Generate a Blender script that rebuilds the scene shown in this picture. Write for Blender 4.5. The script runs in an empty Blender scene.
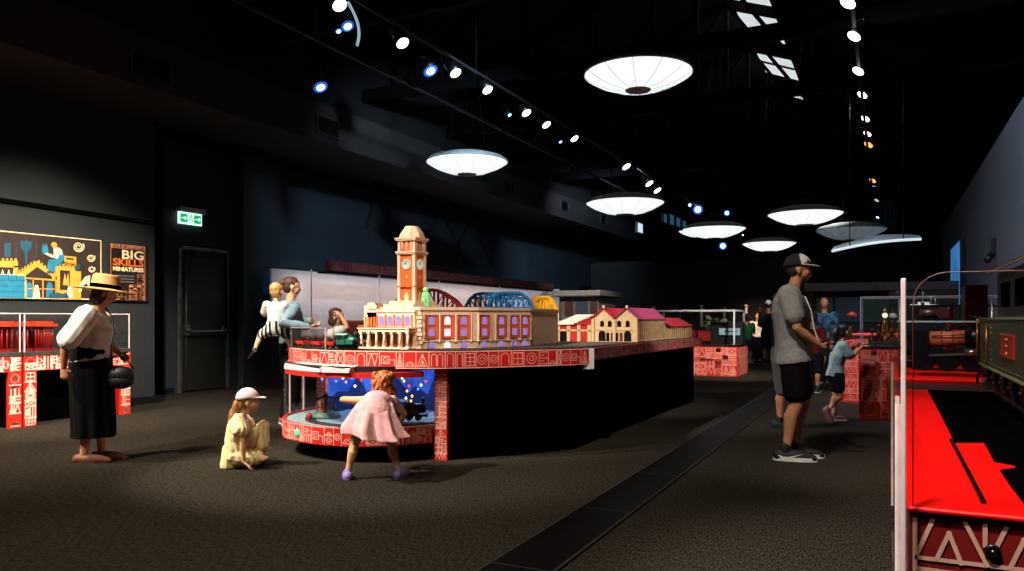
import bpy, bmesh, math, random
from mathutils import Vector, Matrix
PI = math.pi
sc = bpy.context.scene
COL = sc.collection
# ------------------------------------------------------------------ camera
F = 763.0; TH = math.radians(26.1); HC = 1.27; HY = 319.0
ct, st = math.cos(TH), math.sin(TH)
cd = bpy.data.cameras.new('camera'); cam = bpy.data.objects.new('camera', cd); COL.objects.link(cam)
cd.sensor_width = 36; cd.lens = F / 1024 * 36
cd.shift_y = (HY - 285.5) / 1024
cd.clip_end = 200
cam.location = (0, 0, HC); cam.rotation_euler = (PI / 2, 0, TH)
sc.camera = cam
sc.view_settings.view_transform = 'Standard'; sc.view_settings.look = 'None'
sc.view_settings.gamma = 1; sc.view_settings.exposure = 0; sc.view_settings.use_curve_mapping = False
sc.cycles.transparent_max_bounces = 48
sc.cycles.max_bounces = 6
sc.cycles.use_denoising = True
sc.cycles.sample_clamp_indirect = 4
w = bpy.data.worlds.new('world'); sc.world = w; w.use_nodes = True
w.node_tree.nodes['Background'].inputs[0].default_value = (.05, .07, .1, 1)
w.node_tree.nodes['Background'].inputs[1].default_value = .02

# measured helpers: a photograph pixel to a point in the room
def at(px, d, py=None):
    u = (px - 512) / F
    return Vector((d * (u * ct - st), d * (u * st + ct), HC - (py - HY) * d / F if py is not None else 0))
def on_x(px, py, X):
    u = (px - 512) / F
    return at(px, X / (u * ct - st), py)
def on_y(px, py, Y):
    u = (px - 512) / F
    return at(px, Y / (u * st + ct), py)
def profile(px):   # heading of somebody seen in right-facing profile at that pixel
    u = (px - 512) / F
    return math.atan2(-(u * ct - st), u * st + ct)

# ------------------------------------------------------------------ materials
def lin(c):
    return tuple((x / 12.92 if x <= .04045 else ((x + .055) / 1.055) ** 2.4) for x in c)
def hexc(h):
    return lin((int(h[0:2], 16) / 255, int(h[2:4], 16) / 255, int(h[4:6], 16) / 255))
MATS = {}
def pm(name, col, col2=None, rough=.6, metal=0, scale=12, bump=0, emit=0, stretch=None, spec=.5, detail=3, sheen=0):
    """procedural material: two tones mixed by noise, optional bump"""
    if name in MATS: return MATS[name]
    m = bpy.data.materials.new(name); m.use_nodes = True; nt = m.node_tree
    b = nt.nodes['Principled BSDF']
    c1 = hexc(col); c2 = hexc(col2) if col2 else tuple(x * .8 for x in c1)
    tc = nt.nodes.new('ShaderNodeTexCoord'); nz = nt.nodes.new('ShaderNodeTexNoise')
    nz.inputs['Scale'].default_value = scale; nz.inputs['Detail'].default_value = detail
    if stretch:
        mp = nt.nodes.new('ShaderNodeMapping'); mp.inputs['Scale'].default_value = stretch
        nt.links.new(tc.outputs['Object'], mp.inputs[0]); nt.links.new(mp.outputs[0], nz.inputs[0])
    else:
        nt.links.new(tc.outputs['Object'], nz.inputs[0])
    rp = nt.nodes.new('ShaderNodeValToRGB')
    rp.color_ramp.elements[0].position = .35; rp.color_ramp.elements[1].position = .68
    rp.color_ramp.elements[0].color = (*c2, 1); rp.color_ramp.elements[1].color = (*c1, 1)
    nt.links.new(nz.outputs[0], rp.inputs[0])
    nt.links.new(rp.outputs[0], b.inputs['Base Color'])
    b.inputs['Roughness'].default_value = rough; b.inputs['Metallic'].default_value = metal
    b.inputs['Specular IOR Level'].default_value = spec
    if sheen: b.inputs['Sheen Weight'].default_value = sheen
    if emit:
        nt.links.new(rp.outputs[0], b.inputs['Emission Color']); b.inputs['Emission Strength'].default_value = emit
    if bump:
        bp = nt.nodes.new('ShaderNodeBump'); bp.inputs['Strength'].default_value = bump; bp.inputs['Distance'].default_value = .01
        nt.links.new(nz.outputs[0], bp.inputs['Height']); nt.links.new(bp.outputs[0], b.inputs['Normal'])
    MATS[name] = m
    return m
def glass(name, tint=(1, 1, 1), refl=.06):
    if name in MATS: return MATS[name]
    m = bpy.data.materials.new(name); m.use_nodes = True; nt = m.node_tree; nt.nodes.clear()
    out = nt.nodes.new('ShaderNodeOutputMaterial'); mx = nt.nodes.new('ShaderNodeMixShader')
    tr = nt.nodes.new('ShaderNodeBsdfTransparent'); gl = nt.nodes.new('ShaderNodeBsdfGlossy')
    lw = nt.nodes.new('ShaderNodeLayerWeight'); lw.inputs[0].default_value = .25
    mu = nt.nodes.new('ShaderNodeMath'); mu.operation = 'MULTIPLY_ADD'; mu.inputs[1].default_value = .2; mu.inputs[2].default_value = refl * .2
    nz = nt.nodes.new('ShaderNodeTexNoise'); nz.inputs['Scale'].default_value = 3
    ad = nt.nodes.new('ShaderNodeMath'); ad.operation = 'MULTIPLY'; ad.inputs[1].default_value = .06
    tr.inputs[0].default_value = (*tint, 1); gl.inputs['Roughness'].default_value = .04
    nt.links.new(nz.outputs[0], ad.inputs[0]); nt.links.new(ad.outputs[0], gl.inputs['Roughness'])
    nt.links.new(lw.outputs['Fresnel'], mu.inputs[0]); nt.links.new(mu.outputs[0], mx.inputs[0])
    nt.links.new(tr.outputs[0], mx.inputs[1]); nt.links.new(gl.outputs[0], mx.inputs[2]); nt.links.new(mx.outputs[0], out.inputs[0])
    MATS[name] = m
    return m
def glow(name, col, strength, col2=None, scale=4):
    if name in MATS: return MATS[name]
    m = bpy.data.materials.new(name); m.use_nodes = True; nt = m.node_tree
    b = nt.nodes['Principled BSDF']; c = hexc(col); c2 = hexc(col2) if col2 else tuple(x * .9 for x in c)
    tc = nt.nodes.new('ShaderNodeTexCoord'); nz = nt.nodes.new('ShaderNodeTexNoise'); nz.inputs['Scale'].default_value = scale
    rp = nt.nodes.new('ShaderNodeValToRGB'); rp.color_ramp.elements[0].color = (*c2, 1); rp.color_ramp.elements[1].color = (*c, 1)
    nt.links.new(tc.outputs['Object'], nz.inputs[0]); nt.links.new(nz.outputs[0], rp.inputs[0])
    nt.links.new(rp.outputs[0], b.inputs['Emission Color']); b.inputs['Emission Strength'].default_value = strength
    b.inputs['Base Color'].default_value = (*[x * .2 for x in c], 1)
    MATS[name] = m
    return m

# ------------------------------------------------------------------ mesh building
ROOTM = {}
class MB:
    def __init__(s): s.bm = bmesh.new()
    def _faces(s, vs, fs, mi, smooth=False):
        v = [s.bm.verts.new(p) for p in vs]
        for f in fs:
            try:
                q = s.bm.faces.new([v[i] for i in f]); q.material_index = mi; q.smooth = smooth
            except ValueError: pass
        return v
    def box(s, a, b, mi=0, R=None, bev=0):
        x0, y0, z0 = (min(a[i], b[i]) for i in range(3)); x1, y1, z1 = (max(a[i], b[i]) for i in range(3))
        if bev > 0 and not R:
            e = min(bev, (x1 - x0) / 3, (y1 - y0) / 3, (z1 - z0) / 3)
            vs = []
            def ring(z, q): return [(x0 + q, y0 + e, z), (x0 + e, y0 + q, z), (x1 - e, y0 + q, z), (x1 - q, y0 + e, z), (x1 - q, y1 - e, z), (x1 - e, y1 - q, z), (x0 + e, y1 - q, z), (x0 + q, y1 - e, z)]
            vs = ring(z0, e) + ring(z0 + e, 0) + ring(z1 - e, 0) + ring(z1, e)
            fs = [tuple(range(7, -1, -1)), tuple(range(24, 32))]
            for r in range(3):
                for i in range(8): fs.append((r * 8 + i, r * 8 + (i + 1) % 8, r * 8 + 8 + (i + 1) % 8, r * 8 + 8 + i))
            return s._faces(vs, fs, mi)
        vs = [Vector((x, y, z)) for z in (z0, z1) for (x, y) in ((x0, y0), (x1, y0), (x1, y1), (x0, y1))]
        if R: vs = [R @ v for v in vs]
        return s._faces(vs, [(3, 2, 1, 0), (4, 5, 6, 7), (0, 1, 5, 4), (1, 2, 6, 5), (2, 3, 7, 6), (3, 0, 4, 7)], mi)
    def cbox(s, c, sz, mi=0, rz=0, bev=0):   # box by centre and size, turned about z
        c = Vector(c)
        if rz == 0: return s.box(c - Vector(sz) / 2, c + Vector(sz) / 2, mi, bev=bev)
        M = Matrix.Translation(c) @ Matrix.Rotation(rz, 4, 'Z')
        return s.box(-Vector(sz) / 2, Vector(sz) / 2, mi, R=M)
    def prism(s, pts, z0, z1, mi=0, top=None):   # plan polygon extruded in z
        n = len(pts); vs = [(p[0], p[1], z0) for p in pts] + [(p[0], p[1], z1) for p in pts]
        fs = [tuple(range(n - 1, -1, -1)), tuple(range(n, 2 * n))] + [(i, (i + 1) % n, n + (i + 1) % n, n + i) for i in range(n)]
        s._faces(vs, fs, mi)
    def slab(s, pts, d, mi=0):   # any planar 3-d polygon with a thickness vector
        d = Vector(d); n = len(pts); vs = [Vector(p) for p in pts] + [Vector(p) + d for p in pts]
        fs = [tuple(range(n - 1, -1, -1)), tuple(range(n, 2 * n))] + [(i, (i + 1) % n, n + (i + 1) % n, n + i) for i in range(n)]
        s._faces(vs, fs, mi)
    def bar(s, a, b, wd, ht=None, mi=0, up=(0, 0, 1)):   # square bar between two points
        a, b = Vector(a), Vector(b); t = (b - a)
        if t.length < 1e-6: return
        t.normalize(); up = Vector(up)
        x = t.cross(up)
        if x.length < 1e-3: x = t.cross(Vector((1, 0, 0)))
        x.normalize(); y = x.cross(t); ht = ht or wd
        x = x * wd / 2; y = y * ht / 2
        vs = [a - x - y, a + x - y, a + x + y, a - x + y, b - x - y, b + x - y, b + x + y, b - x + y]
        s._faces(vs, [(3, 2, 1, 0), (4, 5, 6, 7), (0, 1, 5, 4), (1, 2, 6, 5), (2, 3, 7, 6), (3, 0, 4, 7)], mi)
    def tube(s, pts, r, n=8, mi=0, closed=False, smooth=True):
        pts = [Vector(p) for p in pts]; m = len(pts)
        rs = r if isinstance(r, (list, tuple)) else [r] * m
        rings = []; prev = None
        for i, p in enumerate(pts):
            if closed: t = pts[(i + 1) % m] - pts[i - 1]
            else: t = pts[min(i + 1, m - 1)] - pts[max(i - 1, 0)]
            t.normalize()
            if prev is None:
                x = t.orthogonal().normalized()
            else:
                x = prev - t * prev.dot(t); x = x.normalized() if x.length > 1e-6 else t.orthogonal().normalized()
            prev = x; y = t.cross(x)
            rings.append([s.bm.verts.new(p + (x * math.cos(2 * PI * k / n) + y * math.sin(2 * PI * k / n)) * rs[i]) for k in range(n)])
        for i in range(m if closed else m - 1):
            A, B = rings[i], rings[(i + 1) % m]
            for k in range(n):
                f = s.bm.faces.new((A[k], A[(k + 1) % n], B[(k + 1) % n], B[k])); f.material_index = mi; f.smooth = smooth
        if not closed:
            f = s.bm.faces.new(rings[0][::-1]); f.material_index = mi
            f = s.bm.faces.new(rings[-1]); f.material_index = mi
    def cyl(s, a, b, r, r2=None, n=16, mi=0, smooth=True):
        s.tube([a, b], [r, r if r2 is None else r2], n, mi, smooth=smooth)
    def lathe(s, prof, c=(0, 0, 0), n=24, mi=0, axis=None, smooth=True):   # prof: (r, z) list
        c = Vector(c); M = axis if axis else Matrix.Identity(3)
        rings = []
        for r, z in prof:
            if r < 1e-6: rings.append([s.bm.verts.new(c + M @ Vector((0, 0, z)))])
            else: rings.append([s.bm.verts.new(c + M @ Vector((r * math.cos(2 * PI * k / n), r * math.sin(2 * PI * k / n), z))) for k in range(n)])
        for A, B in zip(rings, rings[1:]):
            for k in range(n):
                q = [A[k % len(A)], A[(k + 1) % n % len(A)], B[(k + 1) % n % len(B)], B[k % len(B)]]
                q2 = []
                for v in q:
                    if v not in q2: q2.append(v)
                if len(q2) > 2:
                    try:
                        f = s.bm.faces.new(q2); f.material_index = mi; f.smooth = smooth
                    except ValueError: pass
        for rg, rev in ((rings[0], True), (rings[-1], False)):
            if len(rg) > 2:
                f = s.bm.faces.new(rg[::-1] if rev else rg); f.material_index = mi
    def ball(s, c, r, n=12, mi=0, sc_=(1, 1, 1), R=None):
        pr = [(math.sin(PI * i / (n // 2 + 2)), -math.cos(PI * i / (n // 2 + 2))) for i in range(n // 2 + 3)]
        pr[0] = (0, -1); pr[-1] = (0, 1)
        M = (R.to_3x3() if R else Matrix.Identity(3)) @ Matrix.Diagonal(Vector(sc_) * r)
        s.lathe(pr, c, n, mi, M)
    def text(s, string, size, M, mi=0, depth=.003, width=None, bold=0):
        cu = bpy.data.curves.new('lettering', 'FONT'); cu.body = string; cu.size = size; cu.extrude = depth
        cu.offset = bold; cu.align_x = 'CENTER'; cu.align_y = 'CENTER'; cu.resolution_u = 3
        o = bpy.data.objects.new('lettering', cu); COL.objects.link(o)
        dg = bpy.context.evaluated_depsgraph_get(); me = bpy.data.meshes.new_from_object(o.evaluated_get(dg))
        xs = [v.co.x for v in me.vertices] or [0]; wd = max(xs) - min(xs)
        sx = width / wd if width and wd > 0 else 1
        base = len(s.bm.verts); vs = [s.bm.verts.new(M @ Vector((v.co.x * sx, v.co.y, v.co.z))) for v in me.vertices]
        for p in me.polygons:
            try:
                f = s.bm.faces.new([vs[i] for i in p.vertices]); f.material_index = mi
            except ValueError: pass
        bpy.data.objects.remove(o); bpy.data.curves.remove(cu); bpy.data.meshes.remove(me)
    def build(s, name, mats, parent=None, world=True, flip=True):
        if flip: bmesh.ops.recalc_face_normals(s.bm, faces=s.bm.faces[:])
        me = bpy.data.meshes.new(name)
        if parent is not None and world: s.bm.transform(abs_m(parent).inverted())
        s.bm.to_mesh(me); s.bm.free()
        for m in (mats if isinstance(mats, (list, tuple)) else [mats]): me.materials.append(m)
        o = bpy.data.objects.new(name, me); COL.objects.link(o); o.parent = parent
        return o
def abs_m(o):
    m = o.matrix_basis.copy()
    while o.parent is not None:
        o = o.parent; m = o.matrix_basis @ m
    return m
def setp(o, label=None, cat=None, group=None, kind=None):
    if label: o['label'] = label
    if cat: o['category'] = cat
    if group: o['group'] = group
    if kind: o['kind'] = kind
    return o
def thing(name, label, cat, loc=(0, 0, 0), rz=0, group=None):
    o = bpy.data.objects.new(name, None); COL.objects.link(o); o.empty_display_size = .1
    o.location = loc; o.rotation_euler = (0, 0, rz)
    return setp(o, label, cat, group)
def struct(mb, name, mats):
    return setp(mb.build(name, mats), kind='structure')
def kids(o): return [c for c in bpy.data.objects if c.parent == o]
KID = {}
def dup(root, loc, rz=None, label=None, mats=None):
    def cp(o, par):
        c = o.copy(); COL.objects.link(c); c.parent = par
        for k in kids(o): cp(k, c)
        return c
    ks = kids(root); r = root.copy(); COL.objects.link(r); r.location = loc
    if rz is not None: r.rotation_euler = (0, 0, rz)
    for k in ks: cp(k, r)
    if label: r['label'] = label
    return r

# ------------------------------------------------------------------ white line-art pattern on red board
def line_art(seed, W, H, cell, pad=.0):
    rng = random.Random(seed); out = []
    def circ(cx, cy, r, n=18, a0=0, a1=2 * PI):
        out.append([(cx + r * math.cos(a0 + (a1 - a0) * i / n), cy + r * math.sin(a0 + (a1 - a0) * i / n)) for i in range(n + 1)])
    def rect(x0, y0, x1, y1): out.append([(x0, y0), (x1, y0), (x1, y1), (x0, y1), (x0, y0)])
    def motif(x, y, w_, h_):
        g = .12 * min(w_, h_); x += g; y += g; w_ -= 2 * g; h_ -= 2 * g
        m = min(w_, h_); k = rng.randrange(11)
        if k == 0:
            circ(x + w_ / 2, y + h_ / 2, m * .48)
            circ(x + w_ / 2, y + h_ / 2, m * .22)
        elif k == 1:
            rect(x, y, x + w_, y + h_); out.append([(x, y), (x + w_, y + h_)]); out.append([(x, y + h_), (x + w_, y)])
        elif k == 2:
            n = max(2, round(w_ / h_ * 3)); out.append([(x + w_ * i / n, y + (h_ if i % 2 else 0)) for i in range(n + 1)])
            out.append([(x, y + h_), (x + w_, y + h_)])
        elif k == 3:
            n = max(2, round(w_ / h_ * 3))
            for i in range(n + 1): out.append([(x + w_ * i / n, y), (x + w_ * i / n, y + h_)])
        elif k == 4:
            n = max(1, round(w_ / h_ * 1.5)); r = w_ / n / 2
            for i in range(n):
                cx = x + r * (2 * i + 1); r2 = r * .8; hh = max(0, h_ - r2)
                out.append([(cx - r2, y), (cx - r2, y + hh)] + [(cx - r2 * math.cos(PI * j / 8), y + hh + min(r2, h_) * math.sin(PI * j / 8)) for j in range(9)] + [(cx + r2, y)])
        elif k == 5:
            for i in range(3):
                e = i * m * .16; rect(x + e, y + e, x + w_ - e, y + h_ - e)
        elif k == 6:
            out.append([(x, y), (x + w_ / 2, y + h_), (x + w_, y), (x, y)]); out.append([(x + w_ / 2, y), (x + w_ / 2, y + h_)])
            out.append([(x + w_ * .25, y), (x + w_ / 2, y + h_ * .5), (x + w_ * .75, y)])
        elif k == 7:
            nx = max(1, round(w_ / m * 2)); ny = max(1, round(h_ / m * 2)); rect(x, y, x + w_, y + h_)
            for i in range(1, nx): out.append([(x + w_ * i / nx, y), (x + w_ * i / nx, y + h_)])
            for i in range(1, ny): out.append([(x, y + h_ * i / ny), (x + w_, y + h_ * i / ny)])
        elif k == 8:
            n = 4
            for i in range(n + 1): out.append([(x, y + h_ * i / n), (x + w_ * (1 - .5 * (i % 2)), y + h_ * i / n)])
        elif k == 9:
            circ(x + w_ * .5, y, m * .9 if w_ > 1.8 * m else m * .45, 12, 0, PI); out.append([(x, y), (x + w_, y)])
            circ(x + w_ * .5, y, m * .28, 10, 0, PI)
        else:
            rect(x, y + h_ * .2, x + w_ * .6, y + h_ * .8); out.append([(x + w_ * .6, y + h_ * .5), (x + w_, y + h_ * .5), (x + w_, y)])
            circ(x + w_ * .3, y + h_ * .5, m * .18, 10)
    def split(x, y, w_, h_):
        if w_ > cell * rng.uniform(1.1, 2.0) and w_ >= h_ * .9:
            f = rng.uniform(.35, .65); out.append([(x + w_ * f, y), (x + w_ * f, y + h_)])
            split(x, y, w_ * f, h_); split(x + w_ * f, y, w_ * (1 - f), h_)
        elif h_ > cell * rng.uniform(1.0, 1.8):
            f = rng.uniform(.35, .65); out.append([(x, y + h_ * f), (x + w_, y + h_ * f)])
            split(x, y, w_, h_ * f); split(x, y + h_ * f, w_, h_ * (1 - f))
        else: motif(x, y, w_, h_)
    split(pad, pad, W - 2 * pad, H - 2 * pad)
    return out
def ribbons(mb, strokes, wd, fmap, mi=1, step=.08, lim=None):
    """thin inlaid line strips; fmap(u, v) -> (point, normal)"""
    for si, pl in enumerate(strokes):
        off = .002 + (si % 6) * .00025
        for (a, b) in zip(pl, pl[1:]):
            du, dv = b[0] - a[0], b[1] - a[1]; L = math.hypot(du, dv)
            if L < 1e-5: continue
            nu, nv = -dv / L * wd / 2, du / L * wd / 2
            eu, ev = du / L * wd / 2, dv / L * wd / 2
            n = max(1, int(abs(du) / step)); prev = None
            for i in range(n + 1):
                f = i / n; k = -1 if i == 0 else (1 if i == n else 0)
                u, v = a[0] + du * f + eu * k, a[1] + dv * f + ev * k
                P = []
                for sg in (1, -1):
                    p, nn = fmap(u + nu * sg, v + nv * sg); P.append(mb.bm.verts.new(p + nn * off))
                if prev:
                    q = mb.bm.faces.new((prev[0], prev[1], P[1], P[0])); q.material_index = mi
                prev = P
def flat_map(o, ux, uy):
    o = Vector(o); ux = Vector(ux).normalized(); uy = Vector(uy).normalized(); n = ux.cross(uy)
    return lambda u, v: (o + ux * u + uy * v, n)
def smooth_path(pts, sub=6, closed=False):
    P = [Vector((p[0], p[1], 0)) for p in pts]; out = []
    n = len(P)
    for i in range(n - 1):
        p0, p1, p2, p3 = P[max(i - 1, 0)], P[i], P[i + 1], P[min(i + 2, n - 1)]
        for k in range(sub):
            t = k / sub
            out.append(.5 * ((2 * p1) + (p2 - p0) * t + (2 * p0 - 5 * p1 + 4 * p2 - p3) * t * t + (3 * p1 - p0 - 3 * p2 + p3) * t ** 3))
    out.append(P[-1]); return out
def path_map(path, z0, side=1):
    cum = [0]
    for a, b in zip(path, path[1:]): cum.append(cum[-1] + (b - a).length)
    nrm = []
    for i in range(len(path)):
        t = (path[min(i + 1, len(path) - 1)] - path[max(i - 1, 0)]).normalized(); nrm.append(Vector((t.y, -t.x, 0)) * side)
    def f(u, v):
        u = max(0, min(cum[-1] - 1e-6, u)); i = 0
        while i < len(cum) - 2 and cum[i + 1] < u: i += 1
        t = (u - cum[i]) / max(1e-9, cum[i + 1] - cum[i])
        p = path[i].lerp(path[i + 1], t); n = nrm[i].lerp(nrm[i + 1], t).normalized()
        return Vector((p.x, p.y, z0 + v)), n
    return f, cum[-1], nrm
def path_wall(mb, path, z0, z1, thick, mi=0, side=1):
    f, L, nrm = path_map(path, z0, side); n = len(path)
    vs = []
    for p, nn in zip(path, nrm):
        q = p - nn * thick
        vs += [(p.x, p.y, z0), (p.x, p.y, z1), (q.x, q.y, z1), (q.x, q.y, z0)]
    fs = []
    for i in range(n - 1):
        a = i * 4; b = a + 4
        for k in range(4): fs.append((a + k, a + (k + 1) % 4, b + (k + 1) % 4, b + k))
    fs += [(0, 1, 2, 3), (n * 4 - 1, n * 4 - 2, n * 4 - 3, n * 4 - 4)]
    mb._faces(vs, fs, mi)
    return f, L
def offset_path(path, d):
    f, L, nrm = path_map(path, 0); return [p - n * d for p, n in zip(path, nrm)]

# ------------------------------------------------------------------ shared materials
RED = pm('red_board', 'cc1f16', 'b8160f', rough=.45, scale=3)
LINE = pm('pale_line_print', 'f4b9a8', 'eaa897', rough=.5, scale=20)
BLACK = pm('black_cloth', '040404', '020202', rough=1, scale=60, spec=0)
BLACKP = pm('black_painted', '0b0b0c', '060607', rough=.5, scale=30)
BLKMET = pm('black_metal', '101012', '08080a', rough=.35, metal=.6, scale=40)
GREYMET = pm('brushed_steel', '8a8c8c', '6c6e70', rough=.3, metal=.9, scale=50, stretch=(1, 1, 12))
BRASS = pm('brass', 'c08a3a', '8a5a20', rough=.3, metal=.9, scale=20)
COPPER = pm('copper', 'c0542a', 'a84420', rough=.35, metal=.6, scale=20)
CREAM = pm('cream_model_stone', 'e6c4a8', 'd6b090', rough=.7, scale=30, bump=.1)
TERRA = pm('orange_brick', 'de6420', 'c8541a', rough=.7, scale=60)
ACRYL = glass('clear_acrylic')
EDGE = pm('lit_acrylic_edge', 'e9d6d4', 'd8c0be', rough=.4, scale=15)  # pale pink tone stands for the light caught in clear edges
WHITE = pm('white_plastic', 'dcdad8', 'c8c5c2', rough=.45, scale=12)
DARKGLASS = pm('dark_window', '0c0c10', '1a1512', rough=.15, scale=30)
# ================================================================== the room
CARPET = pm('carpet', '3e372d', '100e0b', rough=.95, scale=24, bump=.55, stretch=(4.5, 1.1, 1), detail=2, spec=.08)
m = MB(); m.box((-11.6, -3, -.1), (6.2, 42, 0)); struct(m, 'floor', CARPET)
STRIPM = pm('floor_channel_cover', '080708', '050505', rough=.4, scale=8, spec=.03)
m = MB()
a, b, c_, d_ = at(517, F * HC / (547 - HY)), at(701, F * HC / (435.2 - HY)), at(719, F * HC / (446.9 - HY)), at(552, F * HC / (571 - HY))
xa, xb = (a.x + b.x) / 2, (c_.x + d_.x) / 2
m.box((xa, 2.2, 0), (xb, 18, .008)); m.box((xa - .02, 2.2, 0), (xa, 18, .011), 1); m.box((xb, 2.2, 0), (xb + .02, 18, .011), 1)
for k in range(1, 12): m.box((xa, 2.2 + k * 1.3, .008), (xb, 2.212 + k * 1.3, .0095), 1)
struct(m, 'trim_1', [STRIPM, pm('strip_edge', '1c1916', '12100e', rough=.7, scale=30)])
WALLG = pm('dark_grey_wall_paint', '212524', '1b1f1e', rough=.8, scale=1.5, bump=.05)
WALLB = pm('blue_black_wall_paint', '1f2d35', '18242b', rough=.75, scale=1.2)
m = MB(); m.box((-10.2, -3, 0), (-9.95, 8.15, 6)); m.box((-11.2, 8.0, 0), (-9.95, 8.15, 6)); struct(m, 'wall_left', WALLG)
XB = -10.85
m = MB()
m.box((XB - .2, 8.15, 0), (XB, 9.19, 6)); m.box((XB - .2, 9.19, 2.56), (XB, 10.32, 6)); m.box((XB - .2, 10.32, 0), (XB, 42, 6))
m.box((XB, 10.42, 0), (XB + .25, 11.45, 4.3))
for px in (618, 690):
    p = on_x(px, 300, XB); m.box((XB, p.y, 0), (XB + .3, p.y + (1.9 if px == 618 else 1.2), 4.3))
struct(m, 'wall_left', WALLB)
m = MB(); m.box((-9.95, -3, 0), (-9.93, 8.15, .11)); m.box((-10.85, 8.15, 0), (-10.83, 9.1, .11)); struct(m, 'baseboard_left', BLACKP)
m = MB(); m.cyl((-9.9, -2, 2.9), (-9.9, 8.1, 2.72), .022); struct(m, 'trim_2', BLKMET)
ROOF = pm('black_roof_boards', '050608', '030304', rough=.9, scale=3, stretch=(1, 6, 1))
# bulkhead along the left wall
BULK = pm('bulkhead_grey', '2c2926', '242120', rough=.8, scale=1)
m = MB(); m.box((-9.95, -3, 4.27), (-8.6, 42, 4.94)); m.box((-8.75, -3, 4.94), (-8.62, 42, 6.35), 1); struct(m, 'trim_3', [BULK, ROOF])
m = MB(); m.box((-11.1, -3, 4.3), (-9.95, 42, 4.36)); struct(m, 'trim_4', BLACKP)
# zigzag stripes painted on the far blue wall
m = MB()
def wallstrip(pts, X, wd):
    for a, b in zip(pts, pts[1:]):
        A, B = on_x(*a, X), on_x(*b, X); m.bar(A, B, .02, wd, up=(0, 0, 1))
wallstrip([(375, 192), (396, 238), (404, 262)], XB + .012, .12)
wallstrip([(418, 250), (443, 210), (452, 232), (468, 268)], XB + .012, .12)
wallstrip([(455, 250), (472, 218), (484, 246), (494, 268)], XB + .012, .12)
wallstrip([(376, 193), (366, 228)], XB + .012, .12)
struct(m, 'trim_5', pm('black_wall_stripe', '0c1013', '080b0d', rough=.8))
# right wall: a tall partition
WALLR = pm('slate_wall_paint', '4a535a', '40484e', rough=.7, scale=.8)
m = MB(); m.box((1.5, -1.0, 0), (1.62, 26.5, 3.97)); struct(m, 'wall_right', WALLR)
m = MB(); m.cyl((1.49, 14.6, 2.2), (1.45, 14.6, 2.2), .04); m.cyl((1.46, 14.6, 2.2), (1.40, 14.55, 2.12), .05)
# back of the hall and gable
m = MB(); m.box((-11.2, 42, 0), (6.2, 42.3, 9.5)); m.box((6.0, -3, 0), (6.2, 42, 6)); m.box((-11.2, -3.2, 0), (6.2, -3, 9.5)); struct(m, 'wall_back', pm('black_hall_wall', '0e1114', '090b0d', rough=.9, scale=1))
# black room divider across the back
m = MB(); A = at(600, 27.2); m.box((A.x, 25.4, 0), (1.5, 25.6, 3.25)); m.box((A.x - .2, 25.4, 0), (A.x, 29, 3.2)); struct(m, 'wall_back', pm('black_divider', '0d0a0a', '080606', rough=.85, scale=1))
# roof: two slopes and trusses
ROOF = pm('black_roof_boards', '050608', '030304', rough=.9, scale=3, stretch=(1, 6, 1))
RX, RZ, EZ = -3.2, 8.4, 5.2
m = MB()
def slope(x): return RZ - abs(x - RX) * (RZ - EZ) / 8.6
SKY = []
for (y0, y1) in ((15.6, 20.0), (20.7, 23.2), (23.8, 25.4)):
    SKY.append((y0, y1))
ys = [-3.2] + [v for s_ in SKY for v in s_] + [42.2]
x1, x2 = RX + .07, RX + .98
m._faces([(-11.2, -3.2, slope(-11.2)), (x1, -3.2, RZ), (x1, 42.2, RZ), (-11.2, 42.2, slope(-11.2))], [(0, 1, 2, 3)], 0)
m._faces([(x2, -3.2, slope(x2)), (6.2, -3.2, slope(6.2)), (6.2, 42.2, slope(6.2)), (x2, 42.2, slope(x2))], [(0, 1, 2, 3)], 0)
for i in range(0, len(ys), 2):
    m._faces([(x1, ys[i], RZ), (x2, ys[i], slope(x2)), (x2, ys[i + 1], slope(x2)), (x1, ys[i + 1], RZ)], [(0, 1, 2, 3)], 0)
struct(m, 'ceiling', ROOF)
SKYG = glow('skylight_daylight', 'e8eeee', 1.1, 'b4bec0', 1.1)
for i, (y0, y1) in enumerate(SKY):
    m = MB(); m._faces([(x1, y0, RZ + .05), (x2, y0, slope(x2) + .05), (x2, y1, slope(x2) + .05), (x1, y1, RZ + .05)], [(0, 1, 2, 3)], 0)
    for k in (1,):
        yy = y0 + (y1 - y0) * k / 2; m.bar((x1, yy, RZ), (x2, yy, slope(x2)), .04, .05, 1)
    struct(m, 'window_%d' % (i + 1), [SKYG, BLACKP])
TRUSS = pm('black_steel_truss', '050607', '030304', rough=.7, metal=.0, spec=.1, scale=10)
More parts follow.
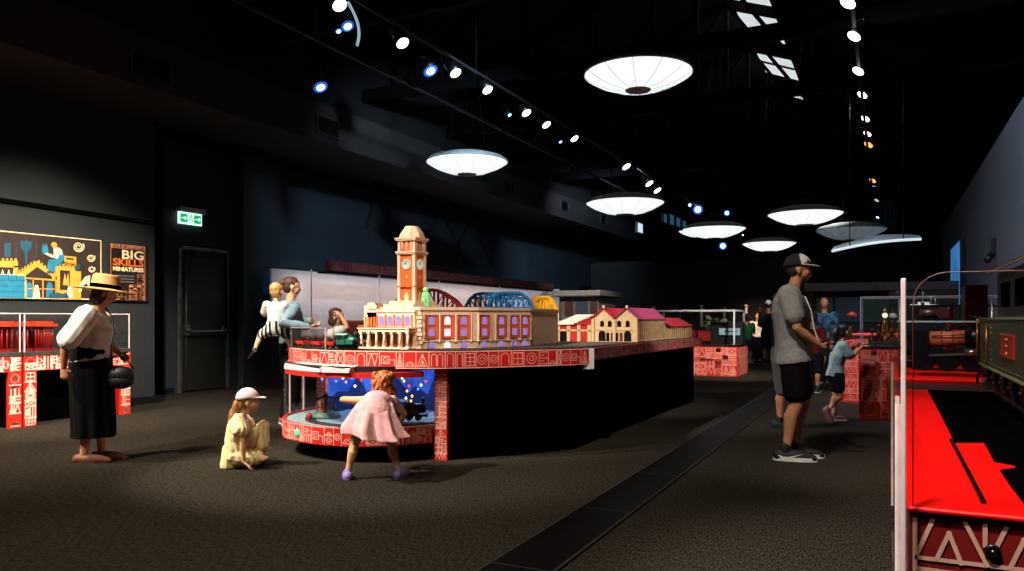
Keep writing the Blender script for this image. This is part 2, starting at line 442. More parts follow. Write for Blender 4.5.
for k, y in enumerate((8.4, 11.4, 14.4, 17.4, 20.35, 23.5, 26.8)):
    r = thing('roof_truss', ['black steel roof truss nearest the camera', 'second black roof truss from the camera, above the large lit dome', 'black roof truss crossing the nearest skylight', 'black roof truss crossing the middle skylight',
        'black roof truss crossing the farthest skylight', 'second farthest black roof truss at the end of the hall', 'farthest black roof truss by the end gable'][k], 'roof truss', (RX, y, 5.3), group='roof trusses')
    m = MB(); m.bar((-11, y, 5.35), (6, y, 5.35), .14, .22); m.build('bottom_chord', TRUSS, r)
    m = MB(); m.bar((-11, y, slope(-11) - .05), (RX, y, RZ - .1), .14, .2); m.bar((RX, y, RZ - .1), (6, y, slope(6) - .05), .14, .2); m.build('rafter', TRUSS, r)
    m = MB()
    nodes = [RX + dx for dx in (-6.4, -4.3, -2.1, 0, 2.1, 4.3, 6.4)]
    for i, x in enumerate(nodes):
        m.bar((x, y, 5.35), (x, y, slope(x) - .1), .09)
    for i in range(len(nodes) - 1):
        xa_, xb_ = nodes[i], nodes[i + 1]
        if i < 3: m.bar((xa_, y, 5.35), (xb_, y, slope(xb_) - .1), .07)
        else: m.bar((xb_, y, 5.35), (xa_, y, slope(xa_) - .1), .07)
    m.build('lattice', TRUSS, r)
# clerestory windows above the bulkhead and gable windows
DUSK = glow('evening_glass', '4d7ea0', .5, '203848', 6)
n_ = 4
for (px0, px1, py0, py1) in ((663, 667, 213, 222), (669, 674, 213, 224), (675.5, 680, 215, 226), (682, 686, 219, 227)):
    A, B = on_x(px0, py1, -8.58), on_x(px1, py0, -8.58); zt = on_x(px0, py0, -8.58).z
    m = MB(); m.box((-8.62, A.y, A.z), (-8.58, B.y, zt)); e = .09
    m.box((-8.58, A.y - e, A.z - e), (-8.54, A.y, zt + e), 1); m.box((-8.58, B.y, A.z - e), (-8.54, B.y + e, zt + e), 1); m.box((-8.58, A.y, zt), (-8.54, B.y, zt + e), 1); m.box((-8.58, A.y, A.z - e), (-8.54, B.y, A.z), 1)
    struct(m, 'window_%d' % n_, [DUSK, BLACKP]); n_ += 1
DIM = glow('dim_night_glass', '1a2630', .16, '0a1016', 5)
for (pxc, py0, py1, hw) in ((724, 200, 227, 11), (800, 192, 222, 11), (888, 197, 232, 9)):
    A, B, C = on_y(pxc - hw, py1, 41.95), on_y(pxc + hw, py1, 41.95), on_y(pxc, py0, 41.95)
    R = (B.x - A.x) / 2; cx = (A.x + B.x) / 2; zs = C.z - R
    arc = [(cx + R * math.cos(PI * j / 14), 41.95, zs + R * math.sin(PI * j / 14)) for j in range(15)]
    m = MB(); m.slab([(A.x, 41.95, A.z), (B.x, 41.95, A.z)] + arc, (0, .04, 0), 0)
    m.tube([(x, 41.93, z) for x, y, z in arc], .05, 6, 1); m.bar((A.x, 41.93, A.z), (A.x, 41.93, zs), .08, None, 1); m.bar((B.x, 41.93, A.z), (B.x, 41.93, zs), .08, None, 1)
    for k in (1, 2, 3): m.bar((A.x + 2 * R * k / 4, 41.93, A.z), (A.x + 2 * R * k / 4, 41.93, zs + R * math.sin(math.acos(max(-1, min(1, k / 2 - 1))))), .05, None, 1)
    for k in (0, 1, 2): m.bar((A.x, 41.93, A.z + (zs - A.z) * (k + .2) / 2.2), (B.x, 41.93, A.z + (zs - A.z) * (k + .2) / 2.2), .05, None, 1)
    struct(m, 'window_%d' % n_, [DIM, pm('grey_glazing_bar', '20262b', '171c20')]); n_ += 1
# emergency door in the recess
DOOR = pm('dark_door_paint', '1e1c18', '191713', rough=.6, scale=2)
y0, y1, zt = 9.23, 10.27, 2.47
m = MB(); m.box((XB - .08, y0 + .02, .02), (XB - .02, y1 - .02, zt), 0, bev=.006); dr = struct(m, 'door_1', DOOR)
STEELG = pm('door_frame_metal', '7a7870', '605e58', rough=.4, metal=.7, scale=8)
m = MB(); m.box((XB - .1, y0 - .05, 0), (XB + .02, y0 + .02, zt + .06), bev=.005); m.box((XB - .1, y1 - .02, 0), (XB + .02, y1 + .05, zt + .06), bev=.005); m.box((XB - .1, y0 - .05, zt), (XB + .02, y1 + .05, zt + .06)); m.build('door_frame', STEELG, dr)
m = MB(); zb = 1.05; m.tube([(XB - .02, y0 + .1, zb + .06), (XB + .09, y0 + .1, zb + .03), (XB + .1, y0 + .16, zb), (XB + .1, y1 - .16, zb), (XB + .09, y1 - .1, zb + .03), (XB - .02, y1 - .1, zb + .06)], .022, 8)
m.box((XB - .02, y0 + .06, zb - .06), (XB + .06, y0 + .16, zb + .12)); m.box((XB - .02, y1 - .16, zb - .05), (XB + .04, y1 - .08, zb + .1)); m.cyl((XB + .01, y0 + .12, .1), (XB + .01, y0 + .12, zt - .02), .014); m.build('panic_bar', STEELG, dr)
m = MB(); m.box((XB - .02, y0 + .28, zt - .1), (XB + .05, y1 - .2, zt - .02)); m.bar((XB + .06, y0 + .5, zt - .04), (XB + .06, y1 - .3, zt + .02), .02); m.build('door_closer', BLKMET, dr)
# sign on the door
pl = MB(); pl.box((XB - .02, y0 + .15, 1.53), (XB + .0, y1 - .12, 1.72)); 
Mx = Matrix(((0, 0, 1, XB + .002), (1, 0, 0, (y0 + y1) / 2 + .015), (0, 1, 0, 1.65), (0, 0, 0, 1)))
pl.text('EMERGENCY EXIT ONLY', .085, Mx, 1, .001, .66)
Mx2 = Mx.copy(); Mx2[2][3] = 1.565; pl.text('DO NOT BLOCK', .05, Mx2, 1, .001, .36)
setp(pl.build('door_sign', [BLACKP, pm('worn_grey_lettering', '4a4a48', '3a3a38')]), 'small black notice across the dark emergency door', 'sign')
# exit sign above the door
A, B = on_x(180, 205, XB + .1), on_x(204, 224, XB + .1)
ex = thing('exit_sign', 'lit green and white running man exit sign above the dark door', 'exit sign', (XB + .06, (A.y + B.y) / 2, A.z - .35))
zt_, zb_ = on_x(180, 211, XB + .1).z, on_x(180, 223, XB + .1).z
m = MB(); m.box((XB, A.y - .02, zt_), (XB + .12, B.y + .03, on_x(180, 206, XB + .1).z), bev=.01); m.build('housing', WHITE, ex)
GRN = glow('exit_green', '12c070', .9, '0fae66'); WHT = glow('exit_white', 'd8fff0', 1.25, 'c8fae4')
m = MB(); yA, yB = A.y, B.y - .02; m.box((XB + .04, yA, zb_), (XB + .07, yB, zt_), 0); X_ = XB + .071; hy = (yB - yA)
for (f0, f1) in ((.07, .36), (.66, .95)): m.box((X_, yA + hy * f0, zb_ + .03), (X_ + .003, yA + hy * f1, zt_ - .03), 1)
# running figure and arrow, green on white
zc = (zt_ + zb_) / 2; yc = yA + hy * .5; s_ = (zt_ - zb_)
m.ball((X_ + .002, yc + .02, zc + s_ * .27), s_ * .07, 8, 1)
for (p, q) in (((.01, .18), (-.02, -.03)), ((-.02, -.03), (.06, -.15)), ((.06, -.15), (.02, -.3)), ((-.02, -.03), (-.07, -.2)), ((-.07, -.2), (-.13, -.2)), ((.01, .15), (.09, .02)), ((.01, .15), (-.08, .08)), ((-.08, .08), (-.1, -.03))):
    m.bar((X_ + .002, yc + p[0], zc + p[1] * s_), (X_ + .002, yc + q[0], zc + q[1] * s_), .02, .008, 1)
for yy in (yA + hy * .215, yA + hy * .805):
    m.bar((X_ + .004, yy - .05, zc), (X_ + .004, yy + .03, zc), .008, .02, 0); m.bar((X_ + .004, yy + .05, zc), (X_ + .004, yy + .02, zc + .03), .008, .018, 0); m.bar((X_ + .004, yy + .05, zc), (X_ + .004, yy + .02, zc - .03), .008, .018, 0)
m.build('lit_panel', [WHT, GRN], ex)
# vents on the bulkhead
def vent(px, py, w_, h_, label):
    p = on_x(px, py, -8.6); r = thing('air_vent', label, 'vent', (-8.58, p.y, p.z - h_ / 2), group='air vents on the left bulkhead')
    m = MB(); y, z = p.y, p.z; e = .04
    m.box((-8.6, y - w_ / 2, z - h_ / 2), (-8.56, y - w_ / 2 + e, z + h_ / 2)); m.box((-8.6, y + w_ / 2 - e, z - h_ / 2), (-8.56, y + w_ / 2, z + h_ / 2)); m.box((-8.6, y - w_ / 2 + e, z + h_ / 2 - e), (-8.56, y + w_ / 2 - e, z + h_ / 2)); m.box((-8.6, y - w_ / 2 + e, z - h_ / 2), (-8.56, y + w_ / 2 - e, z - h_ / 2 + e)); m.build('vent_frame', BULK, r)
    m = MB(); m.box((-8.6, y - w_ / 2 + e, z - h_ / 2 + e), (-8.595, y + w_ / 2 - e, z + h_ / 2 - e), 0)
    for k in range(7): 
        zz = z - h_ / 2 + e + (h_ - 2 * e) * (k + .5) / 7; m.bar((-8.585, y - w_ / 2 + e, zz), (-8.585, y + w_ / 2 - e, zz), .012, .02, 1)
    m.build('louvre', [BLACKP, BLKMET], r)
vent(150, 68, .62, .34, 'air vent on the grey bulkhead nearest the camera'); vent(327, 127, .6, .34, 'second air vent along the grey bulkhead')
for px, py, t in ((508, 187, 'third'), (564, 206, 'fourth'), (603, 219, 'fifth')): vent(px, py, .6, .3, t + ' air vent along the grey bulkhead, beside the lit dome' if t != 'fourth' else 'fourth air vent along the grey bulkhead')
# small lit sign box far along the bulkhead
p = on_x(639, 228, -8.55); m = MB(); m.box((-8.6, p.y - .35, p.z - .22), (-8.5, p.y + .35, p.z + .22), 0, bev=.02); m.box((-8.5, p.y - .3, p.z - .17), (-8.49, p.y + .3, p.z + .17), 1)
setp(m.build('lit_sign', [WHITE, glow('pale_lit_sign', 'c8e8f0', 1.1)]), 'small lit white sign box on the far grey bulkhead', 'sign')
# wall screen
A, B = on_x(952, 246, 1.42), on_x(961, 298, 1.42); zt_ = 2.92
r = thing('wall_screen', 'blue lit video screen mounted high on the right wall', 'screen', (1.46, (A.y + B.y) / 2, 1.5))
m = MB(); m.box((1.40, B.y - .05, 1.5), (1.5, A.y + .05, zt_ + .05), bev=.01); m.build('screen_case', BLACKP, r)
m = MB(); m.box((1.392, B.y, 1.55), (1.4, A.y, zt_)); m.build('display', glow('blue_screen_picture', '4f9fe8', .75, '123a80', 1.6), r)
m = MB(); m.box((1.44, 13.6, 2.25), (1.5, 13.75, 2.5), bev=.01); m.cyl((1.45, 13.67, 2.25), (1.38, 13.6, 2.15), .05); setp(m.build('wall_sensor', BLACKP), 'small dark sensor fixed on the slate right wall', 'sensor')
# ================================================================== model railway table
ZD0, ZD1 = .83, .985
table = thing('model_railway_table', 'long curved model railway table with red patterned fascia and black skirt', 'display table', (-4.1, 8, 0))
front = smooth_path([(-5.62, 9.5), (-5.62, 7.6), (-5.6, 6.6), (-5.43, 5.96), (-5.03, 5.66), (-4.61, 5.53), (-4.24, 5.55), (-3.88, 5.62), (-3.5, 5.8), (-3.1, 6.22), (-2.82, 6.57), (-2.58, 6.96)], 6)
far = smooth_path([(-2.60, 7.02), (-2.6, 8), (-2.57, 10), (-2.53, 11.8)], 6)
m = MB()
f, L = path_wall(m, front, ZD0, ZD1, .03); ribbons(m, [[(0, .004), (L, .004)], [(0, .151), (L, .151)]], .008, f)
ribbons(m, line_art(5, L, .155, .115, .01), .0062, f)
m.build('front_fascia', [RED, LINE], table)
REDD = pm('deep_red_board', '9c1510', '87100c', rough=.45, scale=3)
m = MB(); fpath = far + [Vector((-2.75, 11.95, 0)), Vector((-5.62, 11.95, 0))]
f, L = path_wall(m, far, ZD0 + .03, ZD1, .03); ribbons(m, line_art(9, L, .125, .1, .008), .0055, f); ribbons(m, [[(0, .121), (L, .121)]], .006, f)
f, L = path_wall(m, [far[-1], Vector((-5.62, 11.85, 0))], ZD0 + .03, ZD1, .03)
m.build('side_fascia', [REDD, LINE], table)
DECK = pm('model_ground', '4a4234', '2f2a20', rough=.95, scale=40, bump=.3, detail=6)
m = MB(); ip = offset_path(front, .028) + offset_path(far, .028)
m.prism([(p.x, p.y) for p in ip] + [(-5.59, 11.8)], ZD1 - .04, ZD1 - .004); m.build('deck', DECK, table)
m = MB(); f, L = path_wall(m, [p for p in offset_path(front, .002)], ZD1 - .006, ZD1, .02); m.build('pale_edging', pm('pale_edging', 'e0bfa0', 'cfae90', rough=.5), table)
m = MB()
sk = offset_path(front, .13)
sk = [p for p in sk if p.x > -3.6 and p.y < 7.0] + offset_path(far, .13)
m.prism([(-3.62, 5.98)] + [(p.x, p.y) for p in sk] + [(-5.45, 11.68), (-5.45, 7.1), (-3.62, 7.1)], 0, ZD0 + .04); m.build('black_skirt', BLACK, table)
m = MB(); m.cbox((-2.60, 6.985, .885), (.11, .06, .2), 0, math.radians(30), bev=.006); m.build('joint_clamp', WHITE, table)
# posts of the lower window
def post(cx, cy, rz, w_, z0, z1, seed, name):
    m = MB(); m.cbox((cx, cy, (z0 + z1) / 2), (w_, w_, z1 - z0), 0, rz)
    R = Matrix.Rotation(rz, 3, 'Z')
    for k in range(4):
        R2 = R @ Matrix.Rotation(k * PI / 2, 3, 'Z'); o = Vector((cx, cy, z0)) + R2 @ Vector((-w_ / 2, -w_ / 2, 0))
        ribbons(m, line_art(seed + k, w_, z1 - z0, .075, .006), .005, flat_map(o, R2 @ Vector((1, 0, 0)), (0, 0, 1)))
    return m.build(name, [RED, LINE], table)
post(-3.60, 5.93, math.radians(12), .12, .0, ZD0, 31, 'corner_post')
post(-5.21, 6.2, .3, .09, .30, ZD0, 41, 'window_post')
# lower window display
low = smooth_path([(-5.56, 6.7), (-5.48, 6.02), (-5.12, 5.54), (-4.64, 5.36), (-4.24, 5.38), (-3.92, 5.56), (-3.68, 5.88)], 6)
m = MB(); f, L = path_wall(m, low, .15, .312, .03); ribbons(m, line_art(77, L, .16, .1, .008), .006, f); ribbons(m, [[(0, .158), (L, .158)]], .007, f); m.build('lower_fascia', [RED, LINE], table)
m = MB(); m.prism([(p.x, p.y) for p in offset_path(low, .028)] + [(-3.6, 7.0), (-5.4, 7.0)], .25, .30); m.build('lower_shelf', pm('snow_blue_board', '9fb6b8', '7f9a9e', rough=.7, scale=6), table)
m = MB(); m.prism([(p.x, p.y) for p in offset_path(low, .3)] + [(-3.7, 6.9), (-5.1, 6.9)], 0, .25); m.build('plinth', BLACK, table)
# blue mountain backdrop
bk = smooth_path([(-5.33, 6.35), (-5.1, 6.72), (-4.5, 6.9), (-3.9, 6.8), (-3.62, 6.45)], 6)
m = MB(); f, L = path_wall(m, offset_path(bk, -.0), .3, .83, .02, 0, side=1)
rng = random.Random(4); peaks = []; u = 0
while u < L:
    peaks.append((u, rng.uniform(.18, .42))); u += rng.uniform(.08, .2)
    peaks.append((min(u, L), rng.uniform(.08, .2))); u += rng.uniform(.06, .12)
for a, b in zip(peaks, peaks[1:]):
    n = 4; 
    for i in range(n):
        q = []
        for t in (i / n, (i + 1) / n):
            uu = a[0] + (b[0] - a[0]) * t; hh = a[1] + (b[1] - a[1]) * t
            p0, nn = f(uu, 0); p1, _ = f(uu, hh); q.append((p0 + nn * .004, p1 + nn * .004))
        m._faces([q[0][0], q[1][0], q[1][1], q[0][1]], [(0, 1, 2, 3)], 1)
m.build('mountain_backdrop', [pm('night_blue_sky', '5a94e4', '2a5cb4', rough=.8, scale=4), pm('dark_blue_peaks', '0c2450', '14346c', rough=.8, scale=9)], table, flip=False)
m = MB(); m.prism([(p.x, p.y) for p in offset_path(low, .02)] + [(-3.6, 7.0), (-5.4, 7.0)], ZD0 - .02, ZD0 + .02); m.build('window_ceiling', BLACKP, table)
# red canopy ledge over the window
can = smooth_path([(-5.55, 6.5), (-5.44, 5.96), (-5.06, 5.52), (-4.64, 5.34), (-4.24, 5.34), (-3.9, 5.5), (-3.68, 5.74)], 6)
m = MB(); f, L = path_wall(m, can, .755, .80, .2); m.build('canopy_ledge', RED, table)
LED = pm('milky_acrylic', 'd8cdca', 'c4b8b6', rough=.35, scale=8)
m = MB()
for (u0, u1) in ((.5, 1.12), (1.13, 1.76), (1.78, 2.05)):
    p, n = f(u0, 0); q, n2 = f(u1, 0)
    t = (q - p).normalized(); nn = Vector((t.y, -t.x, 0)); up = Vector((0, 0, 1)); z = .80
    P = lambda k, o, h: Vector((p.x, p.y, z)).lerp(Vector((q.x, q.y, z)), k) - nn * o + up * h
    m.slab([P(0, -.02, .002), P(1, -.02, .002), P(1, .13, .055), P(0, .13, .055)], up * .006); m.slab([P(0, -.02, 0), P(1, -.02, 0), P(1, -.02, .03), P(0, -.02, .055)], nn * .006)
    for k in (0, 1): m.slab([P(k, -.02, 0), P(k, .13, 0), P(k, .13, .06), P(k, -.02, .04)], t * .006)
m.build('acrylic_tray', LED, table)
m = MB(); gp = smooth_path([(-5.52, 6.6), (-5.46, 6.0), (-5.11, 5.545), (-4.64, 5.365), (-4.24, 5.365), (-3.91, 5.545), (-3.68, 5.85)], 6); f, L = path_wall(m, gp, .302, .755, .006); m.build('curved_window', ACRYL, table)
m = MB()
for u in (.12, .35, .62):
    p, n = f(u, 0); m.bar((p.x, p.y, .302), (p.x, p.y, .755), .012, .012)
m.build('window_edge', EDGE, table)
m = MB(); p, n = path_map(low, 0)[0](1.62, 0); a = Vector((p.x, p.y, .235)); m.lathe([(.0, .03), (.02, .028), (.026, .02), (.03, .0), (.034, -.005)], a, 16, 0, n.to_track_quat('Z', 'Y').to_matrix()); m.build('push_button', glow('lit_green_button', '6af0b0', 1.0), table)
# tracks
def track(path, z, name, gauge=.045):
    m = MB()
    a = [Vector((p.x, p.y, z + .012)) for p in offset_path(path, .0)]
    path_wall(m, offset_path(path, -.045), z, z + .006, .09, 0)
    for s_ in (-1, 1): path_wall(m, offset_path(path, s_ * gauge / 2 - .003), z + .006, z + .014, .005, 1)
    f, L = path_map(path, z)[:2]
    for k in range(int(L / .05)):
        p, n = f(k * .05, 0); m.bar(p - n * .036 + Vector((0, 0, .007)), p + n * .036 + Vector((0, 0, .007)), .014, .003, 2)
    return m.build(name, [pm('track_ballast', '3a342a', '26221c', rough=.95, scale=80), GREYMET, pm('track_sleeper', '2a1c12', '1c130c')], table)
track([p for p in offset_path(front, .16)][4:], ZD1 - .004, 'railway_track'); track(offset_path(far, .08), ZD1 - .004, 'railway_track')
lp = smooth_path([(-5.2, 6.5), (-5.22, 6.15), (-4.98, 5.74), (-4.62, 5.54), (-4.24, 5.55), (-3.96, 5.72), (-3.78, 6.0), (-3.75, 6.4)], 6); track(lp, .30, 'railway_track')
# acrylic barrier round the left end of the deck
bar_ = thing('acrylic_barrier', 'low clear acrylic barrier on the rounded left end of the railway deck', 'barrier', (-5.2, 6.2, ZD1))
bp = [p for p in offset_path(front, .012)][10:31]
m = MB(); f, L = path_wall(m, bp, ZD1, ZD1 + .2, .006); m.build('sheet', ACRYL, bar_)
m = MB(); path_wall(m, offset_path(bp, -.001), ZD1 + .2, ZD1 + .202, .004)
for u in (.02, .9, L - .02):
    p, n = f(u, 0); m.bar((p.x, p.y, ZD1), (p.x, p.y, ZD1 + .2), .004)
m.build('polished_edge', EDGE, bar_)

# ================================================================== station with clock tower
LAV = glow('lavender_lit_window', 'bf9ae8', .62, '9f7cd8', 14); PINKW = glow('bright_lit_window', 'ffe6f2', 1.1, 'ffd0ec', 8)
Z0 = ZD1
stn = thing('model_station', 'cream and orange model railway station with tall clock tower', 'model building', (-4.0, 7.0, Z0))
A, B, C, D = Vector((-3.98, 6.13, 0)), Vector((-3.6, 6.59, 0)), Vector((-3.38, 7.34, 0)), Vector((-3.60, 8.63, 0))
m = MB()
ZT = 1.385
m.prism([(A.x, A.y), (B.x, B.y), (C.x, C.y), (D.x, D.y), (-4.2, 8.6), (-4.61, 7.0), (-4.61, 6.35), (-4.4, 6.13)], Z0, ZT - .03)
m.prism([(A.x + .012, A.y - .012), (B.x + .014, B.y - .008), (C.x + .012, C.y), (D.x + .012, D.y + .01), (-4.2, 8.62), (-4.63, 7.0), (-4.63, 6.33), (-4.4, 6.115)], ZT - .03, ZT)
for k, (P, Q) in enumerate(((A, B), (B, C))):
    t = (Q - P).normalized(); n = Vector((t.y, -t.x, 0)); 
    m.slab([P + n * .0 + Vector((0, 0, Z0 + .07)), Q + Vector((0, 0, Z0 + .07)), Q + Vector((0, 0, Z0 + .08)), P + Vector((0, 0, Z0 + .08))], n * .012)
# quoins at the corner
for k in range(9):
    z = Z0 + .02 + k * .04; m.cbox((A.x, A.y, z), (.05 if k % 2 else .035, .05 if k % 2 else .035, .03), 0, math.radians(25))
m.build('station_walls', [CREAM], stn)
def seg_at(P, Q, px):
    u = (px - 512) / F; k = (u * ct - st) / (u * st + ct); t = (k * P.y - P.x) / ((Q.x - P.x) - k * (Q.y - P.y)); return P.lerp(Q, t)
for (P, Q, pxs, hw) in ((A, B, (431.4, 447.2, 463.5), .052), (B, C, (484, 501, 514, 524.5), .058)):
    t = (Q - P).normalized(); n = Vector((t.y, -t.x, 0)); up = Vector((0, 0, 1))
    for i, px in enumerate(pxs):
        c = seg_at(P, Q, px)
        R = lambda u0, u1, z0, z1, o: [c + t * u0 + n * o + up * z0, c + t * u1 + n * o + up * z0, c + t * u1 + n * o + up * z1, c + t * u0 + n * o + up * z1]
        def arch(u0, u1, z0, z1, o):
            r = (u1 - u0) / 2; uc = (u0 + u1) / 2; hh = min(r, z1 - z0)
            return [c + t * u0 + n * o + up * z0, c + t * u1 + n * o + up * z0] + [c + t * (uc + r * math.cos(PI * j / 8)) + n * o + up * (z1 - hh + hh * math.sin(PI * j / 8)) for j in range(9)]
        m = MB(); m.slab(R(-hw * 1.35, hw * 1.35, 1.085, 1.305, .001), n * .006, 0)
        for s_ in (-1, 1): 
            a = c + t * (s_ * hw * 1.15) + n * .012; m.bar(a + up * 1.085, a + up * 1.30, .014, .014, 1)
            a = c + t * (s_ * hw * 1.5) + n * .01; m.bar(a + up * 1.05, a + up * 1.32, .016, .02, 2)
        m.slab(R(-hw * .8, hw * .8, 1.065, 1.08, .001), n * .008, 3)
        m.slab(R(-hw * 1.6, hw * 1.6, 1.308, 1.325, .001), n * .016, 2)
        wm = m.build('window_bay', [TERRA, pm('rust_pilaster', 'c24a18', 'a83c12'), CREAM, pm('brown_grille', '8a5a34', '6f4526')], stn)
        m = MB(); m.slab(arch(-hw * .58, hw * .58, 1.215, 1.295, .008), n * .004); m.slab(R(-hw * .58, hw * .58, 1.105, 1.175, .008), n * .004); m.slab(arch(-hw * .62, hw * .62, Z0 + .006, Z0 + .066, .001), n * .005)
        m.build('lit_pane', PINKW if (P == A and i == 1) else LAV, wm)
# blank courses of the end wall
# portico
m = MB(); x0, x1 = -4.60, -4.02
m.box((x0, 6.0, 1.15), (x1, 6.14, 1.175)); m.box((x0 - .01, 5.99, 1.175), (x1 + .01, 6.14, 1.185)); m.box((x0, 6.0, Z0), (x1, 6.14, Z0 + .012))
for i in range(7):
    x = x0 + .02 + (x1 - x0 - .04) * i / 6
    m.cyl((x, 6.02, Z0 + .012), (x, 6.02, 1.15), .013, .011, 10); m.cbox((x, 6.02, 1.14), (.034, .034, .02)); m.cbox((x, 6.02, Z0 + .02), (.034, .034, .016))
for i in range(3):
    x = x0 + .06 + .19 * i; m.box((x - .01, 6.06, Z0), (x + .01, 6.1, 1.15))
m.build('portico', CREAM, stn)
m = MB()
for i in range(6):
    x = x0 + .07 + (x1 - x0 - .14) * i / 5; m.box((x - .03, 6.126, Z0 + .01), (x + .03, 6.131, 1.13))
m.build('portico_doors', pm('brown_timber', '6a3a1e', '4a2812', scale=20), stn)
m = MB(); m.box((x0, 5.995, 1.187), (x1, 6.0, 1.19)); m.box((x0, 5.995, 1.205), (x1, 6.0, 1.209))
for i in range(40): x = x0 + (x1 - x0) * i / 39; m.box((x - .002, 5.995, 1.185), (x + .002, 6.0, 1.207))
m.build('balcony_rail', TERRA, stn)
m = MB(); m.box((x0 + .03, 6.10, 1.19), (x1, 6.16, ZT - .02), 0); m.box((x0 + .02, 6.09, ZT - .05), (x1 + .01, 6.17, ZT - .03), 0)
m.box((x0 - .01, 6.1, 1.19), (x0 + .14, 6.3, ZT + .02), 0); m.box((x0 + .01, 6.13, ZT + .02), (x0 + .1, 6.25, ZT + .045), 0); m.box((x0 - .01, 6.2, Z0), (x0 + .1, 6.5, 1.2))
m.box((-4.45, 6.2, ZT), (-4.1, 6.7, ZT + .03), 0); m.box((-4.42, 6.26, ZT + .03), (-4.12, 6.66, 1.45), 0)
m.build('upper_storey', [CREAM], stn)
m = MB()
for i in range(4):
    x = x0 + .2 + .1 * i; r = .03; m.slab([(x - r, 6.099, 1.21), (x + r, 6.099, 1.21)] + [(x + r * math.cos(PI * j / 8), 6.099, 1.27 + r * math.sin(PI * j / 8)) for j in range(9)], (0, -.004, 0), 0)
for i in range(5):
    x = x0 + .15 + .1 * i; m.box((x - .008, 6.09, 1.2), (x + .008, 6.1, 1.31), 1)
for i in range(4): x = x0 + .012 + .035 * i; m.box((x - .01, 6.096, 1.21), (x + .01, 6.1, 1.29), 1)
m.build('arched_window', [LAV, TERRA], stn)
# tower
tw = .211; tx1, ty0 = -4.18, 6.35; tx0, ty1 = tx1 - tw, ty0 + tw; cx, cy = (tx0 + tx1) / 2, (ty0 + ty1) / 2
m = MB(); ZB, ZS = 1.41, 1.915
m.box((tx0 + .015, ty0 + .015, ZT), (tx1 - .015, ty1 - .015, 2.06), 1)
q = .035
for (x, y) in ((tx0, ty0), (tx1 - q, ty0), (tx0, ty1 - q), (tx1 - q, ty1 - q)):
    m.box((x, y, ZT), (x + q, y + q, ZS), 0, bev=.003)
    m.box((x + .004, y + .004, ZS + .03), (x + q - .002, y + q - .002, 2.055), 0)
m.box((tx0 - .008, ty0 - .008, ZS), (tx1 + .008, ty1 + .008, ZS + .014)); m.box((tx0 - .016, ty0 - .016, ZS + .014), (tx1 + .016, ty1 + .016, ZS + .03))
for i in range(1, 4):
    g = tx0 + tw * i / 4
    for yy in (ty0 + .012, ty1 - .012): m.cyl((g, yy, ZS + .03), (g, yy, 2.05), .009, n=8)
    g = ty0 + tw * i / 4
    for xx in (tx0 + .012, tx1 - .012): m.cyl((xx, g, ZS + .03), (xx, g, 2.05), .009, n=8)
m.box((tx0 - .012, ty0 - .012, 2.05), (tx1 + .012, ty1 + .012, 2.065)); m.box((tx0 - .02, ty0 - .02, 2.065), (tx1 + .02, ty1 + .02, 2.082))
m.box((tx0 - .02, ty0 - .02, ZT), (tx1 + .02, ty1 + .02, ZT + .05)); m.box((tx0 - .006, ty0 - .006, 1.59), (tx1 + .006, ty1 + .006, 1.6), 1)
tower = m.build('clock_tower', [CREAM, TERRA], stn)
m = MB(); Rz = Matrix.Rotation(PI / 8, 3, 'Z'); m.lathe([(.134, 2.082), (.13, 2.10), (.118, 2.13), (.075, 2.19), (.07, 2.2), (0, 2.205)], (cx, cy, 0), 8, 0, Rz, smooth=False); m.build('tower_roof', CREAM, tower)
FACE = glow('clock_dial', 'e8f4d8', .55, 'd8ecc8', 20)
for (c, n) in ((Vector((cx, ty0 + .012, 1.815)), Vector((0, -1, 0))), (Vector((tx1 - .012, cy, 1.815)), Vector((1, 0, 0)))):
    Rm = n.to_track_quat('Z', 'Y').to_matrix(); m = MB(); m.lathe([(.052, 0), (.052, .008), (.047, .012), (.044, .008), (0, .008)], c, 20, 0, Rm)
    ux = Rm @ Vector((1, 0, 0)); uy = Vector((0, 0, 1)); ux = uy.cross(n)
    o = c + n * .01
    m.bar(o, o + uy * .034, .006, .003, 1, up=n); m.bar(o, o + ux * -.02 + uy * .008, .007, .003, 1, up=n)
    for k in range(12):
        a = k * PI / 6; m.bar(o + (ux * math.sin(a) + uy * math.cos(a)) * .036, o + (ux * math.sin(a) + uy * math.cos(a)) * .042, .004, .002, 1, up=n)
    m.build('clock_face', [FACE, BLACKP], tower)
m = MB()
for (c, n, u) in ((Vector((cx, ty0 + .014, 0)), Vector((0, -1, 0)), Vector((1, 0, 0))), (Vector((tx1 - .014, cy, 0)), Vector((1, 0, 0)), Vector((0, 1, 0)))):
    m.slab([c - u * .025 + Vector((0, 0, 1.45)), c + u * .025 + Vector((0, 0, 1.45)), c + u * .025 + Vector((0, 0, 1.51)), c + Vector((0, 0, 1.545)), c - u * .025 + Vector((0, 0, 1.51))], n * .006, 0)
    m.slab([c - u * .006 + Vector((0, 0, 1.68)), c + u * .006 + Vector((0, 0, 1.68)), c + u * .006 + Vector((0, 0, 1.71)), c - u * .006 + Vector((0, 0, 1.71))], n * .004, 0)
m.build('tower_niche', [CREAM], tower)
# green statue beside the tower
gs = thing('green_statue', 'small pale green figure standing on the station roof beside the clock tower', 'statue', (tx1 + .06, cy + .0, ZT))
m = MB(); m.lathe([(.05, 0), (.055, .02), (.05, .06), (.045, .11), (.04, .14), (.02, .155), (0, .16)], (tx1 + .06, cy, ZT), 12); m.ball((tx1 + .06, cy, ZT + .175), .03, 10); m.cyl((tx1 + .06, cy - .04, ZT + .12), (tx1 + .09, cy - .07, ZT + .05), .012, .01, 8)
m.build('statue_body', pm('pale_green_paint', '8fdc90', '74c478', rough=.6), gs)

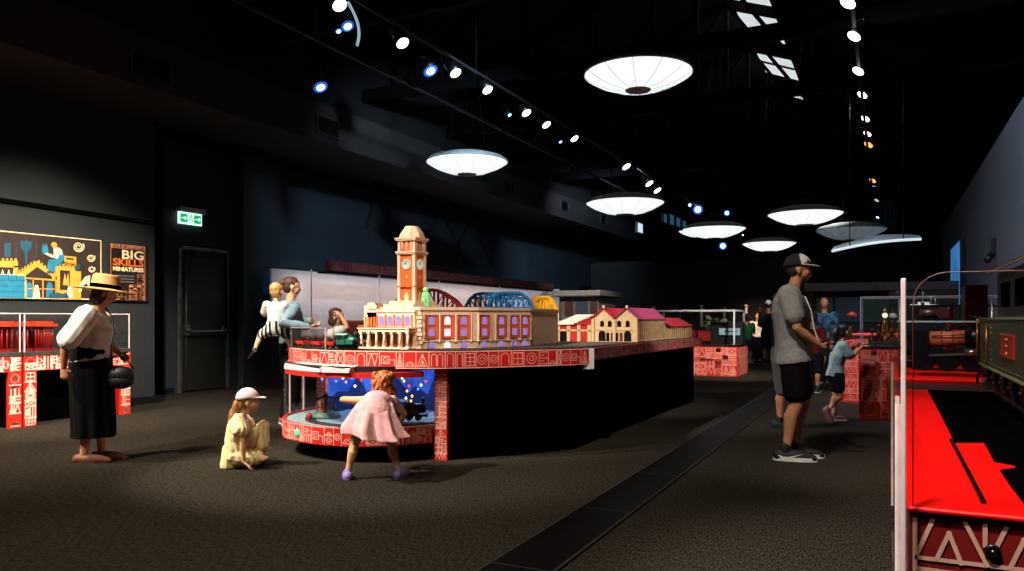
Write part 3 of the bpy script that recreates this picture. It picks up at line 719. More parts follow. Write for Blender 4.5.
# ================================================================== bridges
def truss_bridge(name, label, P, Q, wv, zb, hgt, prof, matl, pier=True):
    """through truss between P and Q; wv = offset of the second truss; prof = heights (0..1) of the top chord's nodes"""
    r = thing(name, label, 'model bridge', ((P + Q) / 2 + wv / 2).to_3d() + Vector((0, 0, ZD1)), group='model truss bridges'); up = Vector((0, 0, 1)); n = len(prof)
    for k in (0, 1):
        m = MB(); b0 = [P.lerp(Q, i / (n - 1)) + wv * k + up * zb for i in range(n)]; t0 = [b + up * hgt * h for b, h in zip(b0, prof)]
        for i in range(n - 1):
            m.bar(b0[i], b0[i + 1], .026); m.bar(t0[i], t0[i + 1], .034)
            if 0 < i: m.bar(b0[i], t0[i], .02)
            if i > 0 and i < n - 2 + 1:
                if i < n / 2: m.bar(b0[i + 1], t0[i], .014) if i + 1 < n else None
                else: m.bar(b0[i], t0[i + 1] if i + 1 < n - 1 else b0[i], .014)
        m.build('side_truss', matl, r)
    m = MB()
    for i in range(1, n - 1):
        a = P.lerp(Q, i / (n - 1)) + up * (zb + hgt * prof[i]); m.bar(a, a + wv, .022)
        if 0 < i < n - 2: 
            b = P.lerp(Q, (i + 1) / (n - 1)) + up * (zb + hgt * prof[i + 1]); m.bar(a, b + wv, .014); m.bar(a + wv, b, .014)
    m.build('top_bracing', matl, r)
    m = MB(); m.slab([P + up * (zb - .02), Q + up * (zb - .02), Q + wv + up * (zb - .02), P + wv + up * (zb - .02)], up * .012); m.build('bridge_deck', pm('brown_bridge_deck', '7a3a22', '5e2c1a'), r)
    for k, e in ((0, P), (1, Q)):
        m = MB(); c = e.lerp(P + (Q - P) / 2, .08) + wv / 2; t = (Q - P).normalized()
        a = c - wv * .55 - t * .03; m.slab([a + up * ZD1, a + t * .06 + up * ZD1, a + t * .06 + wv * 1.1 + up * ZD1, a + wv * 1.1 + up * ZD1], up * (zb - .022 - ZD1)); m.build('pier', CREAM, r)
    return r
REDP = pm('red_bridge_paint', 'c4202a', 'ae1822', rough=.4); BLUP = pm('blue_bridge_paint', '1f7cb8', '17689f', rough=.4); YELP = pm('yellow_bridge_paint', 'e6a41e', 'd09216', rough=.4)
V3 = lambda p: Vector((p.x, p.y, 0))
truss_bridge('truss_bridge', 'red model arch truss bridge behind the clock tower', V3(at(388, 9.4)), V3(at(462, 9.4)), Vector((-.03, .14, 0)), 1.38, .25, [0, .5, .8, 1, 1, 1, .8, .5, 0], REDP)
truss_bridge('truss_bridge', 'long blue model truss bridge behind the lit station windows', V3(at(487, 9.9)), V3(at(533, 10.2)), Vector((-.36, .06, 0)), 1.42, .195, [0, .62, .9, 1, 1, 1, 1, .9, .62, 0], BLUP)
truss_bridge('truss_bridge', 'yellow model truss bridge at the right end of the station', V3(at(534, 10.6)), V3(at(558, 10.2)), Vector((-.12, .08, 0)), 1.36, .21, [0, .8, 1, 1, 1, .88, .55, 0], YELP)

# ================================================================== engine works: gabled model buildings on the far deck
SAND = pm('sandstone_model_wall', 'd6b285', 'c29b6c', rough=.75, scale=30, bump=.1); REDROOF = pm('red_model_roof', 'c4182a', 'a8121f', rough=.5, scale=10); WHITER = pm('cream_model_roof', 'f0ddc8', 'e2ccb4', rough=.6)
MAGR = pm('plum_model_roof', 'b03a6a', '9a3058', rough=.5, scale=8); REDW = pm('red_model_wall', 'b81f18', '9c1812', rough=.5)
def aw(m, x, z0, w_, h_, y, mi):   # arched window on a face looking towards -y
    r = w_ / 2; m.slab([(x - r, y, z0), (x + r, y, z0)] + [(x + r * math.cos(PI * j / 8), y, z0 + h_ - r + r * math.sin(PI * j / 8)) for j in range(9)], (0, -.004, 0), mi)
def ridge(m, x0, x1, y0, y1, ze, zr, mi, e=.02):
    xm = (x0 + x1) / 2; t = .012
    for (xa_, xb_) in ((x0 - e, xm), (x1 + e, xm)):
        za = ze - (zr - ze) * e / (xm - x0)
        m.slab([(xa_, y0 - e, za), (xb_, y0 - e, zr), (xb_, y1 + e, zr), (xa_, y1 + e, za)], (0, 0, t), mi)
gw = thing('model_workshop', 'sandstone model workshop with two gables and a red and plum roof', 'model building', (-3.0, 9.7, Z0))
x0, x1, yf, yb = -3.32, -2.72, 9.05, 10.3; xm = (x0 + x1) / 2; ze, zr = 1.275, 1.40
m = MB(); m.box((x0, yf, Z0), (x1, yb, ze - .002))
for (a, b) in ((x0, xm), (xm, x1)):
    c = (a + b) / 2; m.slab([(a, yf, ze - .002), (b, yf, ze - .002), (c, yf, zr)], (0, yb - yf, 0))
for x in (x0 + .02, xm, x1 - .02): m.box((x - .018, yf - .014, Z0), (x + .018, yf, ze))
m.box((x0, yf - .008, 1.13), (x1, yf, 1.142))
for i in range(15):
    y = yf + .04 + (yb - yf - .08) * i / 14; m.box((x1, y - .012, Z0), (x1 + .014, y + .012, ze - .01))
m.build('sandstone_walls', SAND, gw)
m = MB()
for (x, w_) in ((x0 + .15, .05), (xm + .07, .05), (xm + .15, .05)): pass
for x in (x0 + .14, xm - .06, xm + .06, x1 - .13): aw(m, x, 1.175, .05, .075, yf - .001, 0)
for x in (x0 + .14, x1 - .13): aw(m, x, Z0 + .01, .09, .13, yf - .001, 0)
for i in range(4): x = xm - .085 + .057 * i; m.box((x - .02, yf - .004, Z0 + .01), (x + .02, yf, 1.1), 1 if i % 2 else 0)
m.build('workshop_window', [DARKGLASS, pm('maroon_door', '6a1a14', '541410')], gw); m = MB()
for i in range(14):
    y = yf + .085 + (yb - yf - .08) * i / 14; m.box((x1, y - .02, 1.02), (x1 + .004, y + .02, 1.22), 0)
m.build('side_window', DARKGLASS, gw)
m = MB(); ridge(m, x0, xm, yf, yb, ze, zr, 0); m.build('red_roof', REDROOF, gw)
m = MB(); ridge(m, xm, x1, yf, yb, ze, zr, 0); m.build('plum_roof', MAGR, gw)
m = MB()
for x in ((x0 + xm) / 2, (xm + x1) / 2): m.ball((x, yf + .03, zr + .025), .018, 8); m.cbox((x, yf + .03, zr + .012), (.03, .03, .02))
m.build('roof_finial', CREAM, gw)
rs = thing('model_shed', 'cream and red model shed with a pale roof at the end of the yellow bridge', 'model building', (-3.6, 9.4, Z0))
x0, x1, yf, yb = -3.80, -3.34, 9.08, 9.8
m = MB(); m.box((x0, yf, Z0), (x1, yb, 1.2), 0)
for i in range(4): x = x0 + .02 + .14 * i; m.box((x - .022, yf - .012, Z0), (x + .022, yf, 1.2), 0)
m.box((x0, yf - .012, 1.115), (x1, yf, 1.13), 0); m.build('cream_walls', SAND, rs)
m = MB()
for i, x in enumerate((x0 + .09, x0 + .23, x0 + .37)):
    m.box((x - .045, yf - .005, 1.14), (x + .045, yf, 1.19), 0); m.box((x - .045, yf - .005, Z0), (x + .045, yf, 1.11), 0 if i else 1)
m.build('red_doors', [REDW, DARKGLASS], rs)
m = MB(); m.slab([(x0 - .02, yf - .03, 1.2), (x0 + .24, yf - .03, 1.2), (x0 + .24, yb, 1.32), (x0 - .02, yb, 1.32)], (0, 0, .012)); m.build('pale_roof', WHITER, rs)
m = MB()
for i in range(3):
    x = x0 + .25 + i * .075; m.slab([(x, yf - .02, 1.2), (x + .07, yf - .02, 1.2), (x + .07, yb, 1.33)], (-.012, 0, 0), 0); m.slab([(x, yf - .02, 1.2), (x + .072, yf - .02, 1.2), (x + .072, yb, 1.325), (x, yb, 1.29)], (0, 0, .01), 0)
m.build('sawtooth_roof', REDW, rs)
ss = thing('model_carriage_shed', 'long low sandstone model shed with a bright red roof at the far deck end', 'model building', (-2.8, 11.2, Z0))
x0, x1, yf, yb = -3.06, -2.68, 10.45, 11.7; ze, zr = 1.17, 1.275
m = MB(); m.box((x0, yf, Z0), (x1, yb, ze)); xm = (x0 + x1) / 2; m.slab([(x0, yf, ze), (x1, yf, ze), (xm, yf, zr)], (0, yb - yf, 0))
for i in range(11):
    y = yf + .03 + (yb - yf - .06) * i / 10; m.box((x1, y - .015, Z0), (x1 + .015, y + .015, ze))
m.build('sandstone_walls', SAND, ss)
m = MB()
for i in range(10): y = yf + .09 + (yb - yf - .06) * i / 10; m.box((x1, y - .025, 1.02), (x1 + .004, y + .025, 1.13))
m.build('shed_windows', DARKGLASS, ss)
m = MB(); ridge(m, x0, x1, yf, yb, ze, zr, 0); m.build('red_roof', REDROOF, ss)

# ================================================================== trains and small things on the deck
GRN1 = pm('dark_green_enamel', '1d5a4c', '164a3e', rough=.35, scale=8); PALEG = pm('pale_green_trim', '7fb8a4', '6aa390', rough=.4)
def wheels(m, c, rz, xs, r, half, mi=0, spokes=False):
    M = Matrix.Translation(c) @ Matrix.Rotation(rz, 4, 'Z')
    for x in xs:
        for s_ in (-1, 1):
            a = M @ Vector((x, s_ * half, r)); b = M @ Vector((x, s_ * (half + r * .22), r)); m.cyl(a, b, r, n=14, mi=mi)
        m.cyl(M @ Vector((x, -half, r)), M @ Vector((x, half, r)), r * .2, n=6, mi=mi)
def tank_loco(name, label, loc, rz, L, body, trim, group=None):
    r = thing(name, label, 'model locomotive', loc, rz, group); s_ = L
    def bd(f, nm, mt): m = MB(); f(m); return m.build(nm, mt, r, world=False)
    bd(lambda m: (m.box((-.5 * s_, -.14 * s_, .12 * s_), (.5 * s_, .14 * s_, .17 * s_)), m.box((-.52 * s_, -.15 * s_, .1 * s_), (-.49 * s_, .15 * s_, .2 * s_)), m.box((.49 * s_, -.15 * s_, .1 * s_), (.52 * s_, .15 * s_, .2 * s_))), 'chassis', BLKMET)
    bd(lambda m: (m.cyl((-.1 * s_, 0, .34 * s_), (.46 * s_, 0, .34 * s_), .13 * s_), m.cyl((.34 * s_, 0, .34 * s_), (.47 * s_, 0, .34 * s_), .137 * s_, mi=1), m.ball((.1 * s_, 0, .47 * s_), .055 * s_, 10)), 'boiler', [body, BLKMET])
    bd(lambda m: (m.lathe([(.045 * s_, 0), (.04 * s_, .13 * s_), (.055 * s_, .15 * s_), (.05 * s_, .17 * s_)], (.4 * s_, 0, .45 * s_), 12),), 'chimney', BLKMET)
    bd(lambda m: (m.box((-.02 * s_, -.17 * s_, .17 * s_), (.3 * s_, -.09 * s_, .36 * s_), bev=.004), m.box((-.02 * s_, .09 * s_, .17 * s_), (.3 * s_, .17 * s_, .36 * s_), bev=.004)), 'side_tank', body)
    bd(lambda m: (m.box((-.42 * s_, -.17 * s_, .17 * s_), (-.04 * s_, -.155 * s_, .36 * s_)), m.box((-.42 * s_, .155 * s_, .17 * s_), (-.04 * s_, .17 * s_, .36 * s_)), m.box((-.06 * s_, -.17 * s_, .17 * s_), (-.04 * s_, .17 * s_, .55 * s_)), m.box((-.42 * s_, -.17 * s_, .17 * s_), (-.4 * s_, .17 * s_, .4 * s_)),
        *[m.box((x * s_, y * s_, .36 * s_), ((x + .03) * s_, (y + .015) * s_, .55 * s_)) for x in (-.42, -.08) for y in (-.17, .155)], m.slab([(-.46 * s_, -.2 * s_, .54 * s_), (-.46 * s_, 0, .59 * s_), (-.46 * s_, .2 * s_, .54 * s_)], (.46 * s_, 0, 0), 1)), 'cab', [body, trim])
    m = MB(); wheels(m, Vector((0, 0, 0)), 0, (-.25 * s_, .02 * s_, .27 * s_), .085 * s_, .1 * s_); m.build('wheels', BLKMET, r, world=False)
    return r
p = at(348, 7.0); tank_loco('tank_locomotive', 'small dark green model tank engine beside the station portico', (p.x, p.y, ZD1 + .01), math.radians(8), .24, GRN1, PALEG)
def wagon(label, loc, rz, L, matl):
    r = thing('flat_wagon', label, 'model wagon', loc, rz, 'red model wagons on the left deck')
    m = MB(); m.box((-L / 2, -.045, .03), (L / 2, .045, .045), bev=.002); m.box((-L / 2, -.05, .045), (L / 2, -.044, .062)); m.box((-L / 2, .044, .045), (L / 2, .05, .062)); m.box((-L / 2, -.05, .045), (-L / 2 + .006, .05, .062)); m.box((L / 2 - .006, -.05, .045), (L / 2, .05, .062)); m.build('wagon_body', matl, r, world=False)
    m = MB(); wheels(m, Vector((0, 0, 0)), 0, (-L * .35, L * .35), .015, .028); m.build('wheels', BLKMET, r, world=False)
for px, d, l, tx in ((304, 7.5, .2, 'leftmost flat red model wagon by the acrylic barrier'), (320, 7.28, .2, 'flat red model wagon in front of the boy, between the other two'), (333, 7.12, .12, 'short red model wagon next to the green tank engine')):
    p = at(px, d); wagon(tx, (p.x, p.y, ZD1 + .01), math.radians(-28 if px < 330 else -10), l, RED)
# little trackside signal posts
for i, (u_, tx) in enumerate(((1.2, 'thin model signal post near the deck edge, left of the portico'), (3.4, 'thin model signal post at the deck edge below the station windows'), (4.2, 'thin model signal post at the deck edge by the white clamp'))):
    f_, L_, _n = path_map(offset_path(front, .06), ZD1); p, n = f_(u_ + 2, 0)
    r = thing('model_signal', tx, 'model signal', p, group='model signals'); m = MB(); m.cyl((p.x, p.y, ZD1 - .004), (p.x, p.y, ZD1 + .09), .0035, n=6); m.box((p.x - .012, p.y - .012, ZD1 - .004), (p.x + .012, p.y + .012, ZD1 + .004)); m.build('signal_post', BLKMET, r)
    m = MB(); m.box((p.x - .008, p.y - .006, ZD1 + .07), (p.x + .008, p.y + .006, ZD1 + .1)); m.ball((p.x, p.y - .007, ZD1 + .085), .005, 6, 1); m.build('signal_head', [BLKMET, glow('signal_lamp', 'ffe0a0', 1.2)], r)
# lower window: carousel, train, lights
c = at(326, 7.5); c.z = .30
car = thing('model_carousel', 'small dark model carousel on the pale board in the lower window', 'model carousel', c)
m = MB(); m.lathe([(.145, 0), (.145, .03), (.125, .035), (.125, .05), (.12, .055), (0, .055)], c, 28); m.build('carousel_base', pm('carousel_base_green', '6a8a80', '4a665e', scale=30), car)
DKB = pm('carousel_bronze', '3a2a1c', '241910', rough=.4, metal=.4, scale=30)
m = MB(); m.cyl(c + Vector((0, 0, .055)), c + Vector((0, 0, .2)), .018, n=10); m.build('centre_pole', DKB, car)
m = MB()
for k in range(8):
    a = k * PI / 4; e = c + Vector((math.cos(a) * .115, math.sin(a) * .115, .19)); m.bar(c + Vector((0, 0, .215)), e, .008); m.ball(e, .014, 6)
    m.lathe([(.0, .02), (.018, 0), (.016, -.004), (0, .0)], e, 8)
m.lathe([(.05, .2), (.03, .225), (.01, .235), (0, .25)], c, 12); m.build('carousel_roof', DKB, car)
for k in range(8):
    a = k * PI / 4 + .2; e = c + Vector((math.cos(a) * .09, math.sin(a) * .09, .055)); m = MB(); tq = Vector((-math.sin(a), math.cos(a), 0)); up = Vector((0, 0, 1))
    m.cyl(e, e + up * .13, .003, n=6); m.ball(e + up * .055, .014, 8, 0, (1, 1, .8)); m.cyl(e + up * .055 - tq * .018, e + up * .058 + tq * .018, .01, .009, 8); m.cyl(e + up * .06 + tq * .016, e + up * .08 + tq * .028, .006, .004, 6); m.ball(e + up * .082 + tq * .033, .007, 6)
    for s_ in (-1, 1): m.cyl(e + up * .052 + tq * .014 * s_, e + up * .025 + tq * .02 * s_, .004, .003, 5)
    m.build('carousel_horse', pm('horse_paint', '8a6a50', '5a4030', scale=40), car)
p = at(309, 7.35); r = thing('model_sleigh', 'tiny red model sleigh on the pale board left of the carousel', 'model sleigh', (p.x, p.y, .314), .4)
m = MB(); m.box((-.03, -.015, .012), (.03, .015, .035), bev=.006); m.ball((.005, 0, .045), .013, 8); m.cyl((-.032, -.014, .006), (.034, -.014, .006), .003, n=6); m.cyl((-.032, .014, .006), (.034, .014, .006), .003, n=6); m.bar((0, -.014, .006), (0, -.014, .02), .004); m.bar((0, .014, .006), (0, .014, .02), .004); m.build('sleigh_body', RED, r, world=False)
q = at(415, 7.2); tank_loco('steam_locomotive', 'dark model steam engine under the string lights behind the leaning girl', (q.x - .05, q.y - .03, .314), math.radians(25), .34, pm('dark_brown_enamel', '2a1a12', '1c110c', rough=.35), BLKMET)
# string lights
colr = {'b': ('3a6cff', 6), 'r': ('ff2a1e', 5), 'w': ('ffe8d0', 6), 'y': ('ffb84a', 6), 'p': ('c070ff', 5), 'g': ('40ff80', 4)}
cord = thing('string_lights_cord', 'thin dark cord of coloured string lights inside the lower window', 'cord', (-4.3, 6.3, ZD0 - .02))
spots_ = [(322, 379, 'b'), (336, 381, 'b'), (343, 378, 'w'), (346, 382, 'p'), (352, 378, 'b'), (355, 386, 'w'), (361, 380, 'r'), (365, 376, 'b'), (402, 378, 'w'), (404, 381, 'y'), (409, 386, 'r'), (407, 391, 'y'), (412, 396, 'y'), (411, 401, 'y'), (418, 389, 'b'), (426, 381, 'r'), (421, 385, 'w'), (406, 398, 'w')]
nm = {'b': 'blue', 'r': 'red', 'w': 'warm white', 'y': 'amber', 'p': 'violet', 'g': 'green'}
m = MB(); prev = None
for i, (px, py, k) in enumerate(spots_):
    d = 6.85 if px < 370 else 7.35
    p = at(px, d, py); m.tube([(p.x, p.y, ZD0 - .02), (p.x + .004, p.y, (p.z + ZD0) / 2), (p.x, p.y, p.z + .012)], .0018, 5)
    b = MB(); b.lathe([(0, -.012), (.007, -.008), (.0095, 0), (.007, .007), (.004, .011)], p, 10); b.lathe([(.005, .009), (.005, .018), (.003, .02)], p, 8, 1)
    setp(b.build('fairy_light', [glow('fairy_' + k, *colr[k]), BLACKP]), ['%s fairy light' % nm[k], '', ''][0] + ' ' + ('above the carousel, %s' % ('left end of the string' if i == 0 else 'number %d along the string from the left' % (i + 1)) if px < 370 else 'right of the leaning girl, %s' % (['topmost white one', 'amber beside the topmost white', 'red between two amber ones', 'higher hanging amber', 'middle hanging amber', 'lowest hanging amber', 'blue nearest the post', 'red nearest the post', 'white beside the blue', 'lowest white one'][i - 8])), 'fairy light', 'coloured string lights in the lower window')
m.build('cord_strand', BLACKP, cord)
# ================================================================== left wall: posters
XW = -9.93
BRN = pm('poster_dark_brown', '33241c', '2a1d17', rough=.6, scale=6); ORG = pm('poster_orange', 'f2a03a', 'e8932c', rough=.6, scale=20); BLU = pm('poster_blue', '1f7f9c', '18708c', rough=.6, scale=20)
CRM = pm('poster_cream', 'f6dfae', 'ecd29c', rough=.6, scale=20); DBL = pm('poster_dull_blue', '1d5064', '194657', rough=.6, scale=20); GRYP = pm('poster_grey', '77726c', '625e58', rough=.6)
def z5(x, y): return (x / 5.7125, 215 + y / 5.71)
zoff = [0]
def wp(x, y, o=0):
    px, py = z5(x, y); v = on_x(px, py, XW); v.x = XW + .022 + o; return v
def wpoly(m, pts, mi, lv):
    P = [wp(x, y) for x, y in pts]; o = .0015 * lv; m.slab([p + Vector((o, 0, 0)) for p in P], (.0012, 0, 0), mi)
def wline(m, pts, wd, mi, lv):
    P = [wp(x, y) + Vector((.0015 * lv, 0, 0)) for x, y in pts]
    for a, b in zip(P, P[1:]): m.bar(a, b, .002, wd, mi, up=(0, (b - a).z, -(b - a).y) if False else (0, 0, 1)) if abs((b - a).z) < (b - a).length * .99 else m.bar(a, b, wd, .002, mi, up=(1, 0, 0))
def wcirc(m, x, y, r, mi, lv, n=16, sy=1.0): wpoly(m, [(x + r * math.cos(2 * PI * i / n), y + sy * r * math.sin(2 * PI * i / n)) for i in range(n)], mi, lv)
A, B = wp(-330, 60), wp(572, 482)
ps = thing('wall_poster', 'wide dark poster of an orange castle with blue tools on the left wall', 'poster', (XW, 5.4, 1.6))
m = MB(); P = [wp(-330, 52), wp(578, 143), wp(578, 488), wp(-330, 470)]; zt, zb = P[1].z, P[2].z
m.box((XW, P[0].y, zb), (XW + .02, P[1].y, zt)); m.build('poster_board', BRN, ps)
m = MB()   # mats: 0 orange 1 blue 2 cream 3 brown 4 dull blue
def wl(a, b, w_, mi, lv): wpoly(m, [(a[0] - (b[1] - a[1]) / math.hypot(b[0] - a[0], b[1] - a[1]) * w_ / 2, a[1] + (b[0] - a[0]) / math.hypot(b[0] - a[0], b[1] - a[1]) * w_ / 2), (b[0] - (b[1] - a[1]) / math.hypot(b[0] - a[0], b[1] - a[1]) * w_ / 2, b[1] + (b[0] - a[0]) / math.hypot(b[0] - a[0], b[1] - a[1]) * w_ / 2), (b[0] + (b[1] - a[1]) / math.hypot(b[0] - a[0], b[1] - a[1]) * w_ / 2, b[1] - (b[0] - a[0]) / math.hypot(b[0] - a[0], b[1] - a[1]) * w_ / 2), (a[0] + (b[1] - a[1]) / math.hypot(b[0] - a[0], b[1] - a[1]) * w_ / 2, a[1] - (b[0] - a[0]) / math.hypot(b[0] - a[0], b[1] - a[1]) * w_ / 2)], mi, lv)
wl((-320, 60), (570, 148), 5, 2, 1); wl((570, 148), (570, 482), 5, 2, 1); wl((-320, 468), (570, 482), 5, 2, 1)
for (x0, x1, y0, y1) in ((18, 55, 158, 240),): wpoly(m, [(x0, y0 + 4), (x1, y0), (x1, y1), (x0, y1)], 4, 1)
wpoly(m, [(108, 145), (135, 150), (142, 132), (150, 150), (178, 152), (172, 190), (152, 212), (148, 280), (138, 280), (134, 210), (112, 188)], 4, 1)
wl((85, 165), (85, 250), 3, 4, 1); wl((205, 165), (200, 250), 3, 4, 1)
wpoly(m, [(232, 205), (240, 160), (250, 185), (258, 160), (272, 205), (262, 225), (240, 225)], 1, 1)
# castle
def crenel(x0, x1, y0, y1, n, h):
    pts = []
    for i in range(n):
        a = i / n; b = (i + .5) / n; c = (i + 1) / n
        L_ = lambda t: (x0 + (x1 - x0) * t, y0 + (y1 - y0) * t)
        pa, pb, pc = L_(a), L_(b), L_(c)
        wpoly(m, [(pa[0], pa[1]), (pb[0], pb[1]), (pb[0], pb[1] - h), (pa[0], pa[1] - h)], 0, 2)
wpoly(m, [(-330, 262), (95, 262), (95, 300), (-330, 290)], 0, 2); crenel(-330, 100, 252, 262, 18, 13); 
wpoly(m, [(70, 290), (95, 290), (95, 345), (70, 340)], 0, 2); wpoly(m, [(-120, 296), (70, 300), (70, 342), (-120, 338)], 3, 3)
for x in (0, 35, 65): wpoly(m, [(x, 340), (x + 6, 310), (x + 12, 325), (x + 16, 340)], 2, 4)
wpoly(m, [(95, 335), (205, 262), (318, 355), (318, 378), (95, 360)], 0, 2); wpoly(m, [(135, 348), (205, 296), (290, 352), (290, 366), (135, 356)], 3, 3); crenel(100, 200, 330, 268, 6, 14); crenel(212, 318, 270, 352, 6, 14)
wpoly(m, [(310, 290), (425, 296), (425, 480), (310, 478)], 0, 2); crenel(312, 425, 288, 294, 6, 12); wpoly(m, [(335, 315), (392, 318), (392, 430), (335, 428)], 3, 3); wpoly(m, [(352, 400), (362, 330), (372, 375), (382, 332), (388, 402)], 0, 4)
wpoly(m, [(420, 320), (455, 322), (455, 482), (420, 480)], 0, 3)
wpoly(m, [(360, 232), (428, 240), (428, 290), (360, 286)], 0, 2); wpoly(m, [(372, 244), (416, 248), (416, 258), (372, 254)], 3, 3); crenel(360, 428, 280, 286, 5, 12)
# spirals
def spiral(cx, cy, R):
    n = 26; pts = [(cx + R * (1 - .82 * i / n) * math.cos(-.6 + i * .52), cy + R * .95 * (1 - .82 * i / n) * math.sin(-.6 + i * .52)) for i in range(n)]
    for i, (a, b) in enumerate(zip(pts, pts[1:])): wl(a, b, R * .26 * (1 - .55 * i / n), 2, 3)
spiral(441, 182, 32); spiral(512, 245, 24); spiral(516, 309, 20)
# columns, arches under the pediment
wpoly(m, [(138, 372), (318, 380), (318, 475), (138, 472)], 3, 3)
for x in (142, 182, 237, 312): wl((x, 372), (x, 474), 6, 0, 5)
for x in (160, 205, 275): wpoly(m, [(x - 18, 470), (x - 18, 410), (x - 8, 385), (x + 8, 385), (x + 18, 410), (x + 18, 470)], 1 if x != 205 else 3, 4)
wl((140, 420), (312, 424), 4, 0, 5)
for x, h in ((200, 400), (390, 405)): wpoly(m, [(x - 20, 472), (x - 12, h + 20), (x - 8, h), (x + 8, h), (x + 14, h + 20), (x + 20, 472)], 2, 6)
wpoly(m, [(268, 474), (275, 445), (300, 452), (318, 440), (350, 450), (372, 442), (385, 474)], 4, 6)
wpoly(m, [(440, 440), (452, 390), (480, 352), (508, 345), (505, 400), (498, 430), (492, 390), (470, 400), (455, 440)], 2, 4)
# blue planked box
wpoly(m, [(-330, 328), (135, 345), (135, 475), (-330, 466)], 1, 5)
for y in (375, 408, 440): wl((-330, y - 8), (135, y), 3, 4, 6)
for x in (40, 85): wl((x, 342), (x, 376), 4, 4, 6)
wl((-330, 328), (135, 345), 3, 2, 6); wl((135, 345), (135, 475), 3, 2, 6)
# seated worker
wpoly(m, [(282, 168), (296, 154), (312, 158), (320, 176), (312, 190), (296, 190)], 0, 4); wpoly(m, [(298, 192), (325, 185), (346, 200), (352, 240), (320, 262), (300, 235)], 2, 4)
wpoly(m, [(245, 222), (262, 216), (300, 232), (305, 244), (290, 244)], 2, 5); wpoly(m, [(232, 198), (258, 192), (268, 208), (252, 222), (236, 220)], 1, 3)
wpoly(m, [(330, 230), (356, 222), (360, 250), (340, 280), (310, 292), (306, 325), (272, 330), (262, 290), (270, 255), (320, 250)], 1, 5); wpoly(m, [(262, 318), (290, 320), (288, 334), (258, 332)], 4, 6)
wpoly(m, [(418, 296), (452, 280), (448, 312), (420, 316)], 4, 3)
m.build('poster_artwork', [ORG, BLU, CRM, BRN, DBL], ps)
# BIG SKILLS sign
sg = thing('exhibition_sign', 'dark poster with the big words BIG SKILLS on the left wall', 'poster', (XW, 7.2, 1.6))
def z1(x, y): return ((100 + x / 8.16) * 5.7125, (235 + y / 8.157 - 215) * 5.71)
P = [wp(612, 145), wp(846, 172), wp(846, 505), wp(612, 497)]
yA, yB, zt, zb = P[0].y, P[1].y, max(P[0].z, P[1].z) - .02, min(P[2].z, P[3].z) + .02
m = MB(); m.box((XW, yA, zb), (XW + .02, yB, zt), bev=.004); m.build('sign_board', pm('sign_brown_black', '1c1411', '150f0d', rough=.5), sg)
m = MB(); X_ = XW + .021
w_, h_ = yB - yA, zt - zb
def yf(x): return yA + w_ * (x - 68) / (372 - 68) if False else wp(*z1(x, 300)).y
def zf(y): return zb + h_ * (556 - y) / (556 - 62)
PK = pm('sign_salmon', 'd98a5c', 'c87a4e', rough=.6, scale=30)
def srect(x0, y0, x1, y1, mi, lv=1): m.box((X_, yf(x0), zf(y1)), (X_ + .0015 * lv, yf(x1), zf(y0)), mi)
srect(78, 72, 360, 108, 0); srect(78, 108, 82, 545, 0); srect(356, 108, 360, 545, 0); srect(78, 541, 360, 545, 0)
fm = flat_map((X_ + .0005, yf(82), zf(106)), (0, 1, 0), (0, 0, 1)); ribbons(m, line_art(3, yf(356) - yf(82), zf(74) - zf(106), .07), .006, fm, 3)
def stext(s, xc, yc, width, hgt, mi):
    M = Matrix(((0, 0, 1, X_ + .003), (1, 0, 0, yf(xc)), (0, 1, 0, zf(yc)), (0, 0, 0, 1))); m.text(s, hgt * 1.38, M, mi, .001, width, .0035)
stext('BIG', 260, 160, yf(348) - yf(172), zf(122) - zf(196), 1); 
stext('SKILLS', 223, 227, yf(348) - yf(98), zf(196) - zf(256), 2); 
stext('MINIATURES', 223, 283, yf(348) - yf(98), zf(266) - zf(300), 1)
srect(96, 318, 290, 400, 3, 1); 
for y in (335, 360, 384): srect(108, y, 270, y + 8, 4, 2)
srect(296, 316, 354, 406, 0, 1); srect(230, 412, 352, 545, 0, 1); srect(130, 465, 210, 545, 0, 1)
for (x0, y0, x1, y1, sd) in ((296, 404, 354, 318, 12), (232, 540, 350, 470, 13), (132, 540, 208, 467, 14), (232, 468, 350, 414, 16)):
    ribbons(m, line_art(sd, yf(x1) - yf(x0), zf(y1) - zf(y0), .05), .008, flat_map((X_ + .001, yf(x0), zf(y0)), (0, 1, 0), (0, 0, 1)), 3)
m.build('sign_lettering', [PK, CRM, pm('sign_orange_red', 'ee7430', 'e0621f', rough=.6), pm('sign_ink', '20130e', '180e0a'), GRYP], sg)

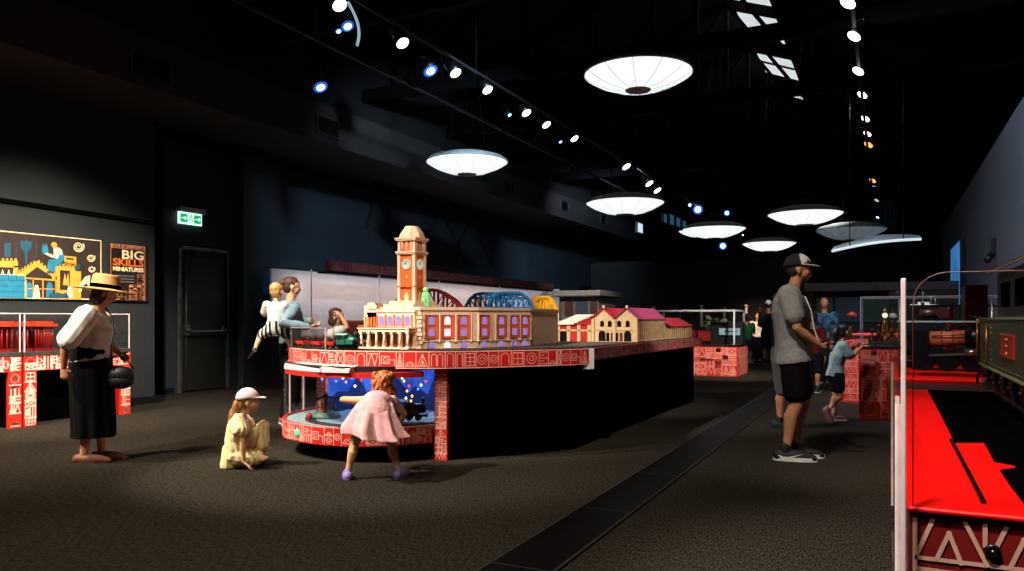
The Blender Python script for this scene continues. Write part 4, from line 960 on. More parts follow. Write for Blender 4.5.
# ================================================================== left display cases
def left_case(label, Y0, Y1, seed):
    xf, xb, zt = -9.1, -9.88, .83
    r = thing('display_case', label, 'display case', ((xf + xb) / 2, (Y0 + Y1) / 2, 0), group='red arched display cases at the left wall')
    lw, zl = .148, .655
    outline = [(Y0, 0), (Y0 + lw, 0), (Y0 + lw, zl), (Y1 - lw, zl), (Y1 - lw, 0), (Y1, 0), (Y1, zt), (Y0, zt)]
    m = MB(); m.box((xf, Y0, 0), (xf - .04, Y0 + lw, zl)); m.box((xf, Y1 - lw, 0), (xf - .04, Y1, zl)); m.box((xf, Y0, zl), (xf - .04, Y1, zt))
    for (y, z, w2, h2, k) in ((Y0, 0, lw, zl, 1), (Y1 - lw, 0, lw, zl, 2), (Y0, zl, Y1 - Y0, zt - zl, 3)):
        ribbons(m, line_art(seed + k, w2, h2, .105, .008), .0125, flat_map((xf, y, z), (0, 1, 0), (0, 0, 1)))
    m.box((xf - .04, Y0, 0), (xb, Y0 + .03, zt)); m.box((xf - .04, Y1 - .03, 0), (xb, Y1, zt)); m.build('red_front', [pm('bright_red_board', 'e02c1a', 'd22412', rough=.5, scale=4), pm('cream_line_print', 'ffd8c4', 'f2c8b2', rough=.5)], r)
    m = MB(); m.box((xf - .3, Y0 + .03, 0), (xf - .32, Y1 - .03, zl)); m.build('black_curtain', BLACK, r)
    m = MB(); m.box((xf + .005, Y0, zt), (xb, Y1, zt + .05), bev=.004); m.build('case_base', pm('charcoal_board', '3a3634', '2c2927', rough=.6), r)
    z0, z1 = zt + .05, 1.335
    m = MB(); t = .008
    m.box((xf - .01, Y0 + .01, z0), (xf - .01 - t, Y1 - .01, z1)); m.box((xf - .01, Y0 + .01, z0), (xb, Y0 + .01 + t, z1)); m.box((xf - .01, Y1 - .01 - t, z0), (xb, Y1 - .01, z1)); m.box((xf - .01, Y0 + .01, z1 - t), (xb, Y1 - .01, z1)); m.build('acrylic_cover', ACRYL, r)
    m = MB(); e = .010
    for y in (Y0 + .012, Y1 - .012): m.bar((xf - .012, y, z0), (xf - .012, y, z1), e)
    m.bar((xf - .012, Y0, z1), (xf - .012, Y1, z1), e); 
    for y in (Y0 + .012, Y1 - .012): m.bar((xf - .012, y, z1), (xb, y, z1), e)
    m.build('cover_edge', EDGE, r)
    return r
Ya = on_x(22.3, 400, -9.1).y; Yb = on_x(130.5, 400, -9.1).y
left_case('red arched display case below the poster, with the woman in a straw hat before it', Ya + .02, Yb, 100)
left_case('red arched display case cut off by the left edge of the view', Ya - 1.75, Ya - .01, 120)
# red miniature theatre inside the case
RM = pm('deep_red_model', '8a120c', '740d08', rough=.45, scale=10)
def theatre(label, yc, w_, seed):
    x0, x1 = -9.75, -9.3; z = .88; r = thing('model_facade', label, 'model building', ((x0 + x1) / 2, yc, z), group='red miniature buildings in the left cases')
    m = MB(); m.box((x0, yc - w_ / 2, z), (x1, yc + w_ / 2, z + .03)); m.box((x0, yc - w_ / 2 + .02, z + .03), (x0 + .2, yc + w_ / 2 - .02, z + .3)); m.build('model_walls', RM, r)
    m = MB()
    for i in range(7):
        y = yc - w_ / 2 + .03 + (w_ - .06) * i / 6; m.cyl((x1 - .04, y, z + .03), (x1 - .04, y, z + .29), .012, n=8)
    for i in range(6):
        y = yc - w_ / 2 + .05 + (w_ - .1) * i / 5; m.box((x0 + .2, y - .02, z + .06), (x0 + .21, y + .02, z + .14)); m.box((x0 + .2, y - .02, z + .18), (x0 + .21, y + .02, z + .26))
    m.build('colonnade', pm('red_gloss_model', '9a1810', '84120b', rough=.3), r)
    m = MB(); m.box((x0 - .01, yc - w_ / 2 - .01, z + .3), (x1 + .01, yc + w_ / 2 + .01, z + .33)); m.box((x0 + .02, yc - w_ / 2 + .02, z + .33), (x1 - .03, yc + w_ / 2 - .02, z + .36)); m.build('model_roof', pm('orange_red_model', 'c83a1c', 'b02e14', rough=.4), r)
theatre('red colonnaded model building in the case left of the woman in a straw hat', on_x(36, 330, -9.5).y, .27, 1)
theatre('red colonnaded model building in the case at the left edge of the view', on_x(4, 330, -9.5).y, .42, 2)
sk_ = MB(); p = on_x(137, 398, -9.7); sk_.box((-9.9, p.y - .04, .02), (-9.84, p.y + .06, .14), bev=.01); sk_.tube([(-9.84, p.y, .07), (-9.78, p.y + .02, .05), (-9.74, p.y - .1, .012), (-9.8, p.y - .3, .008)], .008, 6); setp(sk_.build('power_socket', BLACKP), 'black power socket and lead low on the wall beside the left red case', 'socket')

# ================================================================== long lit showcase behind the railway
XS = -9.3
Y0, Y1 = on_x(271.5, 300, -10.3).y, on_x(560, 300, XS).y
Y0s, Y1s = Y0, Y1
shw = thing('lit_showcase', 'long wall showcase with white lit back panel and dark red header', 'showcase', (-9.8, 15, 0))
WHP = pm('white_back_panel', 'd8ccc8', 'c8bcb8', rough=.8, scale=.7)
m = MB(); m.box((-10.35, Y0, .95), (-10.3, Y1, 2.22)); m.box((-10.3, Y1 - .04, .95), (XS - .02, Y1, 2.22)); m.build('back_panel', WHP, shw)
m = MB(); m.box((-10.4, Y0, 0), (XS, Y1, .95)); m.build('plinth', BLACKP, shw)
ys_ = on_x(331, 270, XS).y
m = MB(); m.box((XS - .14, ys_, 2.17), (XS, Y1 - .5, 2.37)); ribbons(m, line_art(55, Y1 - .5 - ys_, .2, .25, .01), .01, flat_map((XS, ys_, 2.17), (0, 1, 0), (0, 0, 1)));
m.build('header', [pm('maroon_header', '5a1a18', '4a1412', rough=.6), pm('dull_pink_print', '8e5a52', '7c4c46')], shw)
m = MB(); m.box((XS - .03, on_x(264, 300, XS).y, .95), (XS - .02, Y1 - .05, 2.17)); m.build('glass_front', ACRYL, shw)
m = MB()
for px in (312, 380, 440, 500):
    y = on_x(px, 300, XS).y; m.bar((XS - .015, y, .95), (XS - .015, y, 2.17), .02, .012)
m.build('glass_joint', EDGE, shw)
m = MB(); m.box((-9.62, ys_, 2.13), (-9.36, Y1 - .3, 2.165)); m.build('light_trough', BLACKP, shw)
# models in the showcase (glimpsed)
for i, (px, w_, h_, c1, tx) in enumerate(((360, .9, .2, 'b04a20', 'long rusty model truck in the lit showcase left of the clock tower'), (498, .7, .3, '202830', 'dark model crane in the lit showcase behind the blue bridge'), (478, .5, .5, 'b06a30', 'copper coloured model tower in the lit showcase behind the blue bridge'))):
    p = on_x(px, 300, -9.8); z = .95; r = thing('showcase_model', tx, 'model', (p.x, p.y, z)); mt = pm('showcase_model_%d' % i, c1, None, rough=.5)
    m = MB()
    if i == 2: m.lathe([(.22, 0), (.2, .1), (.12, .15), (.14, .45), (.2, .5), (.1, .6), (.12, .85), (.04, .95), (0, 1.05)], (p.x, p.y, z), 14)
    elif i == 1: m.box((p.x - .15, p.y - .4, z), (p.x + .15, p.y + .4, z + .12), bev=.02); m.box((p.x - .1, p.y - .35, z + .12), (p.x + .1, p.y - .05, z + .4), bev=.02); m.bar((p.x, p.y, z + .15), (p.x, p.y + .7, z + .6), .05)
    else: m.box((p.x - .12, p.y - .6, z + .08), (p.x + .12, p.y + .6, z + .16), bev=.01); m.box((p.x - .12, p.y + .3, z + .16), (p.x + .12, p.y + .58, z + .42), bev=.03); m.box((p.x - .11, p.y - .55, z + .16), (p.x + .11, p.y + .2, z + .3), bev=.02); wheels(m, Vector((p.x, p.y, z)), PI / 2, (-.4, -.2, .4), .08, .09)
    m.build('model_body', mt, r)

# ================================================================== grey kiosk and far things
KG = pm('grey_kiosk_paint', '6f6862', '5e5853', rough=.7, scale=2)
kp = at(557, 21); kq = at(606, 21); r = thing('grey_kiosk', 'grey kiosk with a flat roof slab behind the model buildings', 'kiosk', ((kp.x + kq.x) / 2, kp.y + .8, 0))
m = MB(); m.box((kp.x + .1, kp.y, 0), (kq.x, kp.y + 1.4, 1.88)); m.build('kiosk_wall', KG, r)
m = MB(); m.box((kp.x - .06, kp.y - .25, 1.88), (kq.x + .12, kp.y + 1.6, 2.04), bev=.02); m.build('roof_slab', pm('pale_grey_slab', '8a837c', '7a736c', rough=.7), r)
m = MB(); 
for f0, f1, mi in ((.2, .4, 0), (.45, .75, 1), (.8, .97, 0)): m.box((kp.x + (kq.x - kp.x) * f0, kp.y - .015, 1.35), (kp.x + (kq.x - kp.x) * f1, kp.y, 1.75), mi)
m.build('kiosk_notice', [pm('dull_red_notice', '4a2422', '3a1c1a'), pm('blue_grey_notice', '343c4a', '2a323e')], r)

def podium(name, label, x0, x1, y0, y1, zt, seed, cell, red, line, lw, group=None):
    r = thing(name, label, 'display case', ((x0 + x1) / 2, (y0 + y1) / 2, 0), group=group)
    m = MB(); m.box((x0, y0, .0), (x1, y1, zt))
    ribbons(m, line_art(seed, x1 - x0, zt, cell, .02), lw, flat_map((x0, y0, 0), (1, 0, 0), (0, 0, 1)))
    ribbons(m, line_art(seed + 1, y1 - y0, zt, cell, .02), lw, flat_map((x1, y0, 0), (0, 1, 0), (0, 0, 1)))
    ribbons(m, line_art(seed + 2, y1 - y0, zt, cell, .02), lw, flat_map((x0, y1, 0), (0, -1, 0), (0, 0, 1)))
    m.build('red_plinth', [red, line], r)
    m = MB(); m.box((x0 - .01, y0 - .01, zt), (x1 + .01, y1 + .01, zt + .04), bev=.005); m.build('plinth_top', BLACKP, r)
    return r
def cover(r, x0, x1, y0, y1, z0, z1, e=.014, edge=None):
    m = MB(); t = .008
    m.box((x0, y0, z0), (x1, y0 + t, z1)); m.box((x0, y1 - t, z0), (x1, y1, z1)); m.box((x0, y0, z0), (x0 + t, y1, z1)); m.box((x1 - t, y0, z0), (x1, y1, z1)); m.box((x0, y0, z1 - t), (x1, y1, z1)); m.build('acrylic_cover', ACRYL, r)
    m = MB()
    for x in (x0, x1):
        for y in (y0, y1): m.bar((x, y, z0), (x, y, z1), e)
        m.bar((x, y0, z1), (x, y1, z1), e)
    for y in (y0, y1): m.bar((x0, y, z1), (x1, y, z1), e)
    m.build('cover_edge', edge or EDGE, r)
BR2 = pm('bright_red_board', 'e02c1a'); CL2 = pm('cream_line_print', 'ffd8c4')
fx0, fx1 = at(640, 17.1).x, -2.92
fp = podium('display_case', 'bright red patterned display case at the far end of the railway table', fx0, fx1, 17.2, 18.6, .66, 300, .15, BR2, pm('salmon_line_print', 'ff9a84', 'f28a74'), .02)
cover(fp, fx0 + .03, fx1 - .08, 17.25, 18.55, .70, 1.46, .035, WHITE)
# things in it
p = on_y(722, 330, 17.7); r = thing('information_panel', 'pale blue information panel inside the far glass case', 'panel', (p.x, p.y, .7))
a, b = on_y(719, 335, 17.6), on_y(740, 329, 17.6); m = MB(); m.box((a.x, 17.6, a.z), (b.x, 17.62, b.z + .02)); m.text('RAILWAYS', .1, Matrix(((1, 0, 0, (a.x + b.x) / 2), (0, 0, -1, 17.598), (0, 1, 0, (a.z + b.z) / 2 + .01), (0, 0, 0, 1))), 1, .001, .35) if False else None
m.box((a.x + .12, 17.595, (a.z + b.z) / 2), (b.x - .06, 17.6, (a.z + b.z) / 2 + .03), 1); m.build('panel_face', [pm('pale_blue_panel', '8fb4c0', '7fa4b0'), DBL], r)
m = MB(); m.box((a.x - .2, 17.65, .7), (b.x + .05, 17.95, 1.2)); m.build('panel_stand', BLACKP, r)
for i, (px, h_, c1, tx) in enumerate(((708, .62, '5a6a3a', 'green leafy model tree at the left inside the far glass case'), (716, .55, '3c4a34', 'dark model tree beside the pale blue panel in the far glass case'), (724, .6, '6a7a4a', 'tall model tree above the pale blue panel in the far glass case'))):
    p = on_y(px, 330, 18.1); r = thing('model_tree', tx, 'model tree', (p.x, p.y, .7), group='model trees in the far glass case'); z = .7
    m = MB(); m.cyl((p.x, p.y, z), (p.x, p.y, z + h_ * .6), .025, .015, 8); m.build('trunk', pm('tree_trunk', '4a3a2a'), r)
    m = MB(); rg = random.Random(i)
    for k in range(14):
        a_ = rg.uniform(0, 6.28); rr = rg.uniform(0, .05); m.ball((p.x + rr * math.cos(a_), p.y + rr * math.sin(a_), z + h_ * rg.uniform(.45, 1.05)), rg.uniform(.03, .05), 6)
    m.build('foliage', pm('foliage_%d' % i, c1, None, rough=.9), r)
RED2 = pm('dull_red_enamel', '98201c', '7c1814', rough=.4)
for px, d, tx in ((690, 15.9, 'red model wagon beside the far deck end, left of the other'), (706, 15.9, 'red model wagon beside the far deck end, right of the other')):
    p = at(px, 17.6); r = thing('model_wagon', tx, 'model wagon', (p.x, p.y, .70), group='red wagons in the far glass case')
    m = MB(); m.box((p.x - .16, p.y - .12, .76), (p.x + .12, p.y + .12, .98), bev=.01); m.box((p.x - .17, p.y - .13, .98), (p.x + .13, p.y + .13, 1.0), bev=.005); m.build('wagon_body', RED2, r)
    m = MB(); wheels(m, Vector((p.x - .02, p.y, .70)), 0, (-.1, .1), .04, .06); m.build('wheels', BLKMET, r)
# ================================================================== far back counter with bright objects (behind the far case)
yb_ = 24.9; xA, xB_ = at(612, 26).x, at(775, 24.9).x
r = thing('back_counter', 'long dark counter with glass covers before the black divider', 'counter', ((xA + xB_) / 2, yb_, 0))
m = MB(); m.box((xA, yb_ - .5, 0), (xB_, yb_ + .4, .92)); m.build('counter_body', BLACKP, r)
m = MB(); m.box((xA, yb_ - .5, .92), (xB_, yb_ + .4, .96)); m.build('counter_top', pm('dark_red_counter', '3a1412', '2c0f0d'), r)
rg = random.Random(8)
for i, px in enumerate((616, 629, 641, 655, 668, 681, 692, 703, 713, 726, 737, 748, 762)):
    p = on_y(px, 310, yb_); h_ = rg.uniform(.25, .75); mt = [BRASS, GREYMET, pm('dark_bronze', '2e2018', '1e140e', rough=.4, metal=.5), pm('white_enamel', 'd8d4c8', 'c4c0b4', rough=.4)][i % 4]
    nbr = ['squat', 'slim', 'tall', 'stubby'][rg.randrange(4)]
    r = thing('exhibit_engine', '%s %s model engine on the back counter, %s' % (nbr, ['brass', 'steel', 'bronze', 'white'][i % 4], ['left of the kiosk end', 'just right of the kiosk', 'above the gabled workshop roof', 'right of the workshop ridge', 'over the low red shed', 'over the red shed end', 'left in the far glass case', 'behind the first model tree', 'behind the middle model tree', 'behind the pale blue panel', 'by the white case post', 'beside the child in green', 'beside the man in a white cap'][i]), 'model engine', (p.x, p.y, .96), group='model engines on the back counter')
    b = Vector((p.x, p.y, .96)); m = MB(); m.box(b + Vector((-.14, -.1, 0)), b + Vector((.14, .1, .05))); m.build('engine_base', BLACKP, r)
    m = MB(); m.cyl(b + Vector((-.05, 0, .05)), b + Vector((-.05, 0, h_)), .05, .04, 10); m.lathe([(.06, h_), (.07, h_ + .03), (.03, h_ + .06), (0, h_ + .07)], b + Vector((-.05, 0, 0)), 10); m.tube([b + Vector((.08 + .09 * math.cos(a / 8 * PI), .06, .15 + .09 * math.sin(a / 8 * PI))) for a in range(16)], .012, 6, closed=True); m.bar(b + Vector((.08, .06, .05)), b + Vector((.08, .06, .15)), .02); m.build('engine_cylinder', mt, r)

# ================================================================== right: podium with brass models, counters
x0, x1, y0, y1 = at(859, 9.75).x, 1.42, 10.65, 11.6
DR = pm('shaded_red_board', 'b01812', '9c120d', rough=.45, scale=3); DLN = pm('dull_red_line_print', 'c8705c', 'b4604e', rough=.5)
rp = podium('display_case', 'red patterned display case where the girl with the ponytail leans', x0, x1, y0, y1, .9, 400, .14, DR, DLN, .010)
cover(rp, x0 + .02, x1 - .05, y0 + .06, y1 - .03, .94, 1.55, .012, pm('dim_glass_edge', '8a8280', '76706e'))
r2 = podium('display_case', 'low red counter farther back, behind the girl with the ponytail', at(843, 12).x, 1.4, 12.75, 13.6, .98, 430, .14, DR, DLN, .010)
m = MB(); m.box((at(843, 12).x - .02, 12.73, 1.0205), (1.42, 13.62, 1.045), bev=.004); m.build('glowing_red_top', pm('bright_red_laminate', 'e83a30', 'd62e26', rough=.5), r2)
BZ = pm('aged_bronze', '6a3c20', '3c2212', rough=.35, metal=.6, scale=25)
for i, (px, h_, tx) in enumerate(((872, .2, 'small bronze model engine at the left in the case by the ponytail girl'), (879, .26, 'dark bronze model pump left of the brass tower engine'), (885, .47, 'tall brass tower engine with a bright white dial in the case by the ponytail girl'), (892, .3, 'bronze model engine right of the brass tower engine'), (898, .22, 'copper vessel at the right in the case by the ponytail girl'))):
    p = on_y(px, 340, 11.0); b = Vector((p.x, p.y, .94)); r = thing('model_engine', tx, 'model engine', b, group='brass models in the case by the ponytail girl')
    m = MB(); m.box(b + Vector((-.045, -.06, 0)), b + Vector((.045, .06, .04)), bev=.005)
    m.build('engine_base', pm('dark_wood', '2a1610', '1c0f0a', scale=20), r)
    m = MB()
    m.lathe([(.035, .04), (.038, .06), (.022, .08), (.02, h_ * .5), (.034, h_ * .52), (.03, h_ * .6), (.016, h_ * .64), (.014, h_ * .85), (.028, h_ * .88), (.02, h_ * .95), (.004, h_), (0, h_ + .02)], b, 12)
    for s_ in (-1, 1): m.cyl(b + Vector((s_ * .032, -.03, .04)), b + Vector((s_ * .026, -.02, h_ * .55)), .006, n=6)
    m.tube([b + Vector((.045 * math.cos(a / 8 * PI), -.045, h_ * .3 + .045 * math.sin(a / 8 * PI))) for a in range(16)], .005, 6, closed=True)
    m.build('engine_column', [BZ, BZ, BRASS, BZ, COPPER][i], r)
    if i == 2: m = MB(); m.lathe([(.034, 0), (.034, .01), (.0, .012)], b + Vector((0, -.03, h_ * .8)), 16, 0, Vector((0, -1, 0)).to_track_quat('Z', 'Y').to_matrix()); m.build('white_dial', glow('white_dial', 'fff6e4', 1.0), r)
# dark display kiosk at the back right
ka, kb = at(811, 18).x, at(893, 18).x; ky = 18.2
r = thing('screen_kiosk', 'dark kiosk wall with a grey lintel behind the woman in blue', 'kiosk', ((ka + kb) / 2, ky, 0))
m = MB(); m.box((ka, ky, 0), (ka + .12, ky + .4, 1.9)); m.box((kb - .1, ky, 0), (kb + 1.2, ky + .4, 1.9)); m.box((ka, ky + .35, 0), (kb, ky + .4, 1.9)); m.build('kiosk_wall', BLACKP, r)
m = MB(); m.box((ka - .05, ky - .05, 1.88), (kb + 1.2, ky + .45, 2.06), bev=.01); m.build('lintel', pm('grey_lintel', '55524f', '474441', rough=.7), r)
m = MB()
for f0, f1, mi in ((.1, .3, 0), (.33, .62, 1), (.66, .95, 0)): m.box((ka + (kb - ka) * f0, ky + .30, 1.2), (ka + (kb - ka) * f1, ky + .34, 1.75), mi)
m.build('picture_panel', [glow('dim_green_picture', '23362a', .35, '141f1a', 6), glow('dim_blue_picture', '1e3040', .4, '10161e', 6)], r)
p = at(853, 16); r = thing('table_lamp', 'small red lamp on a thin stem behind the ponytail girl', 'lamp', (p.x, 13.2, 1.045))
p = on_y(852, 320, 13.2); zz = on_y(852, 315, 13.2).z; m = MB(); m.lathe([(.07, 1.045), (.06, 1.06), (.012, 1.07), (.01, zz)], (p.x, 13.2, 0), 12); m.build('lamp_stem', BLKMET, r)
m = MB(); m.lathe([(.06, zz - .02), (.075, zz), (.06, zz + .03), (.02, zz + .05), (0, zz + .055)], (p.x, 13.2, 0), 16); m.build('lamp_shade', glow('red_lamp_shade', 'b02c20', .35), r)

# ================================================================== right foreground case with steam engines
X0, X1, YF, YE, ZC = .045, 1.42, 2.0, 5.35, .834
BRED = pm('red_laminate', 'd00400', 'c40300', rough=.5, scale=5, spec=.15)
rc = thing('engine_case', 'long red display case with steam engines in the right foreground', 'display case', (.7, 3.6, 0))
m = MB(); m.box((X0 + .006, YF + .01, 0), (X1, YE, ZC - .013))
w_ = X1 - X0 - .006; DKL = pm('dull_tan_line_print', 'c89884', 'b48674', rough=.5)
def fp_(px, py): q_ = on_y(px, py, YF + .01); return (q_.x - X0 - .006, q_.z)
S = [[fp_(*a), fp_(*b)] for a, b in (((915, 515), (915, 600)), ((934, 517), (917, 553)), ((937, 558), (949, 533)), ((949, 533), (961, 563)), ((964, 520), (987, 565)), ((985, 523), (985, 545)), ((1007, 526), (988, 564)), ((1010, 568), (1024, 540)), ((1024, 540), (1036, 572)), ((1040, 528), (1062, 574)), ((1060, 530), (1060, 552)), ((1082, 533), (1063, 572)), ((917, 557), (1100, 579)), ((917, 568), (1100, 591)))]
S += [[(x, .60), (x, .3)] for x in [i * .11 for i in range(4, 12)]] + line_art(501, w_, .3, .2, .01)
ribbons(m, S, .0095, flat_map((X0 + .006, YF + .01, 0), (1, 0, 0), (0, 0, 1)))
ribbons(m, line_art(510, YE - YF - .01, ZC - .03, .25, .01), .013, flat_map((X0 + .006, YE, 0), (0, -1, 0), (0, 0, 1))); m.build('red_plinth', [pm('dark_red_board', '6c0e0e', '5e0a0a', rough=.45, scale=3), DKL], rc)
m = MB(); m.box((X0, YF, ZC - .013), (X1, YE, ZC), bev=.004); m.build('red_deck', BRED, rc)
m = MB(); lk = on_y(992.5, 551.5, YF + .009); m.lathe([(.017, 0), (.017, .005), (.012, .008), (.007, .008), (.006, .004), (0, .005)], (lk.x, YF + .009, lk.z), 18, 0, Vector((0, -1, 0)).to_track_quat('Z', 'Y').to_matrix()); m.ball((lk.x, YF + .003, lk.z), .0045, 8, 1); m.build('lock', [BLKMET, GREYMET], rc)
m = MB(); xs_ = X0 - .003; m.box((xs_ - .012, YF - .06, .02), (xs_, YE, 1.36)); m.build('side_sheet', ACRYL, rc)
m = MB(); m.box((xs_ - .0115, YF - .066, .02), (xs_ - .001, YF - .058, 1.362), bev=.002); m.build('polished_edge', EDGE, rc)
# front sheet with a rounded top corner
m = MB(); yq = YF + .012; zt = 1.27 + 46 * YF * .89 / F; r_ = .07; pts = [(X0 + .012, yq, ZC), (X1, yq, ZC), (X1, yq, zt)] + [(X0 + .012 + r_ - r_ * math.sin(a / 6 * PI / 2), yq, zt - r_ + r_ * math.cos(a / 6 * PI / 2)) for a in range(7)]
m.slab(pts, (0, .006, 0)); m.build('front_sheet', ACRYL, rc)
m = MB(); m.tube([(X1, yq, zt), *[p_ for p_ in pts[3:]], (X0 + .012, yq, ZC)], .0012, 6); m.build('sheet_rim', pm('copper_lit_edge', '6a4038', '58342c', rough=.4), rc)
# glass door joints seen along the case side
# posts and shelf inside
m = MB(); 
for yy in (3.0, YE): m.box((xs_ - .0125, yy - .004, .1), (xs_ - .0, yy + .004, 1.0))
m.box((xs_ - .016, 2.7, .30), (xs_, 2.72, 1.0)); m.build('sheet_joint', EDGE, rc)
m = MB(); zz = 1.245; m.box((X0 + .03, 6.4, zz), (.75, 6.8, zz + .012)); 
# next case along the wall
nc = thing('engine_case', 'second red display case with a copper boiler engine beyond the foreground case', 'display case', (.7, 6.9, 0))
m2 = MB(); m2.box((X0 + .006, 6.3, 0), (X1, 9.6, ZC - .02)); ribbons(m2, line_art(520, 3.3, ZC - .02, .25, .01), .013, flat_map((X0 + .006, 9.6, 0), (0, -1, 0), (0, 0, 1))); m2.build('red_plinth', [pm('dark_red_board', '8c1414'), DKL], nc)
m2 = MB(); m2.box((X0, 6.3, ZC - .02), (X1, 9.6, ZC), bev=.004); m2.build('red_deck', BRED, nc)
m.build('glass_shelf', pm('pale_glass_edge', '9aa8a8', '869494', rough=.2), nc)
m = MB(); 
for (x, y) in ((X0 + .05, 6.43), (X0 + .05, 6.77), (.72, 6.43), (.72, 6.77)): m.cyl((x, y, ZC), (x, y, 1.42), .008, n=8)
m.build('shelf_post', GREYMET, nc)
m = MB(); m.box((xs_ - .012, 6.3, .05), (xs_, 9.6, 1.35)); m.build('side_sheet', ACRYL, nc)
m = MB(); m.box((X0 + .006, 5.37, 0), (X1, 6.28, ZC - .04)); m.build('black_gap', BLACKP, nc)
# ---- tank engine's cast shadow laid as a black sheet, and rails
bx = thing('engine_shadow', 'black sheet drawn as the shadow of the large green tank engine, with rails', 'painted shadow', (.7, 4, ZC))
def onz(px, py): 
    d = F * (HC - ZC) / (py - HY); return at(px, d)
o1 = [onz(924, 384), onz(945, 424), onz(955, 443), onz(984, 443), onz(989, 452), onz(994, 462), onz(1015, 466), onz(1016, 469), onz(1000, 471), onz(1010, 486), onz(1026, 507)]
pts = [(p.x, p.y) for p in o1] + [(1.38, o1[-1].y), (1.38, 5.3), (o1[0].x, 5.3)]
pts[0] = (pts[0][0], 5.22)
m = MB(); m.prism(pts, ZC, ZC + .004); m.build('shadow_sheet', pm('shadow_black', '030303', '020202', rough=1, spec=0), bx)  # flat black sheet cut to the outline of the engine's cast shadow
m = MB(); a_, b_ = onz(951, 441), onz(983.5, 504); m.bar((a_.x, a_.y, ZC + .006), (b_.x, b_.y, ZC + .005), .011, .006); m.bar((.62, 2.0, ZC + .006), (.62, 5.1, ZC + .006), .011, .012); m.build('rail', BLKMET, bx)
# ---- green tank engine
tx = .47
GT = pm('olive_green_enamel', '143018', '0f2613', rough=.4, scale=6); td = thing('tank_locomotive', 'large dark green riveted model tank engine with a black cab in the right foreground case', 'model locomotive', (tx + .16, 3.4, ZC + .009))
y_f = on_x(979.5, 318, tx).y; zt = 1.272; zb = on_x(991, 368.6, tx).z; yn = 2.1; y_c = on_x(996, 275, tx).y; zr = 1.483
m = MB(); m.box((tx, yn, zb), (tx + .34, y_f, zt), 0, bev=.006)
m.box((tx - .006, yn, zt - .004), (tx + .346, y_f + .004, zt + .005), 1); m.box((tx - .005, yn, zb - .006), (tx + .345, y_f, zb + .005), 1)
for k in range(50):
    y = y_f - .03 - k * .055
    if y > yn + .02:
        for z in (zb + .022, zt - .022): m.ball((tx, y, z), .0042, 6, 0)
for k in range(10):
    for y in (y_f - .03, y_f - .5, y_f - .55): m.ball((tx, y, zb + .02 + k * .026), .0042, 6, 0)
m.build('side_tank', [GT, pm('pale_olive_edge', '66744a', '56643c', rough=.4)], td)
pc = on_x(1008, 346.5, tx); m = MB(); ya_, yb_p = on_x(1015, 340, tx).y, on_x(1001.5, 340, tx).y; m.box((tx - .006, ya_, pc.z - .05), (tx, yb_p, pc.z + .052), 0, bev=.002)
for dz in (.028, 0, -.03): m.ball((tx - .006, pc.y, pc.z + dz), .008, 8, 1)
for z in (pc.z + .044, pc.z - .046): m.box((tx - .008, ya_ + .01, z), (tx - .005, yb_p - .01, z + .004), 1)
m.build('number_plate', [pm('maroon_plate', '8c1612', '74100d', rough=.35), BRASS], td)
m = MB()
m.box((tx + .005, yn, zt + .005), (tx + .017, y_c, zt + .05)); m.box((tx + .005, yn, zr - .05), (tx + .017, y_c, zr)); m.box((tx + .32, yn, zt), (tx + .332, y_c, zr)); m.box((tx + .005, y_c - .012, zt), (tx + .332, y_c, zr))
y = y_c
while y > yn + .1: m.box((tx + .005, y - .12, zt + .05), (tx + .017, y, zr - .05)); y -= .42
m.build('cab', BLKMET, td)
m = MB(); arc = [(tx - .03 + .40 * k / 8, zr + .08 * math.sin(PI * k / 8)) for k in range(9)]; m.slab([(x, yn - .02, z) for x, z in arc] + [(x, yn - .02, z + .01) for x, z in arc[::-1]], (0, y_c - yn + .07, 0)); m.build('cab_roof', BLKMET, td)
m = MB(); m.bar((tx - .031, yn - .02, zr + .006), (tx - .031, y_c + .05, zr + .006), .005); m.build('cab_gutter', pm('gold_lining', 'b0905c', '96784a', metal=.5, rough=.4), td)
m = MB(); m.cyl((tx + .17, y_f, 1.16), (tx + .17, y_f + .2, 1.16), .12, n=20); m.cyl((tx + .17, y_f + .2, 1.16), (tx + .17, y_f + .215, 1.16), .09, n=20); m.lathe([(.04, 0), (.035, .08), (.05, .1), (.045, .12)], (tx + .17, y_f + .11, 1.27), 12); m.build('smokebox', BLKMET, td)
m = MB(); m.box((tx + .03, yn, zb - .06), (tx + .31, y_f + .2, zb - .006), bev=.004)
k = 0
while y_f - .2 - k * .3 > yn: yy = y_f - .2 - k * .3; m.box((tx + .01, yy - .06, zb - .08), (tx + .035, yy + .06, zb - .02), bev=.006); m.ball((tx + .008, yy, zb - .05), .014, 8); k += 1
m.tube([(tx + .02, y_f + .02, zb - .04), (tx - .005, y_f + .05, zb - .07), (tx - .005, y_f + .06, zb - .12)], .007, 6); m.build('underframe', BLKMET, td)
m = MB(); rw = (zb - .05 - ZC) / 2; wheels(m, Vector((tx + .17, 0, ZC + .009)), PI / 2, tuple(y_f - .2 - k * .3 for k in range(9) if y_f - .2 - k * .3 > yn + .1), rw, .1); m.build('wheels', BLKMET, td)
m = MB(); m.bar((tx + .055, y_f - .2, ZC + rw * .7), (tx + .055, y_f - 1.4, ZC + rw * .7), .008, .018); m.cyl((tx + .05, y_f + .02, ZC + rw), (tx + .05, y_f + .16, ZC + rw), .028, n=12); m.build('coupling_rod', GREYMET, td)
m = MB(); m.cyl((tx - .012, y_f - .01, zb - .01), (tx - .012, y_f - .01, zt), .006, n=8); m.cyl((tx - .01, y_f - .42, zb + .01), (tx - .01, y_f - .42, zt - .02), .004, n=6); m.build('grab_rail', BRASS, td)
